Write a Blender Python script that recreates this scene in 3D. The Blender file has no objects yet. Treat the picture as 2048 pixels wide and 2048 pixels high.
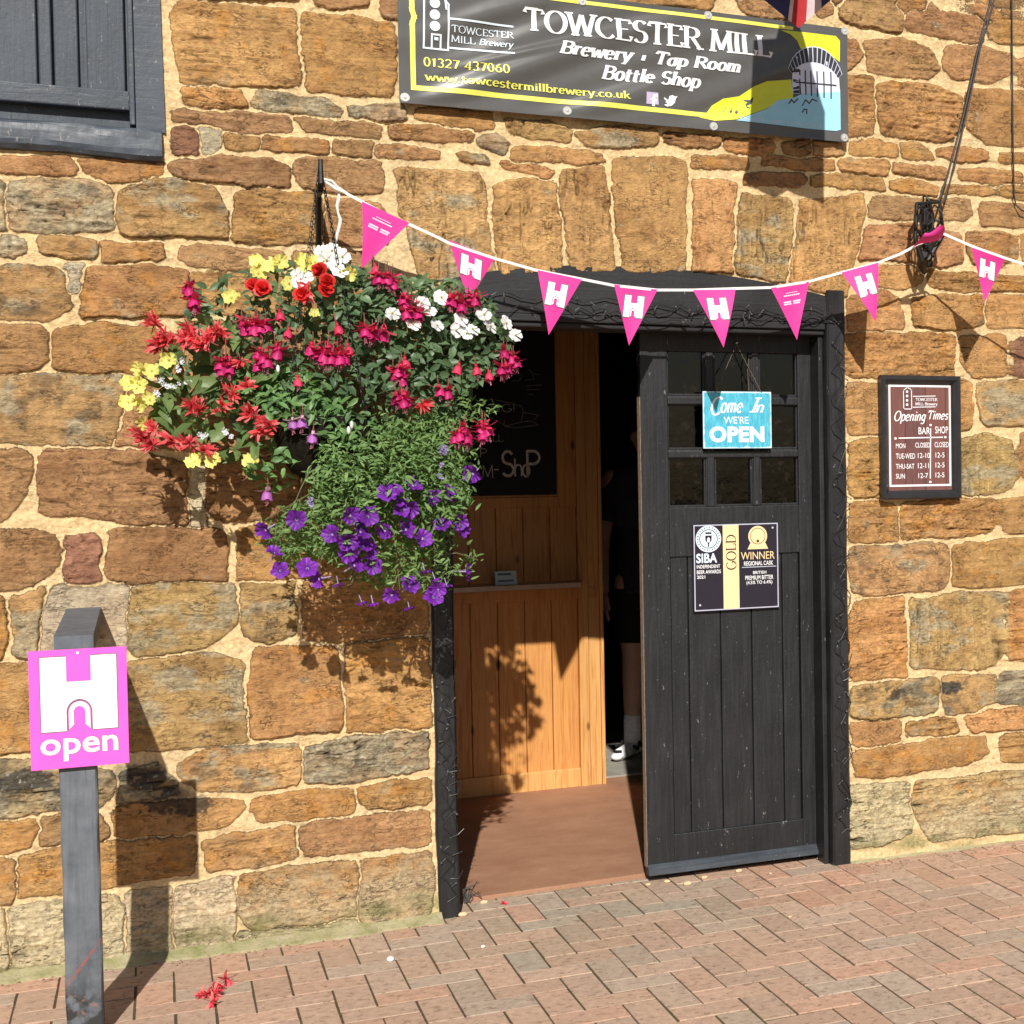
import bpy, bmesh, math, random
import numpy as np
from mathutils import Vector, Matrix, Euler

# ------------------------------------------------------------------ camera, world, sun, exposure
S = bpy.context.scene
COL = S.collection
CAM = Vector((0.0, -5.4392, 1.5434))
YAW, PITCH, ROLL = math.radians(26.101), math.radians(1.836), math.radians(0.620)
FL, PX, PY = 3093.2, 1820.1, 1024.0          # focal length and principal point measured on the 2048 px photograph
fwd = Vector((math.sin(YAW)*math.cos(PITCH), math.cos(YAW)*math.cos(PITCH), -math.sin(PITCH)))
r0 = Vector((math.cos(YAW), -math.sin(YAW), 0.0)); u0 = r0.cross(fwd)
rgt = math.cos(ROLL)*r0 - math.sin(ROLL)*u0
upv = math.sin(ROLL)*r0 + math.cos(ROLL)*u0
cd = bpy.data.cameras.new('camera'); cam = bpy.data.objects.new('camera', cd); COL.objects.link(cam)
M = Matrix.Identity(4)
for i in range(3):
    M[i][0] = rgt[i]; M[i][1] = upv[i]; M[i][2] = -fwd[i]; M[i][3] = CAM[i]
cam.matrix_world = M
cd.sensor_width = 36.0; cd.lens = 36.0*FL/2048.0
cd.shift_x = -(PX-1024.0)/2048.0; cd.shift_y = 0.0
cd.clip_start = 0.05; cd.clip_end = 500.0
S.camera = cam

SUN = Vector((0.244, 1.0, -0.706))
elev = math.atan2(0.706, math.hypot(0.244, 1.0))
W = bpy.data.worlds.new('World'); S.world = W; W.use_nodes = True
nt = W.node_tree; bg = nt.nodes['Background']
sky = nt.nodes.new('ShaderNodeTexSky'); sky.sky_type = 'NISHITA'; sky.sun_disc = False
sky.sun_elevation = elev; sky.sun_rotation = math.atan2(-0.244, -1.0)
sky.altitude = 100.0; sky.air_density = 1.0; sky.dust_density = 1.0; sky.ozone_density = 1.0
nt.links.new(sky.outputs[0], bg.inputs[0]); bg.inputs[1].default_value = 0.055
sd = bpy.data.lights.new('sun', 'SUN'); sd.energy = 4.9; sd.angle = math.radians(0.5); sd.color = (1.0, 0.955, 0.885)
so = bpy.data.objects.new('sun', sd); COL.objects.link(so)
so.rotation_euler = SUN.to_track_quat('-Z', 'Y').to_euler(); so.location = (-2, -8, 7)
S.view_settings.view_transform = 'Standard'; S.view_settings.look = 'None'
S.view_settings.exposure = 0.22; S.view_settings.gamma = 1.0
try: S.view_settings.use_curve_mapping = False
except Exception: pass

# ------------------------------------------------------------------ helpers
def P(u, v, Y=0.0):
    """where a measured image position (2048 px scale) lies on the vertical plane y = Y"""
    d = fwd + rgt*((u-PX)/FL) - upv*((v-PY)/FL)
    return CAM + d*((Y-CAM.y)/d.y)
def PG(u, v, Z=0.0):
    d = fwd + rgt*((u-PX)/FL) - upv*((v-PY)/FL)
    return CAM + d*((Z-CAM.z)/d.z)
TILE = {'A': (0, 0, 2.76), 'B': (700, 0, 2.76), 'C': (1348, 0, 2.76), 'D': (0, 700, 2.76), 'E': (700, 700, 2.76),
        'F': (1348, 700, 2.76), 'G': (0, 1348, 2.76), 'H': (700, 1348, 2.76), 'I': (1348, 1348, 2.76),
        'J': (230, 470, 4.1106), 'K': (600, 470, 4.1106), 'L': (480, 840, 3.864), 'M': (780, 0, 4.2), 'N': (1240, 0, 4.025),
        'O': (1240, 660, 4.6), 'Q': (1370, 1030, 9.2), 'R': (1740, 730, 6.9), 'T': (1740, 0, 2.76), 'U': (600, 300, 6.44),
        'V': (40, 1180, 5.083), 'W': (900, 660, 5.366), 'X': (1360, 660, 7.43), 'Y': (800, 500, 4.293), 'Z': (1250, 500, 4.11)}
def T(t, x, y):
    o = TILE[t]; return (o[0]+x/o[2], o[1]+y/o[2])
def PT(t, x, y, Y=0.0):
    return P(*T(t, x, y), Y)

def tag(o, label=None, cat=None, group=None, kind=None):
    if label: o['label'] = label
    if cat: o['category'] = cat
    if group: o['group'] = group
    if kind: o['kind'] = kind
    return o
def empty(name, loc=(0, 0, 0)):
    o = bpy.data.objects.new(name, None); COL.objects.link(o); o.location = loc; o.empty_display_size = 0.05
    return o
def link(name, me, mats, parent=None, loc=None):
    o = bpy.data.objects.new(name, me); COL.objects.link(o)
    if mats is not None:
        for m in (mats if isinstance(mats, (list, tuple)) else [mats]):
            me.materials.append(m)
    if parent is not None:
        o.parent = parent
        # geometry is written in world coordinates: undo the parent's place
        o.matrix_parent_inverse = Matrix.Translation(parent_origin(parent)).inverted()
    if loc is not None: o.location = loc
    return o
def parent_origin(p):
    v = Vector((0, 0, 0)); q = p
    while q is not None:
        v = v + Vector(q.location); 
        if q.parent is not None: v = v + q.matrix_parent_inverse.to_translation()
        q = q.parent
    return v
def mesh(name, verts, faces, mats=None, parent=None, smooth=False, mi=None):
    me = bpy.data.meshes.new(name); me.from_pydata([tuple(v) for v in verts], [], faces); me.update()
    if smooth: me.polygons.foreach_set('use_smooth', [True]*len(me.polygons))
    o = link(name, me, mats, parent)
    if mi is not None: me.polygons.foreach_set('material_index', mi)
    return o
class MB:
    """collects simple solids into one mesh"""
    def __init__(s): s.v = []; s.f = []; s.m = []
    def add(s, v, f, m=0):
        b = len(s.v); s.v += [tuple(x) for x in v]; s.f += [tuple(i+b for i in q) for q in f]; s.m += [m]*len(f); return s
    def box(s, x0, x1, y0, y1, z0, z1, bev=0.0, m=0):
        if bev <= 0:
            v = [(x, y, z) for z in (z0, z1) for y in (y0, y1) for x in (x0, x1)]
            f = [(0, 2, 3, 1), (4, 5, 7, 6), (0, 1, 5, 4), (2, 6, 7, 3), (0, 4, 6, 2), (1, 3, 7, 5)]
            return s.add(v, f, m)
        bm = bmesh.new(); bmesh.ops.create_cube(bm, size=1.0)
        for q in bm.verts: q.co = Vector(((x0+x1)/2+q.co.x*(x1-x0), (y0+y1)/2+q.co.y*(y1-y0), (z0+z1)/2+q.co.z*(z1-z0)))
        bmesh.ops.bevel(bm, geom=list(bm.edges), offset=bev, segments=2, affect='EDGES', profile=0.5)
        bm.verts.index_update()
        s.add([q.co for q in bm.verts], [[q.index for q in f.verts] for f in bm.faces], m); bm.free(); return s
    def tube(s, pts, r, n=6, m=0, cap=True):
        pts = [Vector(p) for p in pts]; rr = r if isinstance(r, (list, tuple)) else [r]*len(pts)
        ring = []; ref = None
        for i, p in enumerate(pts):
            t = (pts[min(i+1, len(pts)-1)]-pts[max(i-1, 0)])
            if t.length < 1e-9: t = Vector((0, 0, 1))
            t.normalize()
            if ref is None: ref = t.orthogonal().normalized()
            ref = (ref - t*ref.dot(t)); ref = ref.normalized() if ref.length > 1e-6 else t.orthogonal().normalized()
            b = t.cross(ref)
            ring.append([p+(ref*math.cos(a)+b*math.sin(a))*rr[i] for a in [2*math.pi*k/n for k in range(n)]])
        v = [q for g in ring for q in g]; f = []
        for i in range(len(pts)-1):
            for k in range(n): f.append((i*n+k, i*n+(k+1) % n, (i+1)*n+(k+1) % n, (i+1)*n+k))
        if cap: f.append(tuple(range(n))[::-1]); f.append(tuple((len(pts)-1)*n+k for k in range(n)))
        return s.add(v, f, m)
    def prism(s, poly, y0, y1, m=0):
        """poly: (x, z) outline, extruded between y0 (front) and y1"""
        n = len(poly); v = [(x, y0, z) for x, z in poly]+[(x, y1, z) for x, z in poly]
        f = [tuple(range(n)), tuple(range(2*n-1, n-1, -1))]+[(i, i+n, (i+1) % n+n, (i+1) % n) for i in range(n)]
        return s.add(v, f, m)
    def flat(s, poly, y, m=0):
        return s.add([(x, y, z) for x, z in poly], [tuple(range(len(poly)))], m)
    def sphere(s, c, r, n=8, k=6, m=0, sc=(1, 1, 1)):
        v = []; f = []
        for i in range(k+1):
            ph = math.pi*i/k
            for j in range(n):
                th = 2*math.pi*j/n
                v.append((c[0]+r*sc[0]*math.sin(ph)*math.cos(th), c[1]+r*sc[1]*math.sin(ph)*math.sin(th), c[2]+r*sc[2]*math.cos(ph)))
        for i in range(k):
            for j in range(n): f.append((i*n+j, (i+1)*n+j, (i+1)*n+(j+1) % n, i*n+(j+1) % n))
        return s.add(v, f, m)
    def build(s, name, mats, parent=None, smooth=False):
        o = mesh(name, s.v, s.f, mats, parent, smooth, s.m)
        bm = bmesh.new(); bm.from_mesh(o.data); bmesh.ops.recalc_face_normals(bm, faces=bm.faces); bm.to_mesh(o.data); bm.free()
        return o
    def raw(s, name, mats, parent=None, smooth=False):
        return mesh(name, s.v, s.f, mats, parent, smooth, s.m)

# numpy noise
def _h(ix, iy, seed):
    n = (ix.astype(np.int64)*374761393 + iy.astype(np.int64)*668265263 + seed*974634777) & 0xffffffff
    n = ((n ^ (n >> 13))*1274126177) & 0xffffffff
    n = n ^ (n >> 16)
    return (n & 0xffff)/65535.0
def vn(x, y, seed=0):
    xi = np.floor(x); yi = np.floor(y); fx = x-xi; fy = y-yi
    fx = fx*fx*(3-2*fx); fy = fy*fy*(3-2*fy)
    a = _h(xi, yi, seed); b = _h(xi+1, yi, seed); c = _h(xi, yi+1, seed); d = _h(xi+1, yi+1, seed)
    return (a*(1-fx)+b*fx)*(1-fy)+(c*(1-fx)+d*fx)*fy*1.0 - 0.5
def fbm(x, y, seed=0, o=3):
    s = 0; a = 1.0
    for i in range(o):
        s = s+a*vn(x*2**i, y*2**i, seed+i*17); a *= 0.5
    return s
def sstep(a, b, x):
    t = np.clip((x-a)/(b-a), 0, 1); return t*t*(3-2*t)

# ------------------------------------------------------------------ materials
class NT:
    def __init__(s, name):
        s.mat = bpy.data.materials.new(name); s.mat.use_nodes = True; s.t = s.mat.node_tree
        s.b = s.t.nodes['Principled BSDF']; s.out = s.t.nodes['Material Output']
    def n(s, typ, **kw):
        q = s.t.nodes.new('ShaderNode'+typ)
        for k, v in kw.items(): setattr(q, k, v)
        return q
    def l(s, a, b): s.t.links.new(a, b)
    def coord(s, kind='Object', scale=(1, 1, 1)):
        c = s.n('TexCoord'); m = s.n('Mapping'); m.inputs['Scale'].default_value = scale
        s.l(c.outputs[kind], m.inputs['Vector']); return m.outputs[0]
    def noise(s, vec, scale, detail=3, rough=0.55, dist=0.0):
        q = s.n('TexNoise'); q.inputs['Scale'].default_value = scale; q.inputs['Detail'].default_value = detail
        q.inputs['Roughness'].default_value = rough; q.inputs['Distortion'].default_value = dist
        if vec is not None: s.l(vec, q.inputs['Vector'])
        return q.outputs['Fac']
    def ramp(s, fac, stops):
        q = s.n('ValToRGB'); e = q.color_ramp.elements
        while len(e) < len(stops): e.new(0.5)
        for i, (p, c) in enumerate(stops):
            e[i].position = p; e[i].color = (c[0], c[1], c[2], 1) if not isinstance(c, (int, float)) else (c, c, c, 1)
        s.l(fac, q.inputs[0]); return q.outputs[0]
    def mix(s, fac, a, b, mode='MIX'):
        q = s.n('MixRGB', blend_type=mode)
        for i, x in ((0, fac), (1, a), (2, b)):
            if hasattr(x, 'links') or hasattr(x, 'is_linked'): s.l(x, q.inputs[i])
            elif i == 0: q.inputs[0].default_value = x
            else: q.inputs[i].default_value = (x[0], x[1], x[2], 1) if not isinstance(x, (int, float)) else (x, x, x, 1)
        return q.outputs[0]
    def math(s, op, a, b=0.0, clamp=False):
        q = s.n('Math', operation=op); q.use_clamp = clamp
        for i, x in ((0, a), (1, b)):
            if hasattr(x, 'is_linked'): s.l(x, q.inputs[i])
            else: q.inputs[i].default_value = x
        return q.outputs[0]
    def attr(s, name):
        q = s.n('Attribute'); q.attribute_name = name; return q
    def bump(s, h, strength=0.5, dist=0.01, normal=None):
        q = s.n('Bump'); q.inputs['Strength'].default_value = strength; q.inputs['Distance'].default_value = dist
        s.l(h, q.inputs['Height'])
        if normal is not None: s.l(normal, q.inputs['Normal'])
        s.l(q.outputs[0], s.b.inputs['Normal']); return q.outputs[0]
    def set(s, col=None, rough=None, metal=None, spec=None):
        if col is not None:
            if hasattr(col, 'is_linked'): s.l(col, s.b.inputs['Base Color'])
            else: s.b.inputs['Base Color'].default_value = (col[0], col[1], col[2], 1)
        if rough is not None:
            if hasattr(rough, 'is_linked'): s.l(rough, s.b.inputs['Roughness'])
            else: s.b.inputs['Roughness'].default_value = rough
        if metal is not None: s.b.inputs['Metallic'].default_value = metal
        if spec is not None: s.b.inputs['Specular IOR Level'].default_value = spec
        return s

def cloth(name, col, trans=0.35, rough=0.55):
    m = NT(name); c = m.coord(); m.set(m.ramp(m.noise(c, 30, 3), [(0.3, [x*0.95 for x in col]), (0.7, [min(1, x*1.04) for x in col])]), rough, 0.0, 0.35)
    tr = m.n('BsdfTranslucent'); tr.inputs['Color'].default_value = (col[0], col[1], col[2], 1); mx = m.n('MixShader'); mx.inputs[0].default_value = trans
    m.l(m.b.outputs[0], mx.inputs[1]); m.l(tr.outputs[0], mx.inputs[2]); m.l(mx.outputs[0], m.out.inputs['Surface']); return m.mat
def plain(name, col, rough=0.6, var=0.12, scale=40.0, metal=0.0, spec=0.4, bump=0.0):
    m = NT(name); c = m.coord()
    f = m.noise(c, scale, 4)
    a = [max(0, x*(1-var)) for x in col]; b = [min(1, x*(1+var)) for x in col]
    m.set(m.ramp(f, [(0.3, a), (0.7, b)]), rough, metal, spec)
    if bump: m.bump(m.noise(c, scale*2, 3), bump, 0.002)
    return m.mat
def print_mat(name, col, rough=0.5, var=0.05):
    return plain(name, col, rough, var, 25.0, 0.0, 0.35)

def black_wood(name, base, hi, grain=(22, 22, 1.6), chips=0.0, rough=0.52):
    m = NT(name); c = m.coord('Object', grain); c1 = m.coord('Object', (1, 1, 1))
    g = m.noise(c, 3.0, 6, 0.65, 0.6); f = m.noise(c1, 7.0, 4)
    col = m.mix(m.ramp(f, [(0.35, 0.0), (0.75, 1.0)]), base, hi)
    col = m.mix(m.ramp(g, [(0.50, 0.0), (0.74, 0.40)]), col, [x*1.7 for x in hi])
    if chips:
        s = m.noise(m.coord('Object', (9, 9, 3.0)), 9.0, 5, 0.7)
        col = m.mix(m.ramp(s, [(0.70-chips, 0.0), (0.73-chips, 0.8)]), col, (0.22, 0.21, 0.2))
    m.set(col, m.ramp(g, [(0.3, rough-0.1), (0.7, rough+0.15)]), 0.0, 0.4)
    m.bump(m.math('ADD', g, m.math('MULTIPLY', m.noise(c1, 60, 4), 0.5)), 0.42, 0.004)
    return m.mat

M_DOOR = black_wood('black_door_paint', (0.0105, 0.0110, 0.0125), (0.0165, 0.0168, 0.0185), chips=0.045, rough=0.48)
M_FRAME = black_wood('black_frame_paint', (0.011, 0.011, 0.012), (0.020, 0.020, 0.022), (9, 9, 1.0), 0.03, 0.42)
M_LINTEL = black_wood('black_lintel_paint', (0.011, 0.011, 0.012), (0.017, 0.017, 0.019), (1.2, 12, 14), 0.02, 0.58)
M_SHUT = black_wood('slate_grey_shutter_paint', (0.034, 0.043, 0.056), (0.060, 0.072, 0.090), (20, 20, 1.5), 0.05, 0.5)
M_SHUTF = black_wood('slate_grey_beam_paint', (0.034, 0.043, 0.056), (0.066, 0.079, 0.098), (1.5, 9, 11), 0.07, 0.5)
M_KICK = black_wood('worn_grey_kickboard_paint', (0.030, 0.036, 0.043), (0.052, 0.060, 0.070), (1.4, 12, 12), 0.04, 0.45)
def postmat():
    m = NT('weathered_slate_blue_post'); c = m.coord(); g = m.noise(m.coord('Object', (26, 26, 1.6)), 2.4, 6, 0.65); f = m.noise(c, 16, 5, 0.6)
    col = m.ramp(f, [(0.3, (0.085, 0.098, 0.115)), (0.7, (0.150, 0.162, 0.180))])
    col = m.mix(m.ramp(g, [(0.48, 0.0), (0.70, 0.6)]), col, (0.060, 0.066, 0.076))
    sep = m.n('SeparateXYZ'); m.l(c, sep.inputs[0])
    low = m.ramp(m.math('ADD', sep.outputs[2], m.math('MULTIPLY', m.noise(c, 11, 5, 0.65), 0.5)), [(0.34, 1.0), (0.46, 0.0)])
    col = m.mix(m.math('MULTIPLY', low, m.ramp(m.noise(c, 22, 5), [(0.40, 0.0), (0.52, 1.0)])), col, (0.030, 0.030, 0.031))
    col = m.mix(m.math('MULTIPLY', low, m.ramp(m.noise(c, 30, 4), [(0.60, 0.0), (0.68, 0.8)])), col, (0.22, 0.13, 0.10))
    sc = m.math('ABSOLUTE', m.math('SUBTRACT', m.math('SUBTRACT', sep.outputs[2], m.math('MULTIPLY', m.math('SUBTRACT', sep.outputs[0], -0.2), 1.35)), 0.205))
    inz = m.math('MULTIPLY', m.math('LESS_THAN', sc, 0.006), m.math('LESS_THAN', m.math('ABSOLUTE', m.math('SUBTRACT', sep.outputs[2], 0.22)), 0.075))
    col = m.mix(m.math('MULTIPLY', inz, m.ramp(m.noise(c, 120, 3), [(0.4, 0.1), (0.6, 0.85)])), col, (0.30, 0.07, 0.05))
    m.set(col, 0.7, 0.0, 0.35); m.bump(m.math('ADD', g, f), 0.35, 0.003); return m.mat
M_POST = postmat()
M_IRON = plain('black_iron', (0.014, 0.013, 0.013), 0.5, 0.4, 60, 0.3, 0.4, 0.3)
M_CABLE = plain('black_cable', (0.012, 0.011, 0.011), 0.55, 0.2)
M_WIRE = plain('dark_fairy_light_wire', (0.016, 0.016, 0.016), 0.4, 0.3)
M_BULB = plain('clear_fairy_bulb', (0.10, 0.10, 0.10), 0.12, 0.2)

def wood(name, a, b, knots=True, rough=0.45):
    m = NT(name); c0 = m.coord('Object', (1, 1, 1)); sep = m.n('SeparateXYZ'); m.l(c0, sep.inputs[0])
    idx = m.math('FLOOR', m.math('DIVIDE', sep.outputs[0], 0.1185)); wn = m.n('TexWhiteNoise', noise_dimensions='1D'); m.l(idx, wn.inputs['W'])
    comb = m.n('CombineXYZ'); m.l(m.math('MULTIPLY', sep.outputs[0], 30.0), comb.inputs[0]); m.l(m.math('MULTIPLY', wn.outputs[0], 40.0), comb.inputs[1])
    m.l(m.math('ADD', m.math('MULTIPLY', sep.outputs[2], 1.6), m.math('MULTIPLY', wn.outputs[0], 9.0)), comb.inputs[2])
    g = m.noise(comb.outputs[0], 1.6, 5, 0.6, 0.8)
    g2 = m.noise(m.coord('Object', (160, 160, 3)), 1.0, 3)
    col = m.ramp(g, [(0.30, a), (0.52, b), (0.62, a), (0.78, [x*0.72 for x in a])])
    col = m.mix(m.ramp(g2, [(0.45, 0.0), (0.8, 0.30)]), col, [x*0.6 for x in a])
    col = m.mix(m.math('MULTIPLY', wn.outputs[0], 0.28), col, [x*0.66 for x in a])
    if knots:
        v = m.n('TexVoronoi'); v.inputs['Scale'].default_value = 1.0; m.l(m.coord('Object', (8.4, 1.0, 3.1)), v.inputs['Vector'])
        k = m.ramp(v.outputs['Distance'], [(0.05, 1.0), (0.11, 0.0)])
        col = m.mix(k, col, (0.06, 0.022, 0.006))
    m.set(col, rough, 0.0, 0.4); m.bump(g2, 0.2, 0.002); return m.mat
M_PINE = wood('varnished_pine', (0.52, 0.205, 0.052), (0.69, 0.335, 0.105))
M_PINE2 = wood('pale_pine', (0.58, 0.265, 0.078), (0.74, 0.41, 0.145), True)

def wallmat():
    m = NT('ironstone_and_lime_mortar'); c = m.coord('Object')
    sdv = m.attr('sd'); col = m.attr('stonecol'); mor = m.attr('mortarcol')
    n1 = m.noise(c, 130, 4, 0.7)
    d = m.math('ADD', sdv.outputs['Fac'], m.math('MULTIPLY', m.math('SUBTRACT', n1, 0.5), 0.014))
    mr = m.n('MapRange'); m.l(d, mr.inputs[0]); mr.inputs[1].default_value = -0.0012; mr.inputs[2].default_value = 0.0012; mr.inputs[3].default_value = 0; mr.inputs[4].default_value = 1
    mask = mr.outputs[0]
    f1 = m.noise(c, 55, 6, 0.68, 0.6); f2 = m.noise(m.coord('Object', (55, 55, 190)), 1.0, 6, 0.68, 0.5); f3 = m.noise(c, 420, 2)
    st = m.mix(1.0, col.outputs['Color'], m.ramp(f1, [(0.28, (0.66, 0.62, 0.60)), (0.45, (0.97, 0.96, 0.95)), (0.72, (1.30, 1.32, 1.32))]), 'MULTIPLY')
    rf = m.attr('ruf').outputs['Fac']; st = m.mix(rf, st, m.mix(1.0, st, m.ramp(f2, [(0.30, 0.62), (0.46, 0.99), (0.72, 1.26)]), 'MULTIPLY'))
    rid = m.math('ABSOLUTE', m.math('SUBTRACT', m.noise(m.coord('Object', (20, 20, 48)), 1.0, 5, 0.6, 1.2), 0.5))
    rm = m.math('MULTIPLY', m.ramp(rid, [(0.005, 0.6), (0.016, 0.0)]), m.ramp(m.noise(c, 13, 3), [(0.47, 0.0), (0.60, 1.0)])); st = m.mix(rm, st, (0.085, 0.045, 0.02))
    st = m.mix(m.ramp(f3, [(0.64, 0.0), (0.72, 0.5)]), st, (0.10, 0.055, 0.025))
    mo = m.mix(1.0, mor.outputs['Color'], m.ramp(m.noise(c, 90, 5, 0.65), [(0.3, (0.68, 0.64, 0.60)), (0.7, (1.14, 1.14, 1.12))]), 'MULTIPLY')
    mo = m.mix(m.ramp(m.noise(c, 150, 3), [(0.66, 0.0), (0.72, 0.6)]), mo, (0.20, 0.13, 0.07))
    edge = m.n('MapRange'); m.l(m.math('ABSOLUTE', d), edge.inputs[0]); edge.inputs[1].default_value = 0.0; edge.inputs[2].default_value = 0.0028; edge.inputs[3].default_value = 1; edge.inputs[4].default_value = 0
    gap = m.math('MULTIPLY', edge.outputs[0], m.ramp(m.noise(c, 9, 3), [(0.48, 0.0), (0.60, 0.75)]))
    allc = m.mix(gap, m.mix(mask, mo, st), (0.10, 0.06, 0.03))
    m.set(allc, 0.92, 0.0, 0.2)
    h = m.math('ADD', m.math('MULTIPLY', f1, 0.8), m.math('MULTIPLY', f2, 0.55)); h = m.math('ADD', h, m.math('MULTIPLY', f3, 0.22)); h = m.math('ADD', h, m.math('MULTIPLY', rm, -0.5))
    h = m.math('MULTIPLY', h, m.math('ADD', m.math('MULTIPLY', mask, 0.75), 0.25))
    m.bump(h, 1.0, 0.011)
    return m.mat
M_WALL = wallmat()

def pavermat():
    m = NT('red_brown_clay_pavers'); c = m.coord('Object'); a = m.attr('tint')
    f = m.noise(c, 35, 5, 0.6); f2 = m.noise(c, 300, 3)
    col = m.mix(1.0, a.outputs['Color'], m.ramp(f, [(0.3, 0.80), (0.7, 1.16)]), 'MULTIPLY')
    col = m.mix(m.ramp(m.noise(c, 2.2, 4), [(0.40, 0.0), (0.75, 0.45)]), col, (0.44, 0.32, 0.225))
    st = m.noise(m.coord('Object', (13, 22, 1)), 2.6, 6, 0.68, 0.5)
    col = m.mix(m.ramp(st, [(0.555, 0.0), (0.62, 0.62)]), col, (0.19, 0.105, 0.065))
    col = m.mix(m.ramp(f2, [(0.62, 0.0), (0.75, 0.4)]), col, (0.12, 0.075, 0.05))
    m.set(col, 0.85, 0.0, 0.25); m.bump(m.math('ADD', f2, m.math('MULTIPLY', f, 0.8)), 0.4, 0.003); return m.mat
M_PAVER = pavermat()
def bedmat():
    m = NT('paver_joint_sand'); c = m.coord('Object'); f = m.noise(c, 60, 4); g = m.noise(c, 5, 4)
    col = m.mix(m.ramp(g, [(0.45, 0.0), (0.65, 0.7)]), m.ramp(f, [(0.3, (0.070, 0.048, 0.030)), (0.7, (0.15, 0.105, 0.065))]), (0.075, 0.080, 0.030))
    m.set(col, 0.95, 0.0, 0.1); m.bump(f, 0.6, 0.004); return m.mat
M_BED = bedmat()
def filletmat():
    m = NT('mossy_cement'); c = m.coord('Object'); f = m.noise(c, 14, 5, 0.6); g = m.noise(c, 90, 4)
    col = m.ramp(f, [(0.30, (0.42, 0.36, 0.23)), (0.52, (0.34, 0.31, 0.17)), (0.70, (0.22, 0.22, 0.09))])
    col = m.mix(m.ramp(g, [(0.5, 0.0), (0.75, 0.5)]), col, (0.17, 0.14, 0.08))
    m.set(col, 0.95, 0.0, 0.1); m.bump(m.math('ADD', f, g), 0.6, 0.006); return m.mat
M_FILLET = filletmat()
def floormat():
    m = NT('red_brown_screed_floor'); c = m.coord('Object'); f = m.noise(m.coord('Object', (1, 1.3, 1)), 4.5, 7, 0.68); g = m.noise(c, 160, 3)
    col = m.ramp(f, [(0.3, (0.32, 0.16, 0.095)), (0.7, (0.43, 0.235, 0.145))]); col = m.mix(m.ramp(g, [(0.5, 0.0), (0.8, 0.35)]), col, (0.20, 0.10, 0.06))
    col = m.mix(m.ramp(m.noise(c, 28, 5, 0.7), [(0.60, 0.0), (0.70, 0.45)]), col, (0.20, 0.115, 0.075)); col = m.mix(m.ramp(m.noise(c, 11, 5, 0.7), [(0.60, 0.0), (0.74, 0.35)]), col, (0.50, 0.33, 0.22))
    m.set(col, 0.65, 0.0, 0.3); m.bump(g, 0.25, 0.003); return m.mat
M_FLOOR = floormat()
M_SLAB = plain('grey_concrete_slab', (0.32, 0.30, 0.25), 0.85, 0.2, 15, 0, 0.2, 0.2)
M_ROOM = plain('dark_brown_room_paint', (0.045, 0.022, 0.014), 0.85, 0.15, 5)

def glassmat():
    m = NT('dusty_window_glass'); t = m.t; tr = m.n('BsdfTransparent'); tr.inputs['Color'].default_value = (0.30, 0.28, 0.27, 1); gl = m.n('BsdfGlossy'); gl.inputs['Roughness'].default_value = 0.05; gl.inputs['Color'].default_value = (0.95, 0.95, 0.95, 1)
    bp_ = m.n('Bump'); bp_.inputs['Strength'].default_value = 0.25; bp_.inputs['Distance'].default_value = 0.004; m.l(m.noise(m.coord(), 14, 3), bp_.inputs['Height']); m.l(bp_.outputs[0], gl.inputs['Normal'])
    df = m.n('BsdfDiffuse'); df.inputs['Color'].default_value = (0.16, 0.12, 0.09, 1)
    lw = m.n('Fresnel'); lw.inputs['IOR'].default_value = 1.45
    s1 = m.n('MixShader'); m.l(lw.outputs[0], s1.inputs[0]); m.l(tr.outputs[0], s1.inputs[1]); m.l(gl.outputs[0], s1.inputs[2])
    s2 = m.n('MixShader'); m.l(m.ramp(m.noise(m.coord('Object'), 26, 5, 0.7), [(0.56, 0.0), (0.72, 0.09)]), s2.inputs[0])
    m.l(s1.outputs[0], s2.inputs[1]); m.l(df.outputs[0], s2.inputs[2]); m.l(s2.outputs[0], m.out.inputs['Surface']); return m.mat
M_GLASS = glassmat()
M_WHITE = print_mat('white_print', (0.80, 0.80, 0.80), 0.45)
M_YELLOW = print_mat('yellow_print', (0.80, 0.76, 0.10), 0.45)
M_GREYLINE = print_mat('dark_grey_outline', (0.18, 0.12, 0.17), 0.5)
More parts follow.
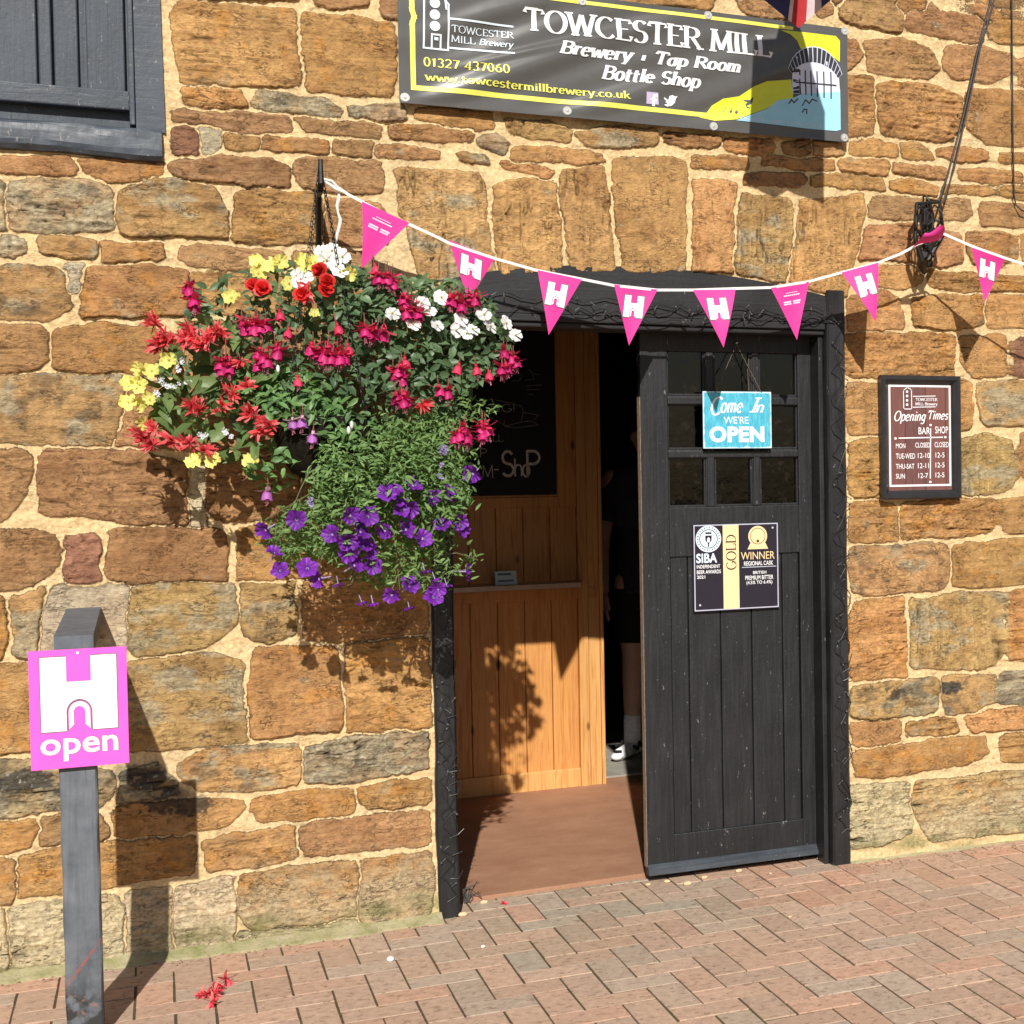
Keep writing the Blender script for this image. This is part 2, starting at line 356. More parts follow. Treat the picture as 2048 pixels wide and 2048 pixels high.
# ------------------------------------------------------------------ lettering: a small pen font drawn with a broad nib, and the built-in sans
def arc(cx, cy, rx, ry, a0, a1, n=12):
    return [(cx+rx*math.cos(math.radians(a0+(a1-a0)*i/n)), cy+ry*math.sin(math.radians(a0+(a1-a0)*i/n))) for i in range(n+1)]
XH = 0.66
PEN = {
 'A': (0.78, [[(0.04, 0), (0.39, 1), (0.74, 0)], [(0.17, 0.36), (0.61, 0.36)]]),
 'B': (0.70, [[(0.12, 0), (0.12, 1)], [(0.12, .97)]+arc(0.36, .76, .25, .21, 90, -90)+[(0.12, .54)], [(0.12, .53)]+arc(0.38, .28, .28, .26, 90, -90)+[(0.12, .03)]]),
 'C': (0.80, [arc(0.45, 0.5, 0.37, 0.50, 48, 318, 22)]),
 'D': (0.80, [[(0.12, 0), (0.12, 1)], [(0.12, .97)]+arc(0.30, .5, .42, .47, 90, -90, 16)+[(0.12, .03)]]),
 'E': (0.68, [[(0.13, 0), (0.13, 1)], [(0.13, 0.97), (0.60, 0.97), (0.61, 0.80)], [(0.13, 0.52), (0.50, 0.52)], [(0.13, 0.03), (0.62, 0.03), (0.64, 0.22)]]),
 'G': (0.82, [arc(0.45, 0.5, 0.37, 0.50, 48, 330, 22)+[(0.77, 0.42)], [(0.52, 0.42), (0.78, 0.42)]]),
 'H': (0.82, [[(0.12, 0), (0.12, 1)], [(0.70, 0), (0.70, 1)], [(0.12, 0.52), (0.70, 0.52)]]),
 'I': (0.34, [[(0.17, 0), (0.17, 1)]]),
 'K': (0.78, [[(0.12, 0), (0.12, 1)], [(0.68, 1), (0.12, 0.42)], [(0.30, 0.60), (0.74, 0)]]),
 'L': (0.66, [[(0.13, 0), (0.13, 1)], [(0.13, 0.03), (0.60, 0.03), (0.62, 0.26)]]),
 'M': (0.98, [[(0.10, 0), (0.14, 1)], [(0.14, 1), (0.49, 0.12)], [(0.49, 0.12), (0.84, 1)], [(0.84, 1), (0.88, 0)]]),
 'N': (0.84, [[(0.12, 0), (0.12, 1)], [(0.12, 1), (0.72, 0.02)], [(0.72, 0), (0.72, 1)]]),
 'O': (0.90, [arc(0.45, 0.5, 0.38, 0.50, 90, 450, 28)]),
 'P': (0.68, [[(0.12, 0), (0.12, 1)], [(0.12, .97)]+arc(0.36, .73, .27, .24, 90, -90)+[(0.12, .49)]]),
 'R': (0.76, [[(0.12, 0), (0.12, 1)], [(0.12, .97)]+arc(0.36, .74, .26, .23, 90, -90)+[(0.12, .50)], [(0.36, .50), (0.74, 0)]]),
 'S': (0.62, [arc(0.31, 0.745, 0.23, 0.245, 30, 270, 14)+arc(0.31, 0.255, 0.25, 0.245, 90, -150, 14)[1:]]),
 'T': (0.78, [[(0.39, 0), (0.39, 1)], [(0.02, 0.80), (0.05, 0.97), (0.73, 0.97), (0.76, 0.80)]]),
 'W': (1.10, [[(0.04, 1), (0.30, 0)], [(0.30, 0), (0.55, 0.95)], [(0.55, 0.95), (0.80, 0)], [(0.80, 0), (1.06, 1)]]),
 'a': (0.58, [arc(0.27, 0.30, 0.21, 0.31, 60, 420, 18), [(0.46, XH), (0.46, 0.08), (0.54, 0.02)]]),
 'b': (0.58, [[(0.11, 1), (0.11, 0)], arc(0.31, 0.32, 0.21, 0.32, 130, -130, 16)]),
 'c': (0.50, [arc(0.28, 0.32, 0.21, 0.33, 45, 320, 16)]),
 'e': (0.54, [[(0.07, 0.35), (0.47, 0.37)]+arc(0.27, 0.33, 0.21, 0.33, 10, 320, 18)]),
 'g': (0.58, [arc(0.27, 0.35, 0.20, 0.31, 60, 420, 18), [(0.47, XH), (0.46, -0.12)]+arc(0.26, -0.14, 0.20, 0.16, 0, -150, 8)]),
 'h': (0.60, [[(0.11, 1), (0.11, 0)], [(0.11, 0.40)]+arc(0.30, 0.44, 0.17, 0.21, 160, 0, 8)+[(0.47, 0)]]),
 'i': (0.26, [[(0.13, XH), (0.13, 0)], [(0.13, 0.84), (0.13, 0.95)]]),
 'k': (0.58, [[(0.11, 1), (0.11, 0)], [(0.48, XH), (0.12, 0.28)], [(0.24, 0.38), (0.54, 0)]]),
 'l': (0.26, [[(0.13, 1), (0.13, 0)]]),
 'm': (0.88, [[(0.11, XH), (0.11, 0)], [(0.11, 0.42)]+arc(0.27, 0.44, 0.15, 0.21, 160, 0, 8)+[(0.42, 0)], [(0.42, 0.42)]+arc(0.58, 0.44, 0.16, 0.21, 160, 0, 8)+[(0.75, 0)]]),
 'n': (0.60, [[(0.11, XH), (0.11, 0)], [(0.11, 0.40)]+arc(0.29, 0.44, 0.17, 0.21, 160, 0, 8)+[(0.47, 0)]]),
 'o': (0.58, [arc(0.29, 0.33, 0.22, 0.33, 90, 450, 20)]),
 'p': (0.58, [[(0.11, XH), (0.11, -0.30)], arc(0.31, 0.33, 0.21, 0.32, 130, -130, 16)]),
 'r': (0.42, [[(0.11, XH), (0.11, 0)], [(0.11, 0.36)]+arc(0.29, 0.42, 0.17, 0.22, 160, 50, 6)]),
 's': (0.48, [arc(0.24, 0.49, 0.16, 0.165, 30, 270, 10)+arc(0.24, 0.16, 0.175, 0.165, 90, -150, 10)[1:]]),
 't': (0.42, [[(0.16, 0.88), (0.16, 0.12)]+arc(0.27, 0.12, 0.11, 0.12, 180, 300, 6), [(0.0, XH-.02), (0.38, XH-.02)], [(0.0, XH-.06), (0.38, XH-.06)]]),
 'u': (0.60, [[(0.11, XH), (0.11, 0.22)]+arc(0.28, 0.22, 0.17, 0.21, 180, 340, 8), [(0.47, XH), (0.47, 0)]]),
 'w': (0.80, [[(0.04, XH), (0.22, 0)], [(0.22, 0), (0.40, 0.60)], [(0.40, 0.60), (0.58, 0)], [(0.58, 0), (0.76, XH)]]),
 'y': (0.56, [[(0.05, XH), (0.28, 0.02)], [(0.51, XH), (0.22, -0.28), (0.06, -0.27)]]),
 '.': (0.24, [[(0.12, 0.0), (0.12, 0.10)]]), '-': (0.4, [[(0.05, 0.34), (0.35, 0.34)]]), '!': (0.26, [[(0.13, 1), (0.13, 0.3)], [(0.13, 0.0), (0.13, 0.09)]]),
 ' ': (0.36, []), '*': (0.50, [[(0.25, 0.14), (0.25, 0.58)]]),
 '0': (0.62, [arc(0.31, 0.5, 0.22, 0.5, 90, 450, 22)]), '1': (0.46, [[(0.10, 0.80), (0.26, 0.98), (0.26, 0)]]),
 '2': (0.60, [arc(0.30, 0.70, 0.22, 0.28, 160, -30, 12)+[(0.08, 0.04), (0.54, 0.04)]]),
 '3': (0.60, [arc(0.28, 0.75, 0.20, 0.23, 150, -80, 12), arc(0.28, 0.27, 0.23, 0.26, 80, -150, 14)]),
 '4': (0.64, [[(0.44, 0), (0.44, 0.98), (0.06, 0.28), (0.58, 0.28)]]),
 '6': (0.62, [arc(0.31, 0.31, 0.22, 0.30, 0, 360, 20), [(0.09, 0.34), (0.22, 0.78), (0.46, 0.98)]]),
 '7': (0.58, [[(0.06, 0.95), (0.52, 0.95), (0.24, 0)]]),
}
def pen_polys(text, thick, thin, serif=0.0, slant=0.0, gap=0.04):
    """quads of every stroke as (list of points, layer)"""
    out = []; x = 0.0
    for ch in text:
        adv, strokes = PEN[ch]
        for si, s in enumerate(strokes):
            p = [np.array(q, float) for q in s]
            q = [p[0]]
            for a in p[1:]:
                if np.hypot(*(a-q[-1])) > 1e-4: q.append(a)
            p = q
            if len(p) < 2: continue
            L = []; Rr = []
            for i in range(len(p)):
                d = p[min(i+1, len(p)-1)]-p[max(i-1, 0)]; d = d/(np.hypot(*d)+1e-9)
                d1 = p[min(i+1, len(p)-1)]-p[i] if i < len(p)-1 else p[i]-p[i-1]
                w = thin+(thick-thin)*abs(d[1])**1.3
                nrm = np.array([-d[1], d[0]])
                k = 1.0
                if 0 < i < len(p)-1:
                    e0 = p[i]-p[i-1]; e0 = e0/np.hypot(*e0); k = 1/max(0.55, abs(e0@d))
                L.append(p[i]+nrm*w*0.5*k); Rr.append(p[i]-nrm*w*0.5*k)
            for i in range(len(p)-1):
                out.append(([L[i], L[i+1], Rr[i+1], Rr[i]], x, si % 5))
            if serif > 0:
                for e, o in ((p[0], p[1]), (p[-1], p[-2])):
                    d = e-o; d = d/np.hypot(*d)
                    if abs(d[1]) > 0.75 and min(abs(e[1]-t) for t in (0, 1, XH, -0.30)) < 0.03:
                        hw = serif; th = max(thin*1.0, 0.07)
                        y0 = e[1]-th/2 if e[1] > 0.01 else e[1]-0.001; 
                        out.append(([np.array((e[0]-hw, y0)), np.array((e[0]+hw, y0)), np.array((e[0]+hw, y0+th)), np.array((e[0]-hw, y0+th))], x, 5+si % 4))
        x += adv+gap
    res = []
    for pts, ox, lay in out:
        res.append(([(q[0]+ox+slant*q[1], q[1]) for q in pts], lay))
    return res
def fit_polys(polys, box, ref=None):
    """scale to box (x0, z0, x1, z1); ref=(lo, hi) says which letter heights meet z0 and z1"""
    xs = [q[0] for p, _ in polys for q in p]; zs = [q[1] for p, _ in polys for q in p]
    lo, hi = ref if ref else (min(zs), max(zs))
    sx = (box[2]-box[0])/(max(xs)-min(xs)); sz = (box[3]-box[1])/(hi-lo); x0 = min(xs)
    return [([(box[0]+(a-x0)*sx, box[1]+(b-lo)*sz) for a, b in p], l) for p, l in polys]
def pen(name, text, box, y, mat, parent, thick=0.2, thin=0.07, serif=0.0, slant=0.0, ref=(0, 1), surf=None, gap=0.04, step=0.00004, mb=None):
    m = mb or MB()
    for p, l in fit_polys(pen_polys(text, thick, thin, serif, slant, gap), box, ref):
        if surf:
            A_, B_, C_, D_ = [np.array(q) for q in p]; k = max(1, int(max(np.hypot(*(B_-A_)), np.hypot(*(D_-A_)))/0.012)); along = np.hypot(*(B_-A_)) >= np.hypot(*(D_-A_))
            if not along: A_, B_, C_, D_ = D_, A_, B_, C_
            pts = [q for i in range(k+1) for q in (A_+(B_-A_)*i/k, D_+(C_-D_)*i/k)]
            m.add([(a, y-l*step+surf(a, b), b) for a, b in pts], [(2*i, 2*i+2, 2*i+3, 2*i+1) for i in range(k)])
        else: m.add([(a, y-l*step, b) for a, b in p], [(0, 1, 2, 3)])
    if mb is None: return m.raw(name, mat, parent)
_txt = {}
def sans_mesh(text, bold=0.0, space=1.0):
    cu = bpy.data.curves.new('t', 'FONT'); cu.body = text; cu.size = 1.0; cu.offset = bold; cu.space_character = space; cu.resolution_u = 4
    o = bpy.data.objects.new('t', cu); COL.objects.link(o)
    dg = bpy.context.evaluated_depsgraph_get(); me = bpy.data.meshes.new_from_object(o.evaluated_get(dg))
    v = [(q.co.x, q.co.y) for q in me.vertices]; f = [tuple(p.vertices) for p in me.polygons]
    bpy.data.objects.remove(o); bpy.data.curves.remove(cu); bpy.data.meshes.remove(me)
    return v, f
def sans(name, text, box, y, mat, parent, bold=0.0, rot=False, mb=None, slant=0.0, tw=None):
    """box = x0, z0, x1, z1 of the ink; rot: read upwards; tw: maps (x, z) to a tilted (x, z)"""
    v, f = sans_mesh(text, bold, 1.0+1.6*bold)
    v = [(a+slant*b, b) for a, b in v]
    x0 = min(a for a, b in v); x1 = max(a for a, b in v); z0 = min(b for a, b in v); z1 = max(b for a, b in v)
    r = []
    for a, b in v:
        s = (a-x0)/(x1-x0); t = (b-z0)/(z1-z0)
        if rot: q = (box[2]-t*(box[2]-box[0]), box[1]+s*(box[3]-box[1]))
        else: q = (box[0]+s*(box[2]-box[0]), box[1]+t*(box[3]-box[1]))
        if tw: q = tw(*q)
        r.append((q[0], y, q[1]))
    if mb is not None: mb.add(r, f); return None
    m = MB(); m.add(r, f); return m.raw(name, mat, parent)
def ring(cx, cz, rx0, rz0, rx1, rz1, y, mb, n=28, a0=0, a1=360, m=0):
    v = []; f = []
    for i in range(n+1):
        a = math.radians(a0+(a1-a0)*i/n)
        v += [(cx+rx0*math.cos(a), y, cz+rz0*math.sin(a)), (cx+rx1*math.cos(a), y, cz+rz1*math.sin(a))]
    for i in range(n): f.append((2*i, 2*i+1, 2*i+3, 2*i+2))
    mb.add(v, f, m)
def disc(cx, cz, rx, rz, y, mb, n=24, m=0):
    mb.flat([(cx+rx*math.cos(2*math.pi*i/n), cz+rz*math.sin(2*math.pi*i/n)) for i in range(n)], y, m)
# ------------------------------------------------------------------ the stone building
LINT_TOP = [(905, 545), (930, 533), (985, 518), (1062, 505), (1155, 503), (1260, 504), (1384, 508), (1420, 517), (1477, 531), (1540, 552), (1592, 568)]
LINT_TOP = [(u*2048/1932.0 if False else u*1.06, v*1.06) for u, v in LINT_TOP]
LT = [P(u, v, -0.01) for u, v in [(890, 566), (915, 552), (990, 541), (1062, 533), (1155, 530), (1300, 534), (1384, 541), (1470, 553), (1565, 570), (1620, 583), (1690, 602)]]
LTX = [p.x for p in LT]; LTZ = [p.z for p in LT]
XL0, XL1 = 0.845, 0.917        # left jamb post
XR0, XR1 = 2.312, 2.388        # right jamb post
ZH = 2.030                     # underside of the lintel
WXR = 0.5*(P(321, 60).x+P(329, 200).x); WZB = P(165, 308).z

STONES = """
Ao 1000,10 1620,60 1640,300 1655,465 1500,480 1000,450 965,300 955,90
Ao 1670,80 1932,100 2165,130 2180,340 2170,530 1932,520 1700,500 1690,380
Ab 1690,-160 2050,-160 2040,30 1850,45 1750,20
Ab 2095,-160 2205,-160 2205,110 2110,85
Ao 1020,-190 1640,-190 1650,-10 1400,-5 1010,-20
Ao 1005,480 1200,485 1330,510 1365,590 1220,605 1080,595 1030,570
Ag 1420,510 1600,530 1800,560 1890,610 1870,655 1600,620 1400,590
Bg 0,590 120,580 300,590 305,660 180,670 10,640
Ab 955,615 1200,610 1590,660 1600,730 1400,730 1180,700 950,660
Ab 1620,655 1932,680 2090,705 2085,755 1932,745 1700,720
Ar 960,710 1090,715 1115,860 960,850
Am 1105,700 1230,725 1215,830 1125,855
Ao 1235,745 1420,765 1425,830 1260,835
Ao 1435,765 1790,775 1800,845 1440,830
Ab 1840,785 2050,790 2050,862 1932,865 1845,850
Ab 945,905 1180,870 1500,890 1600,930 1605,1020 1450,1025 1100,1000 960,970
Ab 1630,885 1780,880 2090,900 2105,960 2100,1060 1900,1070 1680,1040 1640,960
Ab -40,865 380,880 420,920 400,975 250,970 -40,940
Ao 450,890 700,890 900,900 890,950 760,1000 600,1000 480,940
Ag 60,1020 200,980 560,1010 630,1080 640,1200 620,1260 400,1290 60,1260 40,1150
Ah 655,1080 780,1000 950,990 1180,1040 1250,1180 1250,1310 900,1300 680,1290 645,1200
Ag -160,1000 15,1010 20,1280 -160,1270
Ao 1300,1075 1400,1045 1770,1085 1775,1330 1500,1345 1280,1320
Ab 1800,1100 2090,1130 2150,1230 2130,1350 1800,1350
Ag -40,1310 80,1300 140,1330 130,1400 40,1420 -40,1400
Ah 215,1310 330,1300 520,1330 540,1400 440,1440 230,1390
Ao 560,1340 750,1350 900,1350 905,1430 700,1440 550,1430
Ab 1000,1370 1100,1345 1560,1400 1580,1470 1400,1500 1050,1470 975,1420
Ab 1620,1400 1760,1390 2050,1400 2060,1470 1640,1480
Ah -60,1470 200,1475 380,1520 380,1700 250,1770 -60,1760
Am 372,1465 465,1450 450,1610 385,1600
Ao 470,1480 800,1470 1040,1500 1050,1600 1000,1740 700,1750 440,1740 460,1600
Ao 1055,1510 1300,1510 1700,1530 2060,1540 2150,1640 2130,1760 1600,1760 1050,1710
Ab -60,1790 200,1795 265,1850 275,1970 200,2040 60,2075 -60,2065
Ao 290,1840 500,1790 850,1820 1000,1900 1000,2060 600,2060 310,2040 285,1950
Ab 1030,1790 2100,1790 2100,2070 1030,2070
Ab 2130,1790 2520,1790 2520,2300 2130,2300
Dh -60,150 200,140 660,150 690,200 660,420 600,520 300,520 -60,500
Db 680,370 740,180 1400,180 1400,540 760,545 640,530 690,430
Db 1430,180 2080,180 2080,560 1430,560
Db -60,560 120,560 170,610 160,700 110,830 20,940 -60,950
Db 215,610 280,550 760,550 840,590 1030,640 1040,960 760,960 420,910 230,900 205,740
Db 1140,660 1300,600 1640,600 1650,900 1600,940 1180,940 1130,800
Db 1680,600 2480,580 2480,920 1690,930
Dm 1045,640 1125,640 1145,965 1060,965
Db -60,1000 140,1000 300,1030 330,1110 300,1200 150,1310 -60,1330
Dr 340,1040 540,1030 545,1300 370,1310
Db 610,990 900,980 1240,1000 1240,1180 1260,1280 900,1280 720,1300 600,1250 610,1100
Do 1320,985 1740,985 1740,1255 1320,1275
Do 1790,985 2350,960 2350,1230 1800,1250
Do -160,1360 20,1370 20,1700 -160,1700
Dy 70,1370 255,1310 265,1330 195,1690 80,1690
Dm 265,1320 340,1305 540,1300 720,1290 715,1400 700,1660 205,1690 215,1500
Dy 735,1310 960,1280 1310,1300 1320,1480 1220,1590 1100,1650 760,1690 705,1650 715,1400
Dh 1330,1290 1610,1285 1600,1350 1640,1430 1620,1570 1480,1620 1340,1570
Do 1690,1275 2350,1260 2360,1560 1932,1600 1690,1600 1670,1400
Do -60,1750 150,1740 330,1760 330,2200 -60,2230
Dy 345,1760 700,1740 900,1690 1180,1680 1320,1720 1340,1932 1370,2150 1360,2170 1000,2200 870,2200 345,2230
Do 1400,1650 1640,1640 1850,1640 1880,1932 1880,2095 1650,2110 1400,2140 1375,1932 1390,1800
Do 1910,1630 1932,1620 2350,1580 2365,1750 2370,2080 2200,2090 1932,2110 1915,2050
Gg -60,470 340,500 600,540 650,620 550,740 340,740 200,770 0,800 -60,790
Gh 990,490 1200,400 1640,390 1670,480 1650,600 1400,640 1100,640 1000,590
Gg 1690,420 1932,350 2340,310 2350,420 2365,520 1932,590 1700,600 1670,520
Gg 660,560 860,500 960,600 980,660 800,690 670,720
Go 640,745 800,715 1100,690 1330,700 1350,740 1260,830 1090,860 880,890 650,910
Go 1400,690 1640,650 1932,640 1960,680 1930,760 1640,800 1440,820 1390,750
Go 1985,640 2140,605 2370,585 2380,705 2180,730 2040,740 1980,690
Go -60,830 180,810 210,860 170,940 50,980 -60,990
Gb 240,790 340,780 560,780 600,880 560,930 350,940 240,940
Go 120,1010 350,960 700,930 1080,900 1090,960 1060,1100 800,1130 560,1190 120,1225 100,1150
Go 1120,930 1300,880 1620,840 1640,900 1630,1010 1400,1060 1160,1090
Gb 1670,850 1740,820 1932,805 2360,755 2375,930 1932,985 1680,1000 1660,920
Go -60,1010 80,1030 95,1180 60,1260 -60,1270
Go 1320,1120 1600,1070 1970,1040 1970,1330 1700,1380 1400,1400 1320,1330
Gs 960,1190 1200,1130 1300,1130 1290,1480 980,1540 950,1400
Gs 700,1200 940,1175 950,1550 700,1590
Gs 60,1290 340,1260 650,1220 690,1300 690,1600 340,1660 60,1670
Gs -160,1310 40,1300 50,1670 -160,1690
Gs 1320,1420 1700,1395 1970,1350 1970,1420 1640,1470 1320,1520
Go 1990,1040 2370,985 2385,1150 2360,1330 1990,1370
Bo 370,605 560,610 770,630 785,700 690,720 500,690 365,650
Bo 210,700 450,705 670,730 670,780 480,780 230,755
By 870,670 1100,680 1220,720 1210,780 1000,760 880,720
Bg 700,770 790,730 860,790 840,840 720,810
By 1250,740 1400,710 1690,720 1690,790 1500,810 1300,800
Bb 1735,735 2050,760 2050,800 1850,815 1740,790
Bb 155,810 250,800 500,840 490,870 300,875 150,860
By 600,850 740,870 750,900 620,895
Bo 900,820 1200,830 1390,850 1400,900 1300,915 1100,890 900,880
Bo 840,890 1080,920 1120,950 1080,980 850,920
BY 250,930 500,935 720,960 745,1060 765,1250 790,1400 800,1530 600,1540 400,1560 340,1380 280,1150
BV 790,1010 980,990 1125,1000 1155,1150 1165,1510 1000,1515 825,1520 790,1200
BV 1150,940 1400,920 1430,1100 1460,1500 1205,1510 1190,1250 1150,1100
BV 1450,880 1500,870 1780,870 1860,900 1850,1500 1495,1500 1480,1250 1440,1000
BV 1890,990 2138,1000 2120,1250 2106,1510 1878,1500 1898,1250
CY 365,1060 640,1100 650,1250 635,1400 615,1570 330,1510 350,1250
CV 690,1110 830,1090 1050,1060 1060,1130 1010,1380 950,1640 800,1610 630,1570 660,1350 680,1200
Co 270,770 450,770 550,790 545,850 400,850 290,830 265,800
Cb 600,790 740,770 750,850 610,850
Cb 760,780 920,800 930,850 770,860
Co 110,870 400,870 400,930 250,930 110,920
Co 500,870 700,880 880,890 880,940 700,930 480,905
Cb 390,960 700,960 730,990 680,1030 390,1020
Co 760,980 900,960 1150,980 1165,1050 950,1040 760,1020
Co 910,890 1050,880 1195,900 1180,970 1000,960 920,930
Co 1200,905 1330,910 1500,930 1500,990 1350,970 1210,950
Co 1190,1000 1300,990 1460,1030 1450,1080 1250,1055 1200,1040
Co 1490,1020 1750,1040 1760,1080 1550,1075 1480,1060
Co 1570,930 1800,940 1910,960 1920,1020 1700,1010 1580,990
Co 1800,1020 2100,1030 2100,1110 1800,1080
Cb 915,-160 1245,-160 1265,150 1240,190 1050,140 920,110
Cb 1290,20 1500,10 1700,50 1710,120 1700,240 1500,210 1280,170
Cb 1290,-160 1700,-160 1705,10 1500,-25 1290,-10
Co 1740,80 2100,60 2100,240 1760,230
Cb 1740,-160 2100,-160 2100,30 1740,45
Cb 1060,230 1250,210 1420,270 1465,380 1420,430 1250,410 1080,390
Cb 850,190 1010,230 1045,300 970,380 850,370
Cb 1500,260 1700,260 1850,300 1860,400 1750,460 1550,430 1490,360
Co 1890,330 2100,310 2100,490 1910,470
Co 850,420 1095,425 1095,750 850,750
CR 1130,480 1200,450 1450,480 1590,530 1600,690 1510,770 1350,770 1150,740 1120,650
Co 1620,500 1932,500 2100,500 2100,800 1800,800 1720,790 1610,700
Co 980,790 1100,775 1240,805 1235,860 980,850
Co 1250,800 1330,790 1400,830 1430,880 1280,865
Co 1450,830 1600,810 1730,840 1735,890 1560,890 1450,860
Co 1800,850 2100,850 2100,900 1800,895
Cb 1105,1080 1330,1100 1640,1110 1650,1180 1600,1220 1300,1210 1060,1200
Cb 1690,1120 2100,1140 2100,1260 1690,1240
Cb 1060,1250 1320,1240 1580,1300 1590,1440 1450,1470 1200,1430 1010,1430
Co 1615,1290 1780,1280 1890,1310 1900,1420 1800,1480 1660,1460 1620,1380
Co 1920,1290 2200,1290 2200,1480 1930,1480
Co 1140,1470 1350,1480 1370,1560 1250,1590 1100,1590
CR 1400,1500 1600,1510 2100,1540 2100,1600 1700,1610 1420,1590
Co 960,1640 1130,1600 1250,1650 1270,1800 1100,1820 950,1820
Co 1320,1640 1500,1640 1700,1640 1700,1790 1500,1810 1320,1800
Co 1730,1630 2100,1640 2100,1800 1730,1810
CR 950,1850 1300,1840 1540,1850 1540,1932 1550,2080 1000,2080 950,2060
Co 1580,1860 1820,1850 1840,2070 1650,2080 1590,2000
Cr 1880,1870 2100,1860 2100,2100 1890,2080
Co -400,-160 215,-160 210,45 -300,20
Cb 270,-160 620,-160 640,100 450,85 380,60
Cb 690,-160 880,-160 870,60 800,90
Bo 300,-160 860,-160 860,-60 300,-60
Bo 320,20 900,40 900,240 320,220
Bo 320,260 700,280 700,520 320,500
Bo 940,60 1500,80 1500,320 940,300
Bo 740,340 1300,360 1300,560 740,540
Co -400,200 160,250 160,450 -400,420
Co 200,260 760,320 760,520 200,480
Fo 960,190 1250,195 1250,450 970,465 950,330
FR 970,520 1120,480 1250,490 1250,810 980,810 960,650
Fo 1300,170 1600,170 1640,180 1640,400 1620,430 1500,430 1300,430
Fy 1670,180 1900,170 2100,170 2100,420 1720,410 1680,300
FY 1500,500 1600,490 1750,460 1860,500 1890,650 1870,770 1700,800 1500,790
Fo 1915,460 2100,450 2100,720 1920,700
Fo 970,860 1100,840 1220,860 1235,1050 1050,1055 965,1040
FR 1260,850 1500,830 1760,810 1780,900 1760,990 1600,1030 1260,1040 1245,950
Fo 1800,830 2100,800 2100,1000 1820,1010
Fh 980,1090 1200,1090 1350,1070 1510,1070 1520,1250 1480,1320 1100,1350 985,1330 970,1200
Fo 1540,1080 1932,1040 2100,1040 2100,1290 1560,1310 1535,1250
Fo 990,1400 1100,1380 1260,1370 1280,1800 1100,1810 975,1820 960,1500
FY 1300,1370 1600,1340 1820,1330 1815,1700 1700,1760 1500,1770 1300,1760
FR 1850,1330 2100,1320 2100,1720 1850,1700
Ih 980,70 1300,30 1460,20 1450,200 1300,220 1100,250 980,230
Ih 1480,20 1750,10 1760,150 1680,190 1520,220 1490,150
Ig 1790,0 2100,-30 2100,170 1790,160
Io 970,280 1200,255 1250,260 1245,370 1100,390 990,390
IR 1290,270 1450,245 1550,250 1570,310 1500,340 1290,335
Io 1610,240 1800,200 2100,190 2100,280 1750,310 1640,300
Io 990,430 1300,390 1600,345 1720,350 1735,430 1650,490 1400,520 1150,570 1000,560
IR 1800,340 2100,310 2100,470 1800,480
Is 970,620 1290,600 1310,870 1150,930 970,950
IS 1330,600 1600,570 2100,510 2100,850 1700,880 1400,910 1320,760
"""
def chaikin(p, r=0.09):
    o = []
    n = len(p)
    for i in range(n):
        a = p[i]; b = p[(i+1) % n]
        L = math.hypot(b[0]-a[0], b[1]-a[1]); k = min(r, 0.009/max(L, 1e-6))
        o.append((a[0]+(b[0]-a[0])*k, a[1]+(b[1]-a[1])*k)); o.append((b[0]+(a[0]-b[0])*k, b[1]+(a[1]-b[1])*k))
    return o
rs = np.random.RandomState(5)
stones = []
for line in STONES.strip().split('\n'):
    h, pts = line.split(' ', 1)
    pl = []
    for q in pts.split():
        x, y = q.split(','); w = PT(h[0], float(x), float(y), 0.0); pl.append((w.x, w.z))
    stones.append((h[1], chaikin(pl)))
# random coursed stones for the part of the wall the photograph does not show
xlo_t, xhi_t, zhi_t = P(4, 900).x, P(2044, 900).x, P(900, 0).z
def courses(x0, x1, z0, z1):
    z = z0
    while z < z1:
        h = rs.choice([0.06, 0.09, 0.14, 0.19, 0.22]); x = x0-rs.rand()*0.3; xr_ = rs.rand()*0.07
        while x < x1:
            w = rs.uniform(0.16, 0.46); a = max(x, x0+xr_); b = min(x+w, x1)
            if b-a > 0.05 and z+h < z1+0.05:
                j = lambda: rs.uniform(-0.008, 0.008)
                stones.append((rs.choice(list('oobbhRo')), chaikin([(a+.012+j(), z+.012+j()), (b-.012+j(), z+.012+j()), (b-.012+j(), z+h-.012+j()), (a+.012+j(), z+h-.012+j())])))
            x += w
        z += h
courses(-3.2, P(2, 1000).x-0.05, 0.03, 3.9)
courses(P(2046, 1000).x+0.12, 5.8, 0.03, 3.9)
courses(WXR+0.02, P(2046, 1000).x+0.12, P(1000, -62).z+0.02, 3.9)

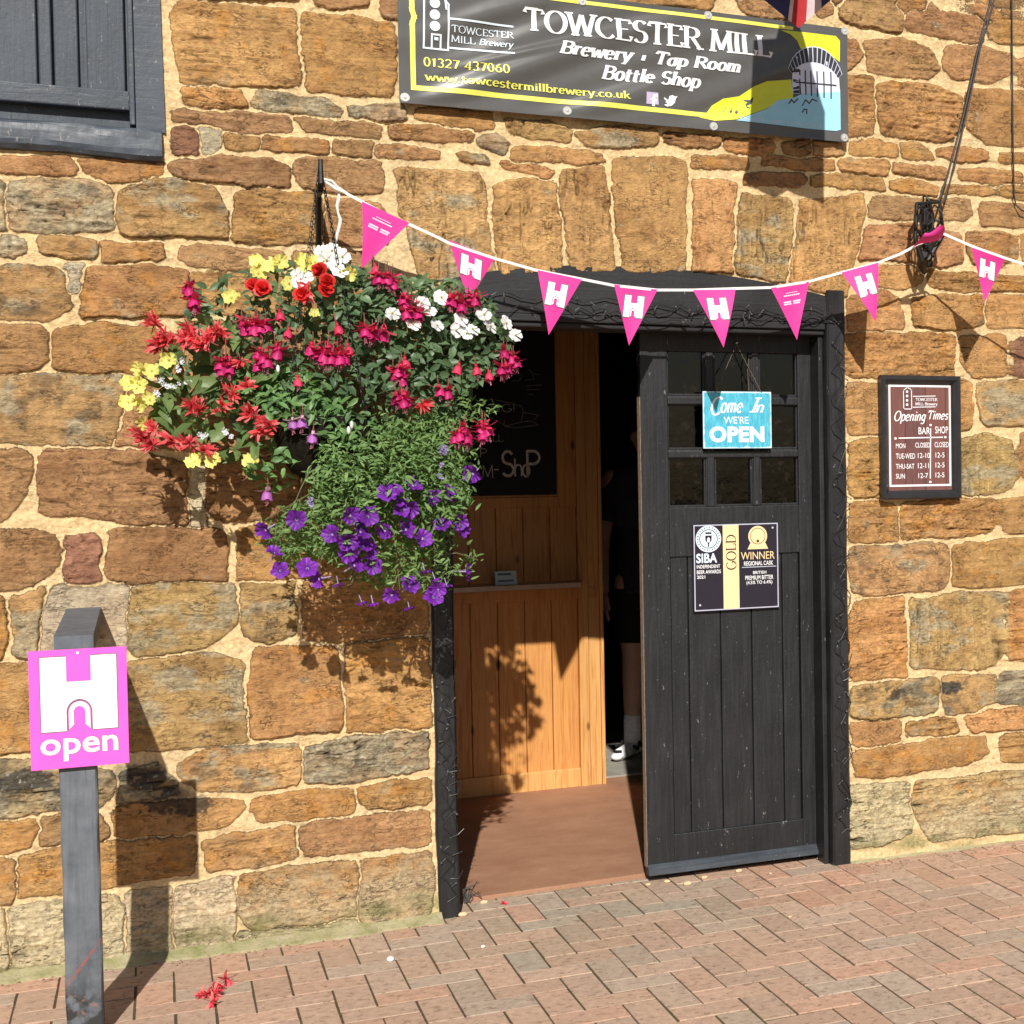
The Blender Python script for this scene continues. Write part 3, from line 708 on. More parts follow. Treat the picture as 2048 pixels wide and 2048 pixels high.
gx = np.concatenate([np.arange(-3.2, -0.52, 0.03), np.arange(-0.52, 3.02, 0.0034), np.arange(3.02, 5.81, 0.03)])
gz = np.concatenate([np.arange(-0.04, 3.36, 0.0036), np.arange(3.36, 3.91, 0.03)])
NX, NZ = len(gx), len(gz)
X, Z = np.meshgrid(gx, gz)
wx = X+0.012*fbm(X/0.05, Z/0.05, 1)+0.007*vn(X/0.013, Z/0.013, 2)
wz = Z+0.010*fbm(X/0.06, Z/0.05, 3)+0.006*vn(X/0.015, Z/0.013, 4)
SDF = np.full(X.shape, -0.03); SD2 = np.full(X.shape, -0.03); SID = np.zeros(X.shape, np.int32)
for i, (code, poly) in enumerate(stones):
    p = np.array(poly); mg = 0.045
    i0, i1 = np.searchsorted(gx, p[:, 0].min()-mg), np.searchsorted(gx, p[:, 0].max()+mg)
    j0, j1 = np.searchsorted(gz, p[:, 1].min()-mg), np.searchsorted(gz, p[:, 1].max()+mg)
    if i1 <= i0 or j1 <= j0: continue
    x = wx[j0:j1, i0:i1]; z = wz[j0:j1, i0:i1]
    dm = np.full(x.shape, 1e9); ins = np.zeros(x.shape, bool)
    for k in range(len(p)):
        a = p[k]; b = p[(k+1) % len(p)]; e = b-a
        t = np.clip(((x-a[0])*e[0]+(z-a[1])*e[1])/(e@e+1e-12), 0, 1)
        dm = np.minimum(dm, (x-a[0]-t*e[0])**2+(z-a[1]-t*e[1])**2)
        c = ((a[1] > z) != (b[1] > z)) & (x < (b[0]-a[0])*(z-a[1])/(b[1]-a[1]+1e-12)+a[0]); ins ^= c
    s = np.where(ins, 1, -1)*np.sqrt(dm)
    cur = SDF[j0:j1, i0:i1]; up = s > cur
    sec = SD2[j0:j1, i0:i1]; sec[:] = np.maximum(sec, np.minimum(s, cur)); cur[up] = s[up]; SID[j0:j1, i0:i1][up] = i
vj = fbm(X/0.16, Z/0.10, 51, 3); SDF = np.minimum(SDF+np.where(np.isin([c for c, _ in stones], ['V', 'Y'])[SID], 0.0015, 0.0070)+0.0060*vj, 0.5*(SDF-SD2)-0.0030-0.0040*np.clip(vj+0.1, -0.4, 0.8))
# per-stone character
N = len(stones); codes = np.array([c for c, _ in stones])
base = {'o': (.440, .243, .098), 'b': (.385, .217, .100), 'h': (.44, .272, .115), 'g': (.39, .28, .155), 'y': (.45, .285, .12), 'r': (.27, .135, .082),
        's': (.54, .43, .26), 'S': (.48, .33, .155), 'm': (.52, .43, .29), 'V': (.45, .260, .105), 'Y': (.44, .285, .12), 'R': (.43, .236, .092)}
bc = np.array([base[c] for c in codes]); bc = bc*(1+rs.uniform(-.13, .13, (N, 1)))*(1+rs.uniform(-.04, .04, (N, 3)))
relief = np.where(codes == 'm', 0.0005, rs.uniform(0.005, 0.014, N))
ruf = rs.uniform(0.4, 1.1, N); ruf[codes == 'R'] = 1.9; ruf[codes == 's'] = 1.7; ruf[codes == 'S'] = 1.8; ruf[codes == 'g'] = 1.6; ruf[codes == 'Y'] = 1.3; ruf[codes == 'm'] = 0.35
tx, tz = rs.uniform(-.02, .02, N), rs.uniform(-.03, .03, N)
cxs = np.array([np.mean([q[0] for q in p]) for _, p in stones]); czs = np.array([np.mean([q[1] for q in p]) for _, p in stones])
vert = np.isin(codes, ['V', 'Y'])[SID]
lam = np.where(vert, fbm(X/0.012, Z/0.13, 11, 3), fbm(X/0.13+SID*3.1, Z/0.012, 12, 3))
mot = fbm(X/0.035, Z/0.028, 13, 4); big = fbm(X/0.16+SID*1.7, Z/0.12, 14, 3); fine = fbm(X/0.010, Z/0.008, 15, 2)
# bedding cracks: thin dark ledges running along the beds
crk = np.where(vert, fbm(X/0.035, Z/0.20, 31, 3), fbm(X/0.20+SID*5.3, Z/0.030, 32, 3)); crack = sstep(0.045, 0.0, np.abs(crk-0.02))*sstep(-0.15, 0.25, fbm(X/0.09, Z/0.09, 33, 2))
inner = sstep(-0.002, 0.0048, SDF)
rr = ruf[SID]
H = relief[SID]*inner+(SDF > -0.002)*inner*(tx[SID]*(X-cxs[SID])+tz[SID]*(Z-czs[SID]))
H = H+inner*(rr*(0.0050*lam+0.0056*mot+0.0028*fine)+0.006*big-0.0085*crack*np.minimum(rr, 1.3))
H = H+(1-inner)*(0.0045*mot+0.0026*fine)+0.012*fbm(X/0.9, Z/0.7, 16, 2)*0.6
H = H+0.018*sstep(0.30, 0.0, Z)*(1-0.3*mot)
colr = bc[SID]
mod = (1+0.22*lam*np.minimum(rr, 1.2)+0.22*mot+0.22*big)[..., None]
colr = colr*np.clip(mod, 0.45, 1.6)
# colour drift inside a stone: browner, yellower
dr = sstep(0.02, 0.45, fbm(X/0.11+SID*2.2, Z/0.07, 21, 3))[..., None]
colr = colr*(1-dr)+colr*np.array([0.85, 0.80, 0.77])*dr
ir = (sstep(0.20, 0.42, fbm(X/0.06+SID*0.7, Z/0.05, 22, 3))*np.isin(codes, ['R', 'S', 'o'])[SID])[..., None]
colr = colr*(1-ir*0.38)+np.array([0.52, 0.225, 0.035])*ir*0.38
gr = fbm(X/0.09+SID*0.9, Z/0.05, 23, 4)
gmask = np.where(np.isin(codes, ['g'])[SID], sstep(-0.32, 0.12, gr), np.where(np.isin(codes, ['h', 'Y', 'y'])[SID], sstep(-0.02, 0.38, gr), 0.6*sstep(0.42, 0.66, gr)))[..., None]
lich = np.array([0.335, 0.285, 0.185])*(1+0.7*fine[..., None]+0.45*lam[..., None])
colr = colr*(1-gmask*0.85)+lich*gmask*0.85
dk = (sstep(0.12, 0.42, fbm(X/0.05, Z/0.035, 24, 4))*np.isin(codes, ['g', 'h'])[SID])[..., None]
colr = colr*(1-0.5*dk)+np.array([0.07, 0.062, 0.05])*0.5*dk
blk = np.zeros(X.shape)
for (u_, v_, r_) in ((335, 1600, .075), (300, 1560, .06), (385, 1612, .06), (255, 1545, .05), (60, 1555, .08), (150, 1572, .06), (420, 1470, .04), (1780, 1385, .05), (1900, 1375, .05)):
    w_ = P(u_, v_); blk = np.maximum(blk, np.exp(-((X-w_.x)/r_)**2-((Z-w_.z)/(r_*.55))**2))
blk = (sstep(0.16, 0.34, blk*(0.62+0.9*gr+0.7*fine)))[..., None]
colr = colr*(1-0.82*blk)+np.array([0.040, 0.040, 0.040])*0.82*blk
spk = (sstep(0.30, 0.42, vn(X/0.006, Z/0.006, 25))*np.isin(codes, ['g'])[SID]*sstep(-.1, .2, gr))[..., None]
colr = colr*(1-0.6*spk)+np.array([0.62, 0.58, 0.48])*0.6*spk
# pale leached foot of the wall, moss right at the ground
lo = (sstep(0.30, 0.06, Z+0.10*mot+0.10*big))[..., None]*0.62
colr = colr*(1-lo)+np.array([0.47, 0.40, 0.26])*(1+0.6*fine[..., None])*lo
ms = (sstep(0.11, 0.02, Z+0.05*mot+0.03*big)*sstep(-0.25, 0.25, fbm(X/0.22, Z/0.08, 26, 3)))[..., None]*0.8
colr = colr*(1-ms)+np.array([0.17, 0.17, 0.065])*ms
colr = colr*(1-0.62*(crack*inner)[..., None]*np.minimum(rr, 1.2)[..., None])
mort = np.ones(X.shape+(3,))*np.array([0.690, 0.510, 0.278])
old = sstep(-0.05, 0.5, fbm(X/0.35, Z/0.3, 27, 3)+0.35*sstep(0.9, 0.1, Z)*sstep(0.9, -0.3, X))[..., None]
mort = mort*(1-old*0.5)+np.array([0.60, 0.47, 0.28])*old*0.5
mort = mort*(1+0.22*mot[..., None])
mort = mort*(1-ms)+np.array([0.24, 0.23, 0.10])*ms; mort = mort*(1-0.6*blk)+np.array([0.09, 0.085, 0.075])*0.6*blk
Yv = -H
verts = np.stack([X, Yv, Z], -1).reshape(-1, 3).astype(np.float32)
ii = np.arange(NX*NZ).reshape(NZ, NX)
q = np.stack([ii[:-1, :-1], ii[:-1, 1:], ii[1:, 1:], ii[1:, :-1]], -1)
fcx = 0.25*(X[:-1, :-1]+X[1:, 1:]+X[:-1, 1:]+X[1:, :-1]); fcz = 0.25*(Z[:-1, :-1]+Z[1:, 1:]+Z[:-1, 1:]+Z[1:, :-1])
top = np.interp(fcx, LTX, LTZ)
hole = ((fcx > XL0+0.02) & (fcx < XR1-0.02) & (fcz < top-0.02)) | ((fcx < WXR-0.02) & (fcx > -1.2) & (fcz > WZB+0.02) & (fcz < 3.7))
q = q[~hole].reshape(-1, 4).astype(np.int32)
me = bpy.data.meshes.new('stone_wall'); nf = len(q)
me.vertices.add(len(verts)); me.vertices.foreach_set('co', verts.ravel())
me.loops.add(nf*4); me.loops.foreach_set('vertex_index', q.ravel())
me.polygons.add(nf); me.polygons.foreach_set('loop_start', np.arange(0, nf*4, 4, dtype=np.int32)); me.polygons.foreach_set('loop_total', np.full(nf, 4, np.int32))
me.polygons.foreach_set('use_smooth', np.ones(nf, bool)); me.update()
a = me.attributes.new('sd', 'FLOAT', 'POINT'); a.data.foreach_set('value', SDF.ravel().astype(np.float32))
a = me.attributes.new('ruf', 'FLOAT', 'POINT'); a.data.foreach_set('value', np.clip(rr*0.55+0.5*big, 0.1, 1.2).ravel().astype(np.float32))
for nm, arr in (('stonecol', colr), ('mortarcol', mort)):
    a = me.attributes.new(nm, 'FLOAT_COLOR', 'POINT')
    a.data.foreach_set('color', np.concatenate([np.clip(arr, 0.004, 1), np.ones(arr.shape[:2]+(1,))], -1).ravel().astype(np.float32))
BUILD = empty('stone_building', (1.6, 0.0, 0.0))
tag(BUILD, 'old ochre ironstone building with pale mortar, black half-open door and grey shutter', 'building')
WALL = link('stone_wall', me, M_WALL, BUILD)

# ---- grey boarded shutter, upper left
SH = 0.035
def sx(x, y=300): return PT('A', x, y, SH).x
zr0, zr1 = PT('A', 500, 600, SH).z, PT('A', 500, 492, SH).z
sh = empty('shutter', (0, 0, 0)); sh.parent = BUILD; sh.matrix_parent_inverse = Matrix.Translation(BUILD.location).inverted()
mb = MB()
ed = [-0.75, -0.60, -0.46, sx(-60), sx(203), sx(213), sx(293), sx(303), sx(438), sx(476), sx(690)]
for x0, x1, pr in ((-0.75, -0.60, 0), (-0.597, sx(-60), 0), (sx(-50), sx(205), 0), (sx(214), sx(288), 0.012), (sx(296), sx(434), 0), (sx(476), sx(690), 0.004)):
    mb.box(x0+0.001, x1-0.001, SH-pr, SH+0.03, zr1-0.005, 3.7, 0.004)
mb.box(-0.8, sx(745), SH+0.022, SH+0.05, zr0-0.05, 3.7)
mb.build('boards', M_SHUT, sh)
mb = MB(); mb.box(-0.78, sx(712), SH-0.018, SH+0.02, zr0, zr1, 0.005); mb.build('bottom_rail', M_SHUTF, sh)
mb = MB()
xr_t, xr_b = PT('A', 884, 0).x, PT('A', 912, 650).x; xi = PT('A', 742, 300).x
zs_t = PT('A', 500, 672).z; zs_b = PT('A', 450, 850).z
mb.add([(xi, -0.014, zs_t-0.02), (xr_b, -0.014, zs_t-0.02), (xr_t-0.01, -0.014, 3.72), (xi, -0.014, 3.72), (xi, 0.08, zs_t-0.02), (xr_b, 0.08, zs_t-0.02), (xr_t-0.01, 0.08, 3.72), (xi, 0.08, 3.72)],
       [(0, 1, 2, 3), (7, 6, 5, 4), (0, 3, 7, 4), (1, 5, 6, 2), (0, 4, 5, 1), (3, 2, 6, 7)])
mb.box(xi-0.018, xi-0.002, -0.004, 0.06, zs_t, 3.72, 0.003)
f1 = mb.build('frame_post', M_SHUTF, sh)
# rough beam under the shutter
n = 220; v = []; f = []; K = 9; xs_ = np.linspace(-0.9, PT('A', 893, 780).x, n+1)
jt = [0.0045*fbm(xs_/0.09, xs_*0+3*q_, 60+q_, 4) for q_ in range(K)]
for i in range(n+1):
    k = i/n; x = xs_[i]; t = zs_t-0.010; b = zs_b-0.010*k+0.012*float(fbm(xs_[i:i+1]/0.25, xs_[i:i+1]*0, 77, 3)[0])
    for q_, (yy, zz) in enumerate(((-0.006, t), (-0.024, t-0.006), (-0.029, t-0.014), (-0.031, t*.66+b*.34), (-0.033, t*.33+b*.67), (-0.030, b+0.016), (-0.020, b+0.003), (0.0, b), (0.09, b))):
        v.append((x, yy+jt[q_][i], zz+(jt[(q_+2) % K][i] if 0 < q_ < 7 else 0)))
    v.append((x, 0.09, t))
K += 1
for i in range(n):
    for j in range(K): f.append((i*K+j, i*K+(j+1) % K, (i+1)*K+(j+1) % K, (i+1)*K+j))
f += [tuple(range(K)), tuple(n*K+j for j in range(K-1, -1, -1))]
o = mesh('sill_beam', v, f, M_SHUTF, sh)
bm = bmesh.new(); bm.from_mesh(o.data); bmesh.ops.recalc_face_normals(bm, faces=bm.faces); bm.to_mesh(o.data); bm.free()

# ---- door frame
fr = empty('door_frame', (0, 0, 0)); fr.parent = BUILD; fr.matrix_parent_inverse = Matrix.Translation(BUILD.location).inverted()
def post(name, x0, x1, y0, y1, z0, z1, seed):
    n = 40; v = []; f = []; rn = random.Random(seed); ph = rn.random()*6
    for i in range(n+1):
        z = z0+(z1-z0)*i/n; w = 0.0022*math.sin(i*0.55+ph)+0.0012*math.sin(i*1.7+ph)
        for (x, y) in ((x0+w, y0+0.008), (x0+0.007+w, y0+0.7*w), (x1-0.008+w*0.5, y0+0.7*w), (x1+w*0.5, y0+0.010), (x1+w*0.5, y1), (x0+w, y1)): v.append((x, y, z))
    for i in range(n):
        for j in range(6): f.append((i*6+j, i*6+(j+1) % 6, (i+1)*6+(j+1) % 6, (i+1)*6+j))
    f += [tuple(range(5, -1, -1)), tuple(n*6+j for j in range(6))]
    return mesh(name, v, f, M_FRAME, fr)
post('jamb', XL0, XL1, -0.022, 0.13, -0.02, 2.06, 1)
post('jamb', XR0, XR1, -0.022, 0.20, -0.02, 2.20, 2)
mb = MB(); mb.box(2.292, XR0-0.001, 0.02, 0.10, 0.0, 2.03, 0.003); mb.build('stop_bead', M_FRAME, fr)
# arched lintel beam: a rounded upper board and a thinner moulded board below
n = 48; v = []; f = []; x0, x1 = LTX[0]+0.0, XR1-0.001
zm = PT('Z', 900, 575).z
for i in range(n+1):
    x = x0+(x1-x0)*i/n; t = float(np.interp(x, LTX, LTZ)); b = min(zm, t-0.02)
    for (yy, zz) in ((0.16, t), (-0.006, t), (-0.010+0.0008*math.sin(i*.8), t-0.006), (-0.010+0.0012*math.sin(i*.5), (t+b)/2), (-0.010, b), (0.16, b)): v.append((x, yy, zz))
for i in range(n):
    for j in range(6): f.append((i*6+j, i*6+(j+1) % 6, (i+1)*6+(j+1) % 6, (i+1)*6+j))
f += [tuple(range(6)), tuple(n*6+j for j in range(5, -1, -1))]
lin = mesh('lintel', v, f, M_LINTEL, fr)
bm = bmesh.new(); bm.from_mesh(lin.data); bmesh.ops.recalc_face_normals(bm, faces=bm.faces); bm.to_mesh(lin.data); bm.free()
mb = MB()
mb.box(XL1-0.06, XR0, -0.008, 0.16, ZH+0.020, zm-0.001, 0.004); mb.box(XL1, XR0, 0.004, 0.16, ZH, ZH+0.021, 0.006)
mb.build('lower_lintel_board', M_LINTEL, fr)

# ---- door leaf (closed right-hand leaf): x 1.615 .. 2.300, front at y = 0.105
DY = 0.105
def dx(t, x, y): return PT(t, x, y, DY).x
def dz(t, x, y): return PT(t, x, y, DY).z
DX0, DX1 = 1.618, 2.300
DZ0, DZ1 = 0.030, 2.045
door = empty('door', (0, 0, 0)); door.parent = BUILD; door.matrix_parent_inverse = Matrix.Translation(BUILD.location).inverted()
ps0, ps1 = dx('O', 447, 1000), dx('O', 1640, 1000)            # pane area
zt0 = dz('O', 1000, 205); zt1 = dz('O', 1000, 1622)
mb = MB()
mb.box(DX0, ps0, DY, DY+0.045, DZ0, DZ1, 0.004); mb.box(ps1, DX1, DY, DY+0.045, DZ0, DZ1, 0.004)
zl0 = dz('F', 300, 1132)                                        # top of boarded panel
mb.box(ps0-0.001, ps1+0.001, DY+0.0015, DY+0.044, zt0, DZ1, 0.003); mb.box(ps0-0.001, ps1+0.001, DY+0.0015, DY+0.044, zl0, zt1, 0.003)
zb1 = dz('I', 300, 850)
mb.box(ps0-0.001, ps1+0.001, DY+0.0015, DY+0.044, DZ0, zb1, 0.003)
mb.build('leaf_frame', M_DOOR, door)
mb = MB()
pb = [ps0+0.001, dx('F', 85, 1500), dx('F', 262, 1500), dx('F', 434, 1500), dx('F', 604, 1500), ps1-0.001]
for a, b in zip(pb[:-1], pb[1:]): mb.box(a+0.0015, b-0.0015, DY+0.009, DY+0.03, zb1-0.004, zl0+0.004, 0.0045)
mb.box(ps0, ps1, DY+0.022, DY+0.038, zb1-0.01, zl0+0.01); mb.build('panel_boards', M_DOOR, door)
zk = dz('I', 400, 985)
mb = MB(); mb.add([(DX0-0.002, DY-0.001, zk), (DX1+0.002, DY-0.001, zk), (DX1+0.002, DY-0.022, zk-0.018), (DX0-0.002, DY-0.022, zk-0.018), (DX0-0.002, DY-0.026, 0.026), (DX1+0.002, DY-0.026, 0.026), (DX0-0.002, DY+0.012, 0.026), (DX1+0.002, DY+0.012, 0.026)],
                   [(0, 1, 2, 3), (3, 2, 5, 4), (4, 5, 7, 6), (0, 3, 4, 6), (1, 7, 5, 2)])
mb.build('kick_board', M_KICK, door)
# glazing bars and nine panes
colx = [(ps0, dx('O', 795, 1300)), (dx('O', 882, 1300), dx('O', 1222, 1300)), (dx('O', 1298, 1300), ps1)]
rowz = [(dz('O', 1000, 608), zt0), (dz('O', 1000, 1098), dz('O', 1000, 700)), (zt1, dz('O', 1000, 1185))]
mb = MB()
for a, b in ((colx[0][1], colx[1][0]), (colx[1][1], colx[2][0])):
    mb.box(a, b, DY+0.006, DY+0.036, zt1-0.001, zt0+0.001, 0.004); mb.box(a+0.004, b-0.004, DY-0.001, DY+0.03, zt1, zt0, 0.004)
for a, b in ((rowz[0][0], rowz[1][1]), (rowz[1][0], rowz[2][1])):
    mb.box(ps0-0.001, ps1+0.001, DY+0.008, DY+0.034, b, a, 0.004) if b < a else mb.box(ps0-0.001, ps1+0.001, DY+0.008, DY+0.034, a, b, 0.004)
    lo_, hi_ = min(a, b), max(a, b); mb.box(ps0-0.002, ps1+0.002, DY-0.003, DY+0.03, lo_+0.005, hi_-0.004, 0.004)
for a, b in colx:                                             # little beads round each pane
    for (z0_, z1_) in [(min(r), max(r)) for r in rowz]:
        mb.box(a-0.001, a+0.006, DY+0.010, DY+0.03, z0_, z1_, 0.002); mb.box(b-0.006, b+0.001, DY+0.010, DY+0.03, z0_, z1_, 0.002)
        mb.box(a, b, DY+0.011, DY+0.029, z0_-0.001, z0_+0.008, 0.002)
mb.build('glazing_bars', M_DOOR, door)
for a, b in colx:
    for (z0_, z1_) in [(min(r), max(r)) for r in rowz]:
        mb = MB(); mb.box(a-0.002, b+0.002, DY+0.022, DY+0.026, z0_-0.002, z1_+0.002); mb.build('pane', M_GLASS, door)
mb = MB(); mb.box(DX0-0.0015, DX0+0.002, DY+0.004, DY+0.041, DZ0+0.02, DZ1-0.25, 0.001); mb.build('worn_edge', plain('bare_wood_edge', (0.30, 0.22, 0.15), 0.8, 0.3, 60), door)

# ---- lobby: pine partition facing out, dark room behind
PY_ = 1.885
part = empty('pine_partition', (0, 0, 0)); part.parent = BUILD; part.matrix_parent_inverse = Matrix.Translation(BUILD.location).inverted()
def px_(t, x, y, Y=PY_): return PT(t, x, y, Y)
xP1 = px_('E', 1396, 1600).x; xP0 = 0.94
xa0 = px_('E', 1250, 1100).x; xs0 = px_('E', 1150, 900).x
zr_hi = px_('E', 1000, 812).z; zr_lo = px_('E', 1000, 868).z; zs_hi = px_('E', 900, 1322).z; zs_lo = px_('E', 900, 1388).z
zk_hi = px_('H', 900, 550).z
bw = px_('E', 955, 1000).x-px_('E', 805, 1000).x; b0 = px_('E', 805, 1000).x
mb = MB()
k = -4
while b0+k*bw < xa0:
    a, b = max(xP0, b0+k*bw), min(xa0, b0+(k+1)*bw)
    if b-a > 0.01: mb.box(a+0.0012, b-0.0012, PY_, PY_+0.02, 0.01, 2.48, 0.004)
    k += 1
mb.box(xP0, xa0, PY_+0.014, PY_+0.03, 0.01, 2.48); mb.build('boards', M_PINE, part)
mb = MB(); mb.box(xP0, xa0-0.001, PY_-0.016, PY_+0.004, 0.004, zk_hi, 0.004); mb.build('skirting', M_PINE2, part)
mb = MB(); mb.box(xP0, xs0, PY_-0.015, PY_+0.004, zr_lo, zr_hi, 0.003); mb.box(xs0, xa0-0.001, PY_-0.014, PY_+0.004, zr_lo-0.004, 2.48, 0.003); mb.box(xP0, xs0+0.001, PY_-0.014, PY_+0.004, 2.30, 2.48, 0.003); mb.build('panel_frame', M_PINE, part)
mb = MB()
mb.box(xa0, xa0+(xP1-xa0)*0.38, PY_-0.022, PY_+0.03, 0.003, 2.48, 0.004); mb.box(xa0+(xP1-xa0)*0.40, xP1-0.018, PY_-0.014, PY_+0.03, 0.003, 2.48, 0.004)
mb.box(xP1-0.017, xP1, PY_-0.020, PY_+0.09, 0.003, 2.48, 0.003); mb.build('architrave', M_PINE2, part)
xsh1 = px_('E', 1275, 1290, PY_-0.08).x
mb = MB(); mb.box(xP0, px_('E', 1360, 1290).x, PY_-0.018, PY_+0.002, zs_lo, zs_hi-0.002, 0.003); mb.build('shelf_rail', M_PINE, part)
zsh = px_('E', 900, 1312, PY_-0.2).z
SHZ = zsh+0.010
mb = MB(); mb.prism([(xP0, 0)]*3, 0, 0) if False else None
v = [(xP0, PY_-0.20, zsh-0.012), (xsh1-0.03, PY_-0.20, zsh-0.012), (xsh1+0.02, PY_-0.02, zsh-0.012), (xP0, PY_-0.02, zsh-0.012)]
v += [(a, b, SHZ) for a, b, c in v]
mesh('shelf', v, [(3, 2, 1, 0), (4, 5, 6, 7), (0, 1, 5, 4), (1, 2, 6, 5), (2, 3, 7, 6), (3, 0, 4, 7)], plain('polished_shelf', (0.50, 0.37, 0.27), 0.30, 0.1, 20, 0, 0.6), part)
# room shell
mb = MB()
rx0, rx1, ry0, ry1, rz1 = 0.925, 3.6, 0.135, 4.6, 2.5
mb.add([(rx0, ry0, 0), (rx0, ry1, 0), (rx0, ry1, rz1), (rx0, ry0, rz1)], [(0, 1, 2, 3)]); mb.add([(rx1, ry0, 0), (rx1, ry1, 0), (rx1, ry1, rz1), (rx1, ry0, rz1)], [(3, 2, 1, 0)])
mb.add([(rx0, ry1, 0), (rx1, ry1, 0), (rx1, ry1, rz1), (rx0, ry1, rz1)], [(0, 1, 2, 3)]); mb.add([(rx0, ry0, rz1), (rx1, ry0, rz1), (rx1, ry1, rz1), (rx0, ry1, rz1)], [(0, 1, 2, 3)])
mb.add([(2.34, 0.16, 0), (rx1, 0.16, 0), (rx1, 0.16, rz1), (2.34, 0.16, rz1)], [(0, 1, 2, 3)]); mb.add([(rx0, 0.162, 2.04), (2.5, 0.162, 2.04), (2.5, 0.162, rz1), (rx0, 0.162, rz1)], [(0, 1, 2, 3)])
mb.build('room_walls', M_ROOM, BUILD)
mb = MB(); mb.add([(XL0+0.03, 0.150, 0.012), (2.36, 0.215, 0.012), (2.36, 1.995, 0.012), (XL0+0.03, 1.995, 0.012), (XL0+0.03, 0.150, -0.02), (2.36, 0.215, -0.02)], [(0, 1, 2, 3), (4, 5, 1, 0)])
tag(mb.build('lobby_floor', M_FLOOR), kind='structure')
mb = MB(); mb.box(XL0, 3.6, 1.997, 4.6, -0.02, 0.020); tag(mb.build('back_room_floor', M_SLAB), kind='structure')
# ------------------------------------------------------------------ ground
g = 0.1045; ox, oy = 1.07-3*g, -0.815-2*g
rp = random.Random(11)
pv, pf, pc = [], [], []
pal = [(.50, .335, .240), (.515, .34, .243), (.485, .335, .243), (.50, .35, .258), (.475, .35, .262), (.45, .35, .268), (.525, .325, .228), (.49, .338, .245)]
def paver(x0, x1, y0, y1):
    j = 0.0022+rp.random()*0.0018; x0 += j; x1 -= j; y0 += j; y1 -= j
    dz = rp.uniform(-0.0015, 0.0012); tx_, ty_ = rp.uniform(-.006, .006), rp.uniform(-.008, .008); b = 0.0007
    cx, cy = (x0+x1)/2, (y0+y1)/2; a = rp.uniform(-0.009, 0.009)
    def rot(x, y): return (cx+(x-cx)-(y-cy)*a, cy+(y-cy)+(x-cx)*a)
    base_ = len(pv)
    for (e, z) in ((b, 0.0), (0.0, -0.0010), (0.0, -0.03)):
        for (x, y) in ((x0+e, y0+e), (x1-e, y0+e), (x1-e, y1-e), (x0+e, y1-e)):
            X_, Y_ = rot(x, y); pv.append((X_, Y_, z+dz+tx_*(x-cx)+ty_*(y-cy)))
    fs = [(0, 1, 2, 3)]+[(4*k+(i+1) % 4, 4*k+i, 4*k+4+i, 4*k+4+(i+1) % 4) for k in (0, 1) for i in range(4)]
    for q_ in fs: pf.append(tuple(base_+i for i in q_))
    c = list(rp.choice(pal)); m_ = rp.uniform(0.90, 1.08); c = [k*m_ for k in c]
    if x0 > 0.75 and x0 < 1.75 and y0 > -0.75 and rp.random() < 0.75:
        c = [c[0]*0.87, c[1]*0.96, c[2]*0.96]
    if x0 > 1.8 and y0 > -0.6: c = [c[0]*1.03, c[1]*0.97, c[2]*0.94]
    pc.extend([c]*len(fs))
for i in range(-45, 62):
    for jx in range(-60, 12):
        r_ = (i-jx) % 4
        if r_ == 0: a = (ox+i*g, ox+(i+2)*g, oy+jx*g, oy+(jx+1)*g)
        elif r_ == 3: a = (ox+i*g, ox+(i+1)*g, oy+jx*g, oy+(jx+2)*g)
        else: continue
        if a[2] < -5.9 or a[0] < -3.3 or a[1] > 5.9: continue
        inside = a[0] > XL1-0.08 and a[1] < XR0+0.12
        lim = 0.155 if inside else 0.03
        y1 = min(a[3], lim)
        if y1-a[2] < 0.02: continue
        paver(a[0], a[1], a[2], y1)
pav = mesh('pavement', pv, pf, M_PAVER)
at = pav.data.attributes.new('tint', 'FLOAT_COLOR', 'FACE'); at.data.foreach_set('color', np.concatenate([np.array(pc), np.ones((len(pc), 1))], 1).astype(np.float32).ravel())
tag(pav, kind='structure')
mb = MB(); mb.add([(-40, -45, -0.0030), (45, -45, -0.0030), (45, 0.16, -0.0030), (-40, 0.16, -0.0030)], [(0, 1, 2, 3)])
tag(mb.build('ground', M_BED), kind='structure')
def fillet(name, x0, x1, dep, hgt, seed):
    n = int((x1-x0)/0.01); v = []; f = []; xs = np.linspace(x0, x1, n+1)
    e1 = fbm(xs/0.12, xs*0, seed, 4)*0.5; e2 = fbm(xs/0.05, xs*0+3, seed+1, 3)*0.5
    for i, x in enumerate(xs):
        d_ = dep*(1+0.55*e1[i]+0.2*e2[i]); h_ = hgt*(1+0.8*e2[i])
        for k in range(7):
            t = k/6; v.append((x, 0.01-(d_+0.01)*t, max(0.0005, h_*(1-t)**1.3*(1+0.5*e2[(i+k*3) % (n+1)])+0.004-0.0035*t)))
        v.append((x, -d_-0.003, -0.012))
    for i in range(n):
        for k in range(7): f.append((i*8+k, i*8+k+1, (i+1)*8+k+1, (i+1)*8+k))
    tag(mesh(name, v, f, M_FILLET, None, True), kind='structure')
fillet('kerb_strip', -3.2, XL0+0.01, 0.085, 0.03, 41); fillet('kerb_strip', XR1-0.005, 5.8, 0.03, 0.02, 47)

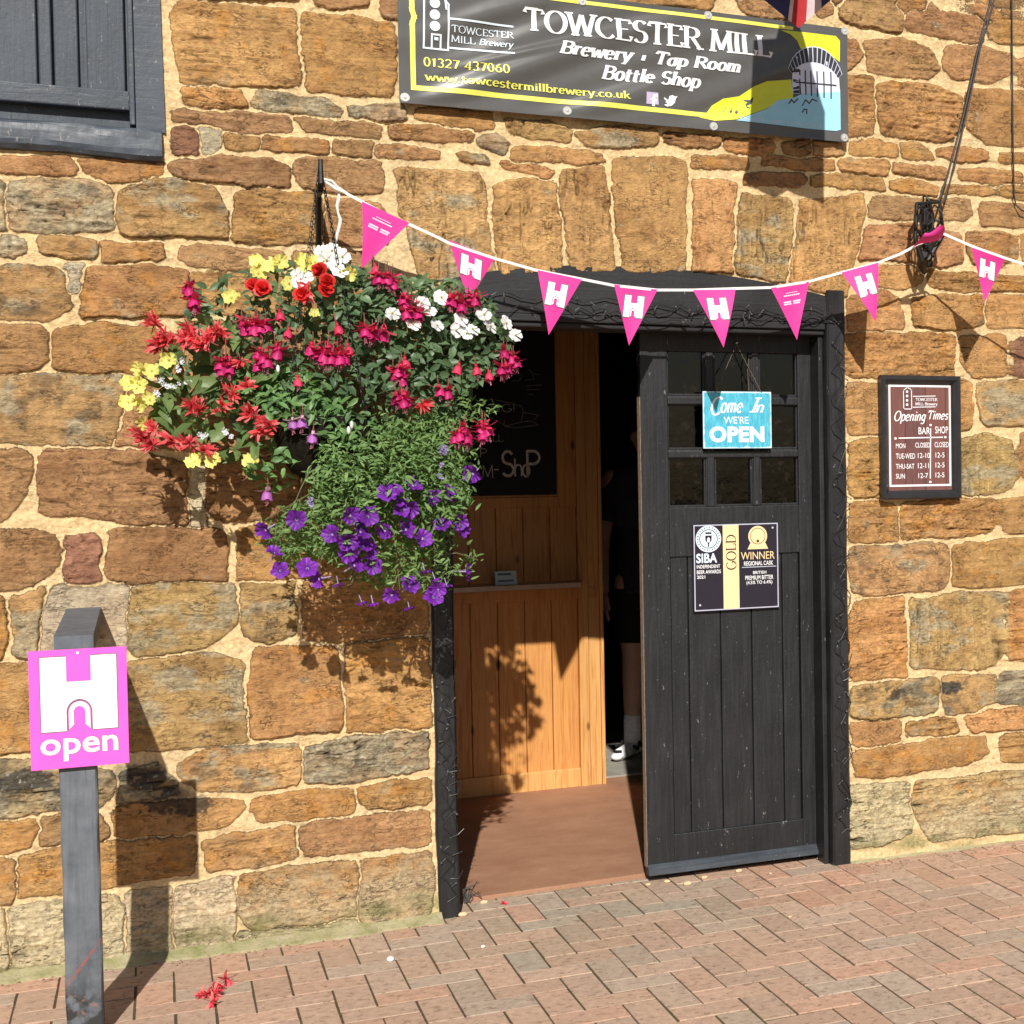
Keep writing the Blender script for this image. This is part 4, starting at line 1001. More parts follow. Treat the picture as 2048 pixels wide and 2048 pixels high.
# ------------------------------------------------------------------ vinyl banner
BY = -0.040
bl, br, trc = P(799, 206, BY), P(1697, 284, BY), P(1697, 58, BY)
bx0, bx1, bz0, bz1 = bl.x, br.x, (bl.z+br.z)/2, trc.z
def wr(x, z):
    u = (x-bx0)/(bx1-bx0); w = (z-bz0)/(bz1-bz0); edge = min(1, 6*u*1.0, 6*(1-u), 7*w, 7*(1-w)); edge = max(edge, 0.12)
    d_ = (x-bx0)*0.42-(z-bz0)
    s_ = 0.0055*math.sin(d_*26+1.0)+0.0032*math.sin(d_*57+2.0*u)+0.003*math.sin(((x-bx0)*0.75-(z-bz0))*17)
    ridge = 0.009*math.exp(-((z-bz0-0.06-0.40*(x-bx0)+0.09*(x-bx0)**2)/0.012)**2)*max(0, 1-abs(u-0.27)/0.30)
    return -(s_*edge*(1.35-0.5*u)+1.1*ridge*edge)-0.004*math.sin(u*math.pi)
def clothgrid(x0, x1, z0, z1, nx, nz, y, fn):
    v = [(x0+(x1-x0)*i/nx, y+fn(x0+(x1-x0)*i/nx, z0+(z1-z0)*j/nz), z0+(z1-z0)*j/nz) for j in range(nz+1) for i in range(nx+1)]
    f = [(j*(nx+1)+i, j*(nx+1)+i+1, (j+1)*(nx+1)+i+1, (j+1)*(nx+1)+i) for j in range(nz) for i in range(nx)]
    return v, f
def vinyl(name, col, rough=0.3):
    m = NT(name); c = m.coord(); m.set(m.ramp(m.noise(c, 30, 2), [(0.3, [k*0.93 for k in col]), (0.7, col)]), rough, 0.0, 0.5)
    m.bump(m.noise(m.coord('Object', (500, 500, 500)), 1.0, 1), 0.05, 0.001); return m.mat
M_VIN = vinyl('charcoal_vinyl', (0.095, 0.093, 0.090), 0.24)
V_W = vinyl('white_vinyl', (0.82, 0.82, 0.84), 0.4); V_Y = vinyl('lemon_vinyl', (0.78, 0.76, 0.13), 0.4); V_Y2 = vinyl('acid_yellow_vinyl', (0.70, 0.74, 0.03), 0.4)
V_B = vinyl('pale_blue_vinyl', (0.33, 0.66, 0.84), 0.4); V_L = vinyl('lilac_white_vinyl', (0.66, 0.70, 0.86), 0.4); V_K = vinyl('near_black_vinyl', (0.035, 0.034, 0.036), 0.4); V_P = vinyl('pale_blue_line_vinyl', (0.70, 0.80, 0.86), 0.4); V_F = vinyl('lilac_icon_vinyl', (0.55, 0.48, 0.68), 0.4)
ban = empty('banner', ((bx0+bx1)/2, BY, bz0))
tag(ban, 'charcoal vinyl banner with white TOWCESTER MILL lettering and yellow border above the door', 'banner')
v, f = clothgrid(bx0, bx1, bz0, bz1, 170, 48, BY, wr)
b0_ = len(v); v += [(a, b+0.002, c) for a, b, c in v]; f += [tuple(i+b0_ for i in q_[::-1]) for q_ in f]
mesh('sheet', v, f, M_VIN, ban, True)
def bp(t, x, y): w = PT(t, x, y, BY); return (w.x, w.z)
def conform(name, polys, lay, mat, step=0.03):
    """flat printed shapes laid on the wrinkled sheet: cut into small pieces that follow it"""
    m = MB()
    for pl in polys:
        bm = bmesh.new(); vs = [bm.verts.new((a, 0, c)) for a, c in pl]; bm.faces.new(vs)
        xs = [a for a, c in pl]; zs = [c for a, c in pl]
        for ax, lo, hi in ((0, min(xs), max(xs)), (2, min(zs), max(zs))):
            t = math.floor(lo/step)*step+step
            while t < hi:
                no = Vector((1, 0, 0)) if ax == 0 else Vector((0, 0, 1))
                bmesh.ops.bisect_plane(bm, geom=bm.verts[:]+bm.edges[:]+bm.faces[:], plane_co=no*t, plane_no=no); t += step
        bm.verts.index_update()
        m.add([(q_.co.x, BY-0.0016-0.0002*lay+wr(q_.co.x, q_.co.z), q_.co.z) for q_ in bm.verts], [[q_.index for q_ in f_.verts] for f_ in bm.faces]); bm.free()
    return m.raw(name, mat, ban, True)
def line(pts, w):
    out = []
    for a, b in zip(pts[:-1], pts[1:]):
        d_ = Vector((b[0]-a[0], b[1]-a[1])); 
        if d_.length < 1e-6: continue
        d_.normalize(); n_ = Vector((-d_.y, d_.x))*w/2; e_ = d_*w*0.5
        out.append([(a[0]+n_.x-e_.x, a[1]+n_.y-e_.y), (b[0]+n_.x+e_.x, b[1]+n_.y+e_.y), (b[0]-n_.x+e_.x, b[1]-n_.y+e_.y), (a[0]-n_.x-e_.x, a[1]-n_.y-e_.y)])
    return out
# yellow border
yl = bp('M', 190, 400)[0]; yb = bp('M', 800, 792)[1]; yt = bp('N', 600, 132)[1]
bord = line([(yl, yt), (yl, bp('M', 190, 195)[1])], 0.016)+line([(yl, bp('M', 195, 60)[1]), (yl+0.008, bp('M', 200, 140)[1]), (yl+0.001, bp('M', 195, 215)[1])], 0.022)
bord = line([(yl, yt), (yl, bp('M', 190, 80)[1]), (yl+0.006, bp('M', 190, 140)[1]), (yl, bp('M', 190, 200)[1]), (yl, yb), (bp('N', 690, 930)[0], yb)], 0.017)
bord2 = line([(yl, yt), (bp('N', 1380, 232)[0], yt)], 0.013)
conform('yellow_border', bord, 1, V_Y); conform('yellow_border', bord2, 2, V_Y)
def bpl(s_, t='N'): return [bp(t, *[float(k) for k in q_.split(',')]) for q_ in s_.split()]
conform('picture_panel', [bpl('640,945 700,905 740,850 830,795 960,775 1080,695 1180,655 1380,640 1390,800 1240,835 1180,875 930,965 760,975')], 3, V_Y2)
conform('picture_panel', [bpl('1290,240 1650,282 1735,292 1768,330 1768,500 1700,450 1640,405 1450,395 1420,330 1370,280')], 3, V_Y2)
conform('picture_panel', [bpl('925,972 1180,878 1260,812 1385,792 1500,740 1770,720 1775,1045 1740,1055 1500,1035 1100,990')], 4, V_B)
conform('picture_panel', [bpl('1385,560 1440,520 1530,500 1620,505 1700,555 1760,620 1768,740 1385,760')], 5, V_L)
arch = []
ac = bp('N', 1570, 660); 
a_in = bp('N', 1570, 505)[1]-ac[1]; a_out = bp('N', 1570, 385)[1]-ac[1]; ah = bp('N', 1770, 660)[0]-ac[0]
for i in range(15):
    a0, a1 = math.radians(18+i*9.8), math.radians(18+(i+0.82)*9.8)
    arch.append([(ac[0]+ah*0.95*math.cos(a0), ac[1]+a_in*math.sin(a0)), (ac[0]+ah*1.12*math.cos(a0), ac[1]+a_out*math.sin(a0)), (ac[0]+ah*1.12*math.cos(a1), ac[1]+a_out*math.sin(a1)), (ac[0]+ah*0.95*math.cos(a1), ac[1]+a_in*math.sin(a1))])
outl = [[((p_[0]-sum(q_[0] for q_ in pl)/4)*1.22+sum(q_[0] for q_ in pl)/4, (p_[1]-sum(q_[1] for q_ in pl)/4)*1.12+sum(q_[1] for q_ in pl)/4) for p_ in pl] for pl in arch]
for k in range(6):
    z_ = 560+k*34; arch.append([bp('N', 1392, z_), bp('N', 1440, z_-4), bp('N', 1440, z_+22), bp('N', 1392, z_+26)])
conform('arch_outline', outl, 6, V_L); conform('arch_stones', arch, 7, V_K)
rail = []
for k, xx in enumerate((1445, 1490, 1535, 1585, 1638, 1695)): rail += line([bp('N', xx, 570+k*3), bp('N', xx+2, 752+k*8)], 0.0055)
rail += line([bp('N', 1400, 660), bp('N', 1735, 690)], 0.006)
rail += line(bpl('1355,835 1375,805 1395,830 1425,800'), 0.0045)+line(bpl('1465,850 1490,805 1520,835 1545,800 1580,815'), 0.0045)+line(bpl('1465,905 1480,880 1500,885 1498,915'), 0.0045)
conform('railings', rail, 8, V_K)
duck = [bpl('965,822 1000,805 1035,800 1055,775 1062,758 1078,762 1085,775 1074,772 1072,795 1060,832 1030,850 995,848')]+line(bpl('1015,848 1020,868 1035,872'), 0.005)
for k in range(3):
    xx = 828+k*44; yy = 885+k*8; duck.append(bpl('%d,%d %d,%d %d,%d %d,%d %d,%d' % (xx, yy, xx+16, yy-4, xx+24, yy-26, xx+28, yy+10, xx+12, yy+24)))
conform('ducks', duck, 5, V_K)
def btext(name, text, c0, c1, ztop, mat, thick, thin, serif, slant, lay, ref=(0, 1)):
    a = bp(*c0); b = bp(*c1); t = bp(*ztop)[1]
    z = (a[1]+b[1])/2; h = t-a[1]
    pen(name, text, (a[0], z, b[0], z+h), BY-0.0022-0.0002*lay, mat, ban, thick, thin, serif, slant, ref, surf=wr, step=0.00004)
btext('lettering', 'TOWCESTER MILL', ('M', 1112, 258), ('N', 1228, 460), ('M', 1100, 70), V_W, .20, .048, .165, 0, 4)
btext('lettering', 'Brewery * Tap Room', ('M', 1415, 455), ('N', 970, 585), ('M', 1430, 352), V_W, .23, .10, .14, .24, 4)
btext('lettering', 'Bottle Shop', ('M', 1775, 670), ('N', 650, 705), ('M', 1790, 560), V_W, .23, .10, .14, .24, 4)
btext('lettering', '01327 437060', ('M', 282, 556), ('M', 998, 622), ('M', 282, 482), V_Y, .15, .10, .07, 0, 4)
btext('lettering', 'www.towcestermillbrewery.co.uk', ('M', 290, 678), ('N', 78, 802), ('M', 290, 612), V_Y, .165, .095, .10, 0, 4)
btext('lettering', 'TOWCESTER', ('M', 512, 268), ('M', 1040, 328), ('M', 512, 212), V_P, .125, .06, .09, 0, 4)
btext('lettering', 'MILL', ('M', 515, 350), ('M', 722, 372), ('M', 515, 296), V_P, .12, .06, .09, 0, 4)
btext('lettering', 'Brewery', ('M', 752, 376), ('M', 1038, 406), ('M', 752, 322), V_P, .15, .08, .07, .24, 4)
btext('lettering', 'NORTHAMPTONSHIRE', ('N', 960, 972), ('N', 1640, 1022), ('N', 960, 948), V_L, .12, .06, .05, 0, 6)
lg = line([bp('M', 505, 160), bp('M', 1030, 222)], 0.0065)+line([bp('M', 510, 400), bp('M', 1035, 452)], 0.0065)
for pts_ in ([(285, 20), (282, 400), (490, 420), (490, 40), (450, -10)], [(350, 405), (350, 290), (425, 298), (425, 410)]):
    lg += line([bp('M', *p_) for p_ in pts_], 0.006)
for k, cy_ in enumerate((28, 125, 222)):
    c_ = bp('M', 375, cy_); r_ = 0.017; lg.append([(c_[0]+r_*math.cos(i*0.45), c_[1]+r_*math.sin(i*0.45)) for i in range(14)])
lg.append([bp('M', *p_) for p_ in ((370, 312), (405, 316), (405, 342), (370, 338))])
zlo = bp('M', 285, 20)[1]
lg += line([(bp('M', 285, 20)[0], zlo), (bp('M', 285, 20)[0], bz1-0.045), (bp('M', 375, 20)[0], bz1-0.022), (bp('M', 455, 20)[0], bz1-0.045), (bp('M', 470, -10)[0], bz1-0.10)], 0.006)
c_ = bp('M', 375, 28); lg.append([(c_[0]+0.017*math.cos(i*0.45), c_[1]+0.047+0.017*math.sin(i*0.45)) for i in range(14)])
conform('mill_logo', lg, 5, V_P)
conform('social_icon', [bpl('205,745 300,752 308,845 208,838')], 3, V_F)
ff = line(bpl('290,775 272,775 266,790 266,846'), 0.010)+line(bpl('246,806 288,810'), 0.008)
conform('social_icon', ff, 5, V_W)
conform('social_icon', [bpl('350,785 385,808 395,776 420,768 438,780 460,776 445,798 438,830 410,855 375,860 350,846 380,838 360,822 375,818 352,800')], 5, V_W)
ey = [bp('M', 125, 820), bp('M', 1485, 935), bp('N', 750, 1020), bp('N', 1805, 1110), bp('N', 1808, 252), bp('N', 705, 128), (bl.x+0.03, bz1-0.02), (bx0+0.62, bz1-0.02)]
for k, (ex, ez) in enumerate(ey):
    m_ = MB(); yy = BY+wr(ex, ez); ring(ex, ez, 0.005, 0.005, 0.0135, 0.0135, yy-0.0045, m_, 18); ring(ex, ez, 0.0135, 0.0135, 0.0155, 0.0155, yy-0.0020, m_, 18)
    m_.sphere((ex, yy-0.002, ez), 0.0062, 10, 6, 0, (1, 0.8, 1))
    m_.build('eyelet', plain('zinc_eyelet', (0.62, 0.61, 0.58), 0.35, 0.1, 30, 0.5, 0.5) if k == 0 else bpy.data.materials['zinc_eyelet'], ban)

# ------------------------------------------------------------------ flag hanging from a pole above, its lower corner in view
fl = empty('union_flag', (1.97, -0.7, 3.0)); tag(fl, 'hanging union flag with its red, white and navy lower corner above the banner', 'flag')
def fromshadow(u, v, s_):
    w = P(u, v, 0.0); return Vector((w.x-0.244*s_, -s_, w.z+0.706*s_))
tip = P(1597, 56, -0.64)
Apt = fromshadow(1650, 412, 0.88); Bpt = fromshadow(1498, 393, 0.80)
lowk = [(-1.0, fromshadow(1505, 100, 0.92)), (-0.72, fromshadow(1492, 372, 0.84)), (-0.45, fromshadow(1545, 396, 0.76)), (-0.25, P(1526, -2, -0.665)), (0.0, tip), (0.22, P(1664, -2, -0.68)), (0.42, fromshadow(1575, 384, 0.74)), (0.66, fromshadow(1648, 410, 0.86)), (1.0, fromshadow(1646, 245, 0.92))]
FT = 3.75
def flagpt(t, k):
    for (t0, p0), (t1, p1) in zip(lowk[:-1], lowk[1:]):
        if t <= t1+1e-9:
            b = p0.lerp(p1, (t-t0)/(t1-t0)); break
    topp = Vector((1.965+0.03*t, -0.82+0.30*t*0.3, FT))
    return b.lerp(topp, k)+Vector((0.018*math.sin(6*t+3*k), 0.02*math.sin(9*t+2*k), 0))*k
v = []; f = []; mi = []; n = 160; kk = 14
for j in range(kk+1):
    for i in range(n+1): v.append(flagpt(-1+2*i/n, j/kk))
for j in range(kk):
    for i in range(n):
        t = -1+2*(i+0.5)/n; f.append((j*(n+1)+i, j*(n+1)+i+1, (j+1)*(n+1)+i+1, (j+1)*(n+1)+i))
        mi.append(0 if t < -0.079 else 2 if t < -0.05 else 1 if t < 0.055 else 2 if t < 0.145 else 0)
M_NAVY = plain('navy_flag_cloth', (0.035, 0.035, 0.13), 0.8, 0.1); M_RED = plain('red_flag_cloth', (0.42, 0.025, 0.03), 0.8, 0.1); M_WCL = plain('white_flag_cloth', (0.62, 0.50, 0.52), 0.8, 0.1)
mesh('cloth', v, f, [M_NAVY, M_RED, M_WCL], fl, True, mi)
m_ = MB(); m_.tube([(1.965, 0.0, 3.70), (1.965, -1.0, 3.82)], 0.012, 8); m_.build('pole', M_IRON, fl)

# ------------------------------------------------------------------ bunting
M_PINK = cloth('pink_pennant_cloth', (0.84, 0.060, 0.375), 0.30); M_TAPE = plain('white_cotton_tape', (0.74, 0.70, 0.66), 0.8, 0.1, 60)
def so_s(u):           # how far the tape stands off the wall along its length
    return float(np.interp(u, [640, 820, 1100, 1700, 1860, 2050, 2420], [0.235, 0.20, 0.185, 0.22, 0.25, 0.40, 0.55]))
pts = [(643, 360), (655, 361), (695, 388), (725, 404), (775, 430), (820, 449), (870, 472), (900, 487), (990, 517), (1075, 541), (1163, 558), (1228, 571), (1315, 580), (1350, 580), (1386, 580), (1471, 577), (1542, 575), (1618, 563), (1683, 545), (1757, 525), (1800, 508), (1850, 482), (1884, 466), (1943, 492), (2010, 516), (2060, 532), (2160, 560), (2280, 588), (2420, 612)]
tape = [P(u, v, -so_s(u)) for u, v in pts]
bun = empty('bunting', tape[12]); tag(bun, 'white tape bunting with bright pink triangular pennants strung across the doorway', 'bunting')
m_ = MB()
for a, b in zip(tape[:-1], tape[1:]):
    d_ = (b-a).normalized(); up_ = Vector((0, 0, 1)); up_ = (up_-d_*up_.dot(d_)).normalized()*0.0046; bk = Vector((0, 0.0018, 0))
    m_.add([a-up_, b-up_, b+up_, a+up_, a-up_+bk, b-up_+bk, b+up_+bk, a+up_+bk], [(0, 1, 2, 3), (7, 6, 5, 4), (3, 2, 6, 7), (4, 5, 1, 0)])
m_.build('tape', M_TAPE, bun)
def hshape(s_=1.0):
    """castle H emblem as quads in a unit box, x -0.5..0.5, z 0..1"""
    return [[(-.5, 0), (-.17, 0), (-.17, .42), (-.5, .42)], [(.17, 0), (.5, 0), (.5, .42), (.17, .42)], [(-.5, .42), (.5, .42), (.5, .66), (-.5, .66)], [(-.5, .66), (-.16, .66), (-.16, 1), (-.5, 1)], [(.16, .66), (.5, .66), (.5, 1), (.16, 1)]]
def harch(n=10):
    """fill between the H's legs and its round arch, plus the arch ring"""
    fill = []; ringq = []; r = .17; rr_ = .14; ri = .075; cz_ = .25
    for i in range(n):
        a0, a1 = math.pi*i/n, math.pi*(i+1)/n
        fill.append([(r*math.cos(a0), cz_+r*math.sin(a0)), (r*math.cos(a0) if i < n/2 else r*math.cos(a0), .42+.002), (r*math.cos(a1), .42+.002), (r*math.cos(a1), cz_+r*math.sin(a1))])
        ringq.append([(ri*math.cos(a0), cz_+ri*math.sin(a0)), (rr_*math.cos(a0), cz_+rr_*math.sin(a0)), (rr_*math.cos(a1), cz_+rr_*math.sin(a1)), (ri*math.cos(a1), cz_+ri*math.sin(a1))])
    ringq.append([(ri, .08), (rr_, 0.02), (rr_, cz_), (ri, cz_)]); ringq.append([(-rr_, .02), (-ri, .08), (-ri, cz_), (-rr_, cz_)])
    return fill, ringq
def quadgrid(m, q_, fn, k=5):
    a_, b_, c_, d_ = [np.array(p_, float) for p_ in q_]; vv = []
    for j in range(k+1):
        for i in range(k+1):
            p_ = (a_*(1-i/k)+b_*i/k)*(1-j/k)+(d_*(1-i/k)+c_*i/k)*j/k; vv.append(fn(p_[0], p_[1]))
    m.add(vv, [(j*(k+1)+i, j*(k+1)+i+1, (j+1)*(k+1)+i+1, (j+1)*(k+1)+i) for j in range(k) for i in range(k)])
PEN_ = [(724, 403, 819, 446, 722, 537, 't', 0.012), (898, 480, 990, 516, 938, 604, 'h', -0.004), (1075, 540, 1164, 559, 1097, 670, 'h', 0.004), (1228, 569, 1315, 579, 1258, 691, 'h', 0.0), (1386, 580, 1471, 579, 1446, 696, 'h', 0.012), (1542, 576, 1618, 563, 1594, 680, 't', 0.0), (1683, 545, 1757, 525, 1750, 645, 'h', 0.014), (1943, 495, 2011, 517, 1970, 604, 'h', -0.012)]
M_PPR = plain('pale_pink_print', (0.84, 0.62, 0.76), 0.55, 0.05)
for (u0, v0, u1, v1, u2, v2, kind, curl) in PEN_:
    sa, sb = so_s(u0), so_s(u1); a = P(u0, v0, -sa); b = P(u1, v1, -sb); c = P(u2, v2, -(sa+sb)/2-curl*2)
    n = 14; v = []; f = []; idx = {}
    nrm = (b-a).cross(c-a).normalized(); nrm = nrm if nrm.y < 0 else -nrm
    def pp(s1, s2): # barycentric: along the top, down
        w = a.lerp(b, s1)*(1-s2)+c*s2
        return w+nrm*(0.006*math.sin(math.pi*s2)*math.sin(s1*4+u0)*(1-s2)+curl*math.sin(math.pi*s2*0.8))
    for j in range(n+1):
        for i in range(n+1-j):
            idx[(i, j)] = len(v); s2 = j/n; s1 = i/(n-j) if j < n else 0.5; v.append(pp(s1, s2))
    for j in range(n):
        for i in range(n-j):
            f.append((idx[(i, j)], idx[(i+1, j)], idx[(i, j+1)]))
            if i < n-j-1: f.append((idx[(i+1, j)], idx[(i+1, j+1)], idx[(i, j+1)]))
    b_ = len(v); v += [q_-nrm*0.0008 for q_ in v]; f += [tuple(i+b_ for i in q_[::-1]) for q_ in f]
    pn = mesh('pennant', v, f, M_PINK, bun, True)
    def onp(x, z, lay):  # x -0.5..0.5 across at that height, z 0 (tape) .. 1 (tip) -> sheet
        wid = (1-z); s1 = 0.5+x/max(wid, 0.05)*1.0
        w = pp(s1, z); return w+nrm*(0.0012+0.0003*lay)
    m1 = MB(); m2 = MB()
    if kind == 'h':
        fill, rq = harch()
        for q_ in hshape()+fill:
            quadgrid(m1, q_, lambda x, z: onp(x*0.44, 0.52-z*0.37, 3))
        for q_ in hshape(): quadgrid(m2, [(p_[0]*1.09, (p_[1]-.5)*1.09+.5) for p_ in q_], lambda x, z: onp(x*0.44, 0.52-z*0.37, 0))
        for q_ in rq: m1.add([onp(x*0.44, 0.52-z*0.37, 5) for x, z in q_], [(0, 1, 2, 3)])
        m2.raw('emblem_outline', M_GREYLINE, pn); m1.raw('emblem', M_WHITE, pn)
    else:
        for (z_, x0_, x1_, h_) in ((.135, -.14, .17, .011), (.175, -.20, .22, .022), (.285, -.22, -.02, .030), (.325, -.22, -.02, .026), (.285, .03, .22, .030), (.325, .03, .20, .026)):
            for k in range(8):
                xa = x0_+(x1_-x0_)*k/8; xb = x0_+(x1_-x0_)*(k+0.86)/8
                m1.add([onp(xa, z_+h_, 1), onp(xb, z_+h_, 1), onp(xb, z_, 1), onp(xa, z_, 1)], [(0, 1, 2, 3)])
        m1.raw('small_print', M_PPR, pn)
# pennant blown flat over its tape beside the iron bracket
a = P(1822, 494, -0.245); b = P(1880, 470, -0.26); c = P(1886, 455, -0.40)
v = []; f = []; n = 10
q0, q1, q2, q3 = P(1822, 498, -0.245), P(1884, 474, -0.262), P(1886, 452, -0.34), P(1850, 466, -0.31)
for j in range(n+1):
    for i in range(n+1):
        s1, s2 = i/n, j/n; w = q0.lerp(q1, s1)*(1-s2)+q3.lerp(q2, s1)*s2; v.append(w+Vector((0, -0.02*math.sin(s2*3.14), 0.006*math.sin(s1*6+s2*3))))
for j in range(n):
    for i in range(n): f.append((j*(n+1)+i, j*(n+1)+i+1, (j+1)*(n+1)+i+1, (j+1)*(n+1)+i))
b_ = len(v); v += [q_+Vector((0, 0.001, 0)) for q_ in v]; f += [tuple(i+b_ for i in q_[::-1]) for q_ in f]
tag(mesh('pennant', v, f, M_PINK, bun, True), 'pink pennant blown up and folded over the tape')

# ------------------------------------------------------------------ iron brackets and cables
hk = empty('hanging_bracket', P(650, 420, 0)); tag(hk, 'black iron wall bracket carrying the flower basket', 'bracket')
XB = P(690, 420, 0.0).x-0.02
tipb = P(641, 319, -0.45); root = Vector((tipb.x+0.03, -0.01, tipb.z-0.06))
m_ = MB(); m_.box(root.x-0.009, root.x+0.009, -0.022, 0.0, 2.05, tipb.z-0.02, 0.002); m_.build('wall_strap', M_IRON, hk)
m_ = MB(); m_.tube([root+Vector((0, 0, 0)), Vector((tipb.x+0.012, -0.22, tipb.z-0.075)), Vector((tipb.x, -0.42, tipb.z-0.085)), Vector((tipb.x-0.001, -0.455, tipb.z-0.07)), tipb], [0.010, 0.010, 0.010, 0.009, 0.007], 8); m_.build('arm', M_IRON, hk)
m_ = MB(); m_.tube([Vector((root.x, -0.02, 2.10)), Vector((root.x-0.01, -0.12, 2.24)), Vector((tipb.x+0.010, -0.28, tipb.z-0.085))], 0.008, 8); m_.build('brace', M_IRON, hk)
rb = empty('cable_bracket', P(1858, 480, 0)); tag(rb, 'black iron bracket wrapped in coiled cables right of the door', 'bracket')
def RB(x, y, s_=0.14): return PT('T', x, y, -s_)
m_ = MB()
bx = RB(300, 1200, 0).x
m_.box(bx-0.016, bx+0.020, -0.03, 0.0, RB(290, 1470, 0.03).z, RB(290, 1120, 0.03).z, 0.003); m_.build('wall_strap', M_IRON, rb)
m_ = MB()
for (x0_, y0_, x1_, y1_, w_) in ((258, 1125, 385, 1115, .006), (258, 1125, 250, 1320, .008), (385, 1115, 405, 1300, .007), (250, 1320, 290, 1440, .010), (405, 1290, 320, 1440, .010), (275, 1145, 300, 1140, .005)):
    m_.tube([RB(x0_, y0_), RB(x1_, y1_)], w_, 8)
for s1 in ((258, 1125), (385, 1115), (270, 1400)):
    a_ = RB(*s1); m_.tube([a_, Vector((bx+0.01, -0.005, a_.z+0.03))], 0.007, 8)
m_.tube([RB(290, 1400), RB(285, 1460, 0.08), RB(300, 1500, 0.03)], [0.02, 0.018, 0.012], 8)
m_.build('cage', M_IRON, rb)
m_ = MB(); rn = random.Random(4)
for k in range(6):
    cx_, cy_ = rn.uniform(290, 380), rn.uniform(1170, 1300); rx_, ry_ = rn.uniform(18, 48), rn.uniform(50, 110)
    m_.tube([RB(cx_+rx_*math.cos(t)+8*math.sin(3*t+k), cy_+ry_*math.sin(t), 0.15+0.02*math.sin(t*2+k)) for t in [i*2*math.pi/16 for i in range(17)]], 0.0034, 5)
m_.tube([RB(330, 1380), RB(345, 1405, 0.16), RB(360, 1435, 0.17)], 0.004, 5)
m_.build('cable_coil', M_CABLE, rb)
def cable(pts_, r, lab):
    o_ = MB().tube(pts_, r, 6).build('cable', M_CABLE); tag(o_, lab, 'cable', 'cables hanging down the right of the wall')
cable([RB(378, 1115, .14), RB(430, 960, .12), RB(520, 620, .10), RB(600, 250, .06), RB(662, 20, .04), RB(700, -130, .03), RB(760, -420, .02)], 0.0042, 'black cable slanting up from the coiled bracket, left one of the close pair')
cable([RB(402, 1120, .14), RB(462, 940, .12), RB(548, 560, .10), RB(612, 250, .06), RB(680, 20, .04), RB(718, -130, .03), RB(775, -420, .02)], 0.0036, 'black cable slanting up from the coiled bracket, right one of the close pair')
cable([RB(860, 1170, .03), RB(835, 1160, .03), RB(805, 1130, .02), RB(795, 1080, .02), RB(788, 700, .02), RB(785, 300, .02), RB(783, -20, .02), RB(781, -420, .02)], 0.0032, 'thin brown-black cable hanging straight down at the right edge')

# ------------------------------------------------------------------ heritage sign on its grey post
SY = -0.735
def sp(x, y): w = PT('V', x, y, SY); return (w.x, w.z)
pc_ = PG(100, 2073); pxr = -0.1528; pxl = P(132, 2020, -0.7146).x; pyf = -0.7146
ptz = P(*T('V', 575, 460), -0.7146).z-0.051
st = empty('sign_post', (pxr-0.05, pyf+0.05, 0)); tag(st, 'weathered grey timber post and rail end with a bright pink H open sign', 'sign post')
w_ = pxr-pxl; ptop = P(140, 1218, pyf+0.085).z
v = []; f = []; n = 30
for i in range(n+1):
    z = -0.02+(ptz+0.02)*i/n; e_ = 0.0012*math.sin(i*1.1)
    for (x, y) in ((pxl+e_, pyf+0.004), (pxl+0.004, pyf+e_), (pxr-0.004, pyf+e_), (pxr+e_, pyf+0.004), (pxr, pyf+w_), (pxl, pyf+w_)): v.append((x, y, z))
for i in range(n):
    for j in range(6): f.append((i*6+j, i*6+(j+1) % 6, (i+1)*6+(j+1) % 6, (i+1)*6+j))
mesh('post', v, f, M_POST, st)
zr_ = P(*T('V', 575, 460), pyf).z; w0_, w1_ = PT('V', 520, 185, 0), PT('V', 830, 185, 0)
rx0_, rx1_, rzb = pxl-0.004, pxr+0.001, w0_.z
m_ = MB(); zd = 0.05
m_.add([(rx0_, pyf-0.006, zr_), (rx1_, pyf-0.006, zr_), (rx1_, 0.02, rzb), (rx0_, 0.02, rzb), (rx0_, pyf-0.006, zr_-zd), (rx1_, pyf-0.006, zr_-zd), (rx1_, 0.02, rzb-zd), (rx0_, 0.02, rzb-zd)], [(0, 1, 2, 3), (7, 6, 5, 4), (0, 4, 5, 1), (1, 5, 6, 2), (2, 6, 7, 3), (3, 7, 4, 0)])
m_.build('rail', M_POST, st)
M_SPINK = print_mat('gloss_pink_board', (0.86, 0.115, 0.55), 0.35, 0.03)
c_ = [sp(85, 625), sp(1082, 572), sp(1108, 1750), sp(108, 1848)]
sx0 = (c_[0][0]+c_[3][0])/2; sx1 = (c_[1][0]+c_[2][0])/2; sz1 = (c_[0][1]+c_[1][1])/2; sz0 = (c_[2][1]+c_[3][1])/2
m_ = MB(); m_.box(sx0, sx1, SY, SY+0.004, sz0, sz1); sb = m_.build('sign_board', M_SPINK, st)
hx0, hx1, hz0, hz1 = sp(205, 1000)[0], sp(985, 1000)[0], (sp(210, 1455)[1]+sp(990, 1392)[1])/2, (sp(195, 690)[1]+sp(975, 650)[1])/2
def hm(p_, lay): return (hx0+(p_[0]+0.5)*(hx1-hx0), SY-0.0008-0.0003*lay, hz0+p_[1]*(hz1-hz0))
fill, rq = harch(16)
m1, m2 = MB(), MB()
for q_ in hshape()+fill: m1.add([hm(p_, 2) for p_ in q_], [(0, 1, 2, 3)])
for q_ in hshape(): 
    cx_, cz_ = 0, 0.5
    m2.add([hm((p_[0]*1.025, (p_[1]-0.5)*1.025+0.5), 0) for p_ in q_], [(0, 1, 2, 3)])
m2.raw('emblem_outline', M_GREYLINE, sb); m1.raw('emblem', M_WHITE, sb)
m1, m2 = MB(), MB()
for q_ in rq: m1.add([hm(p_, 4) for p_ in q_], [(0, 1, 2, 3)])
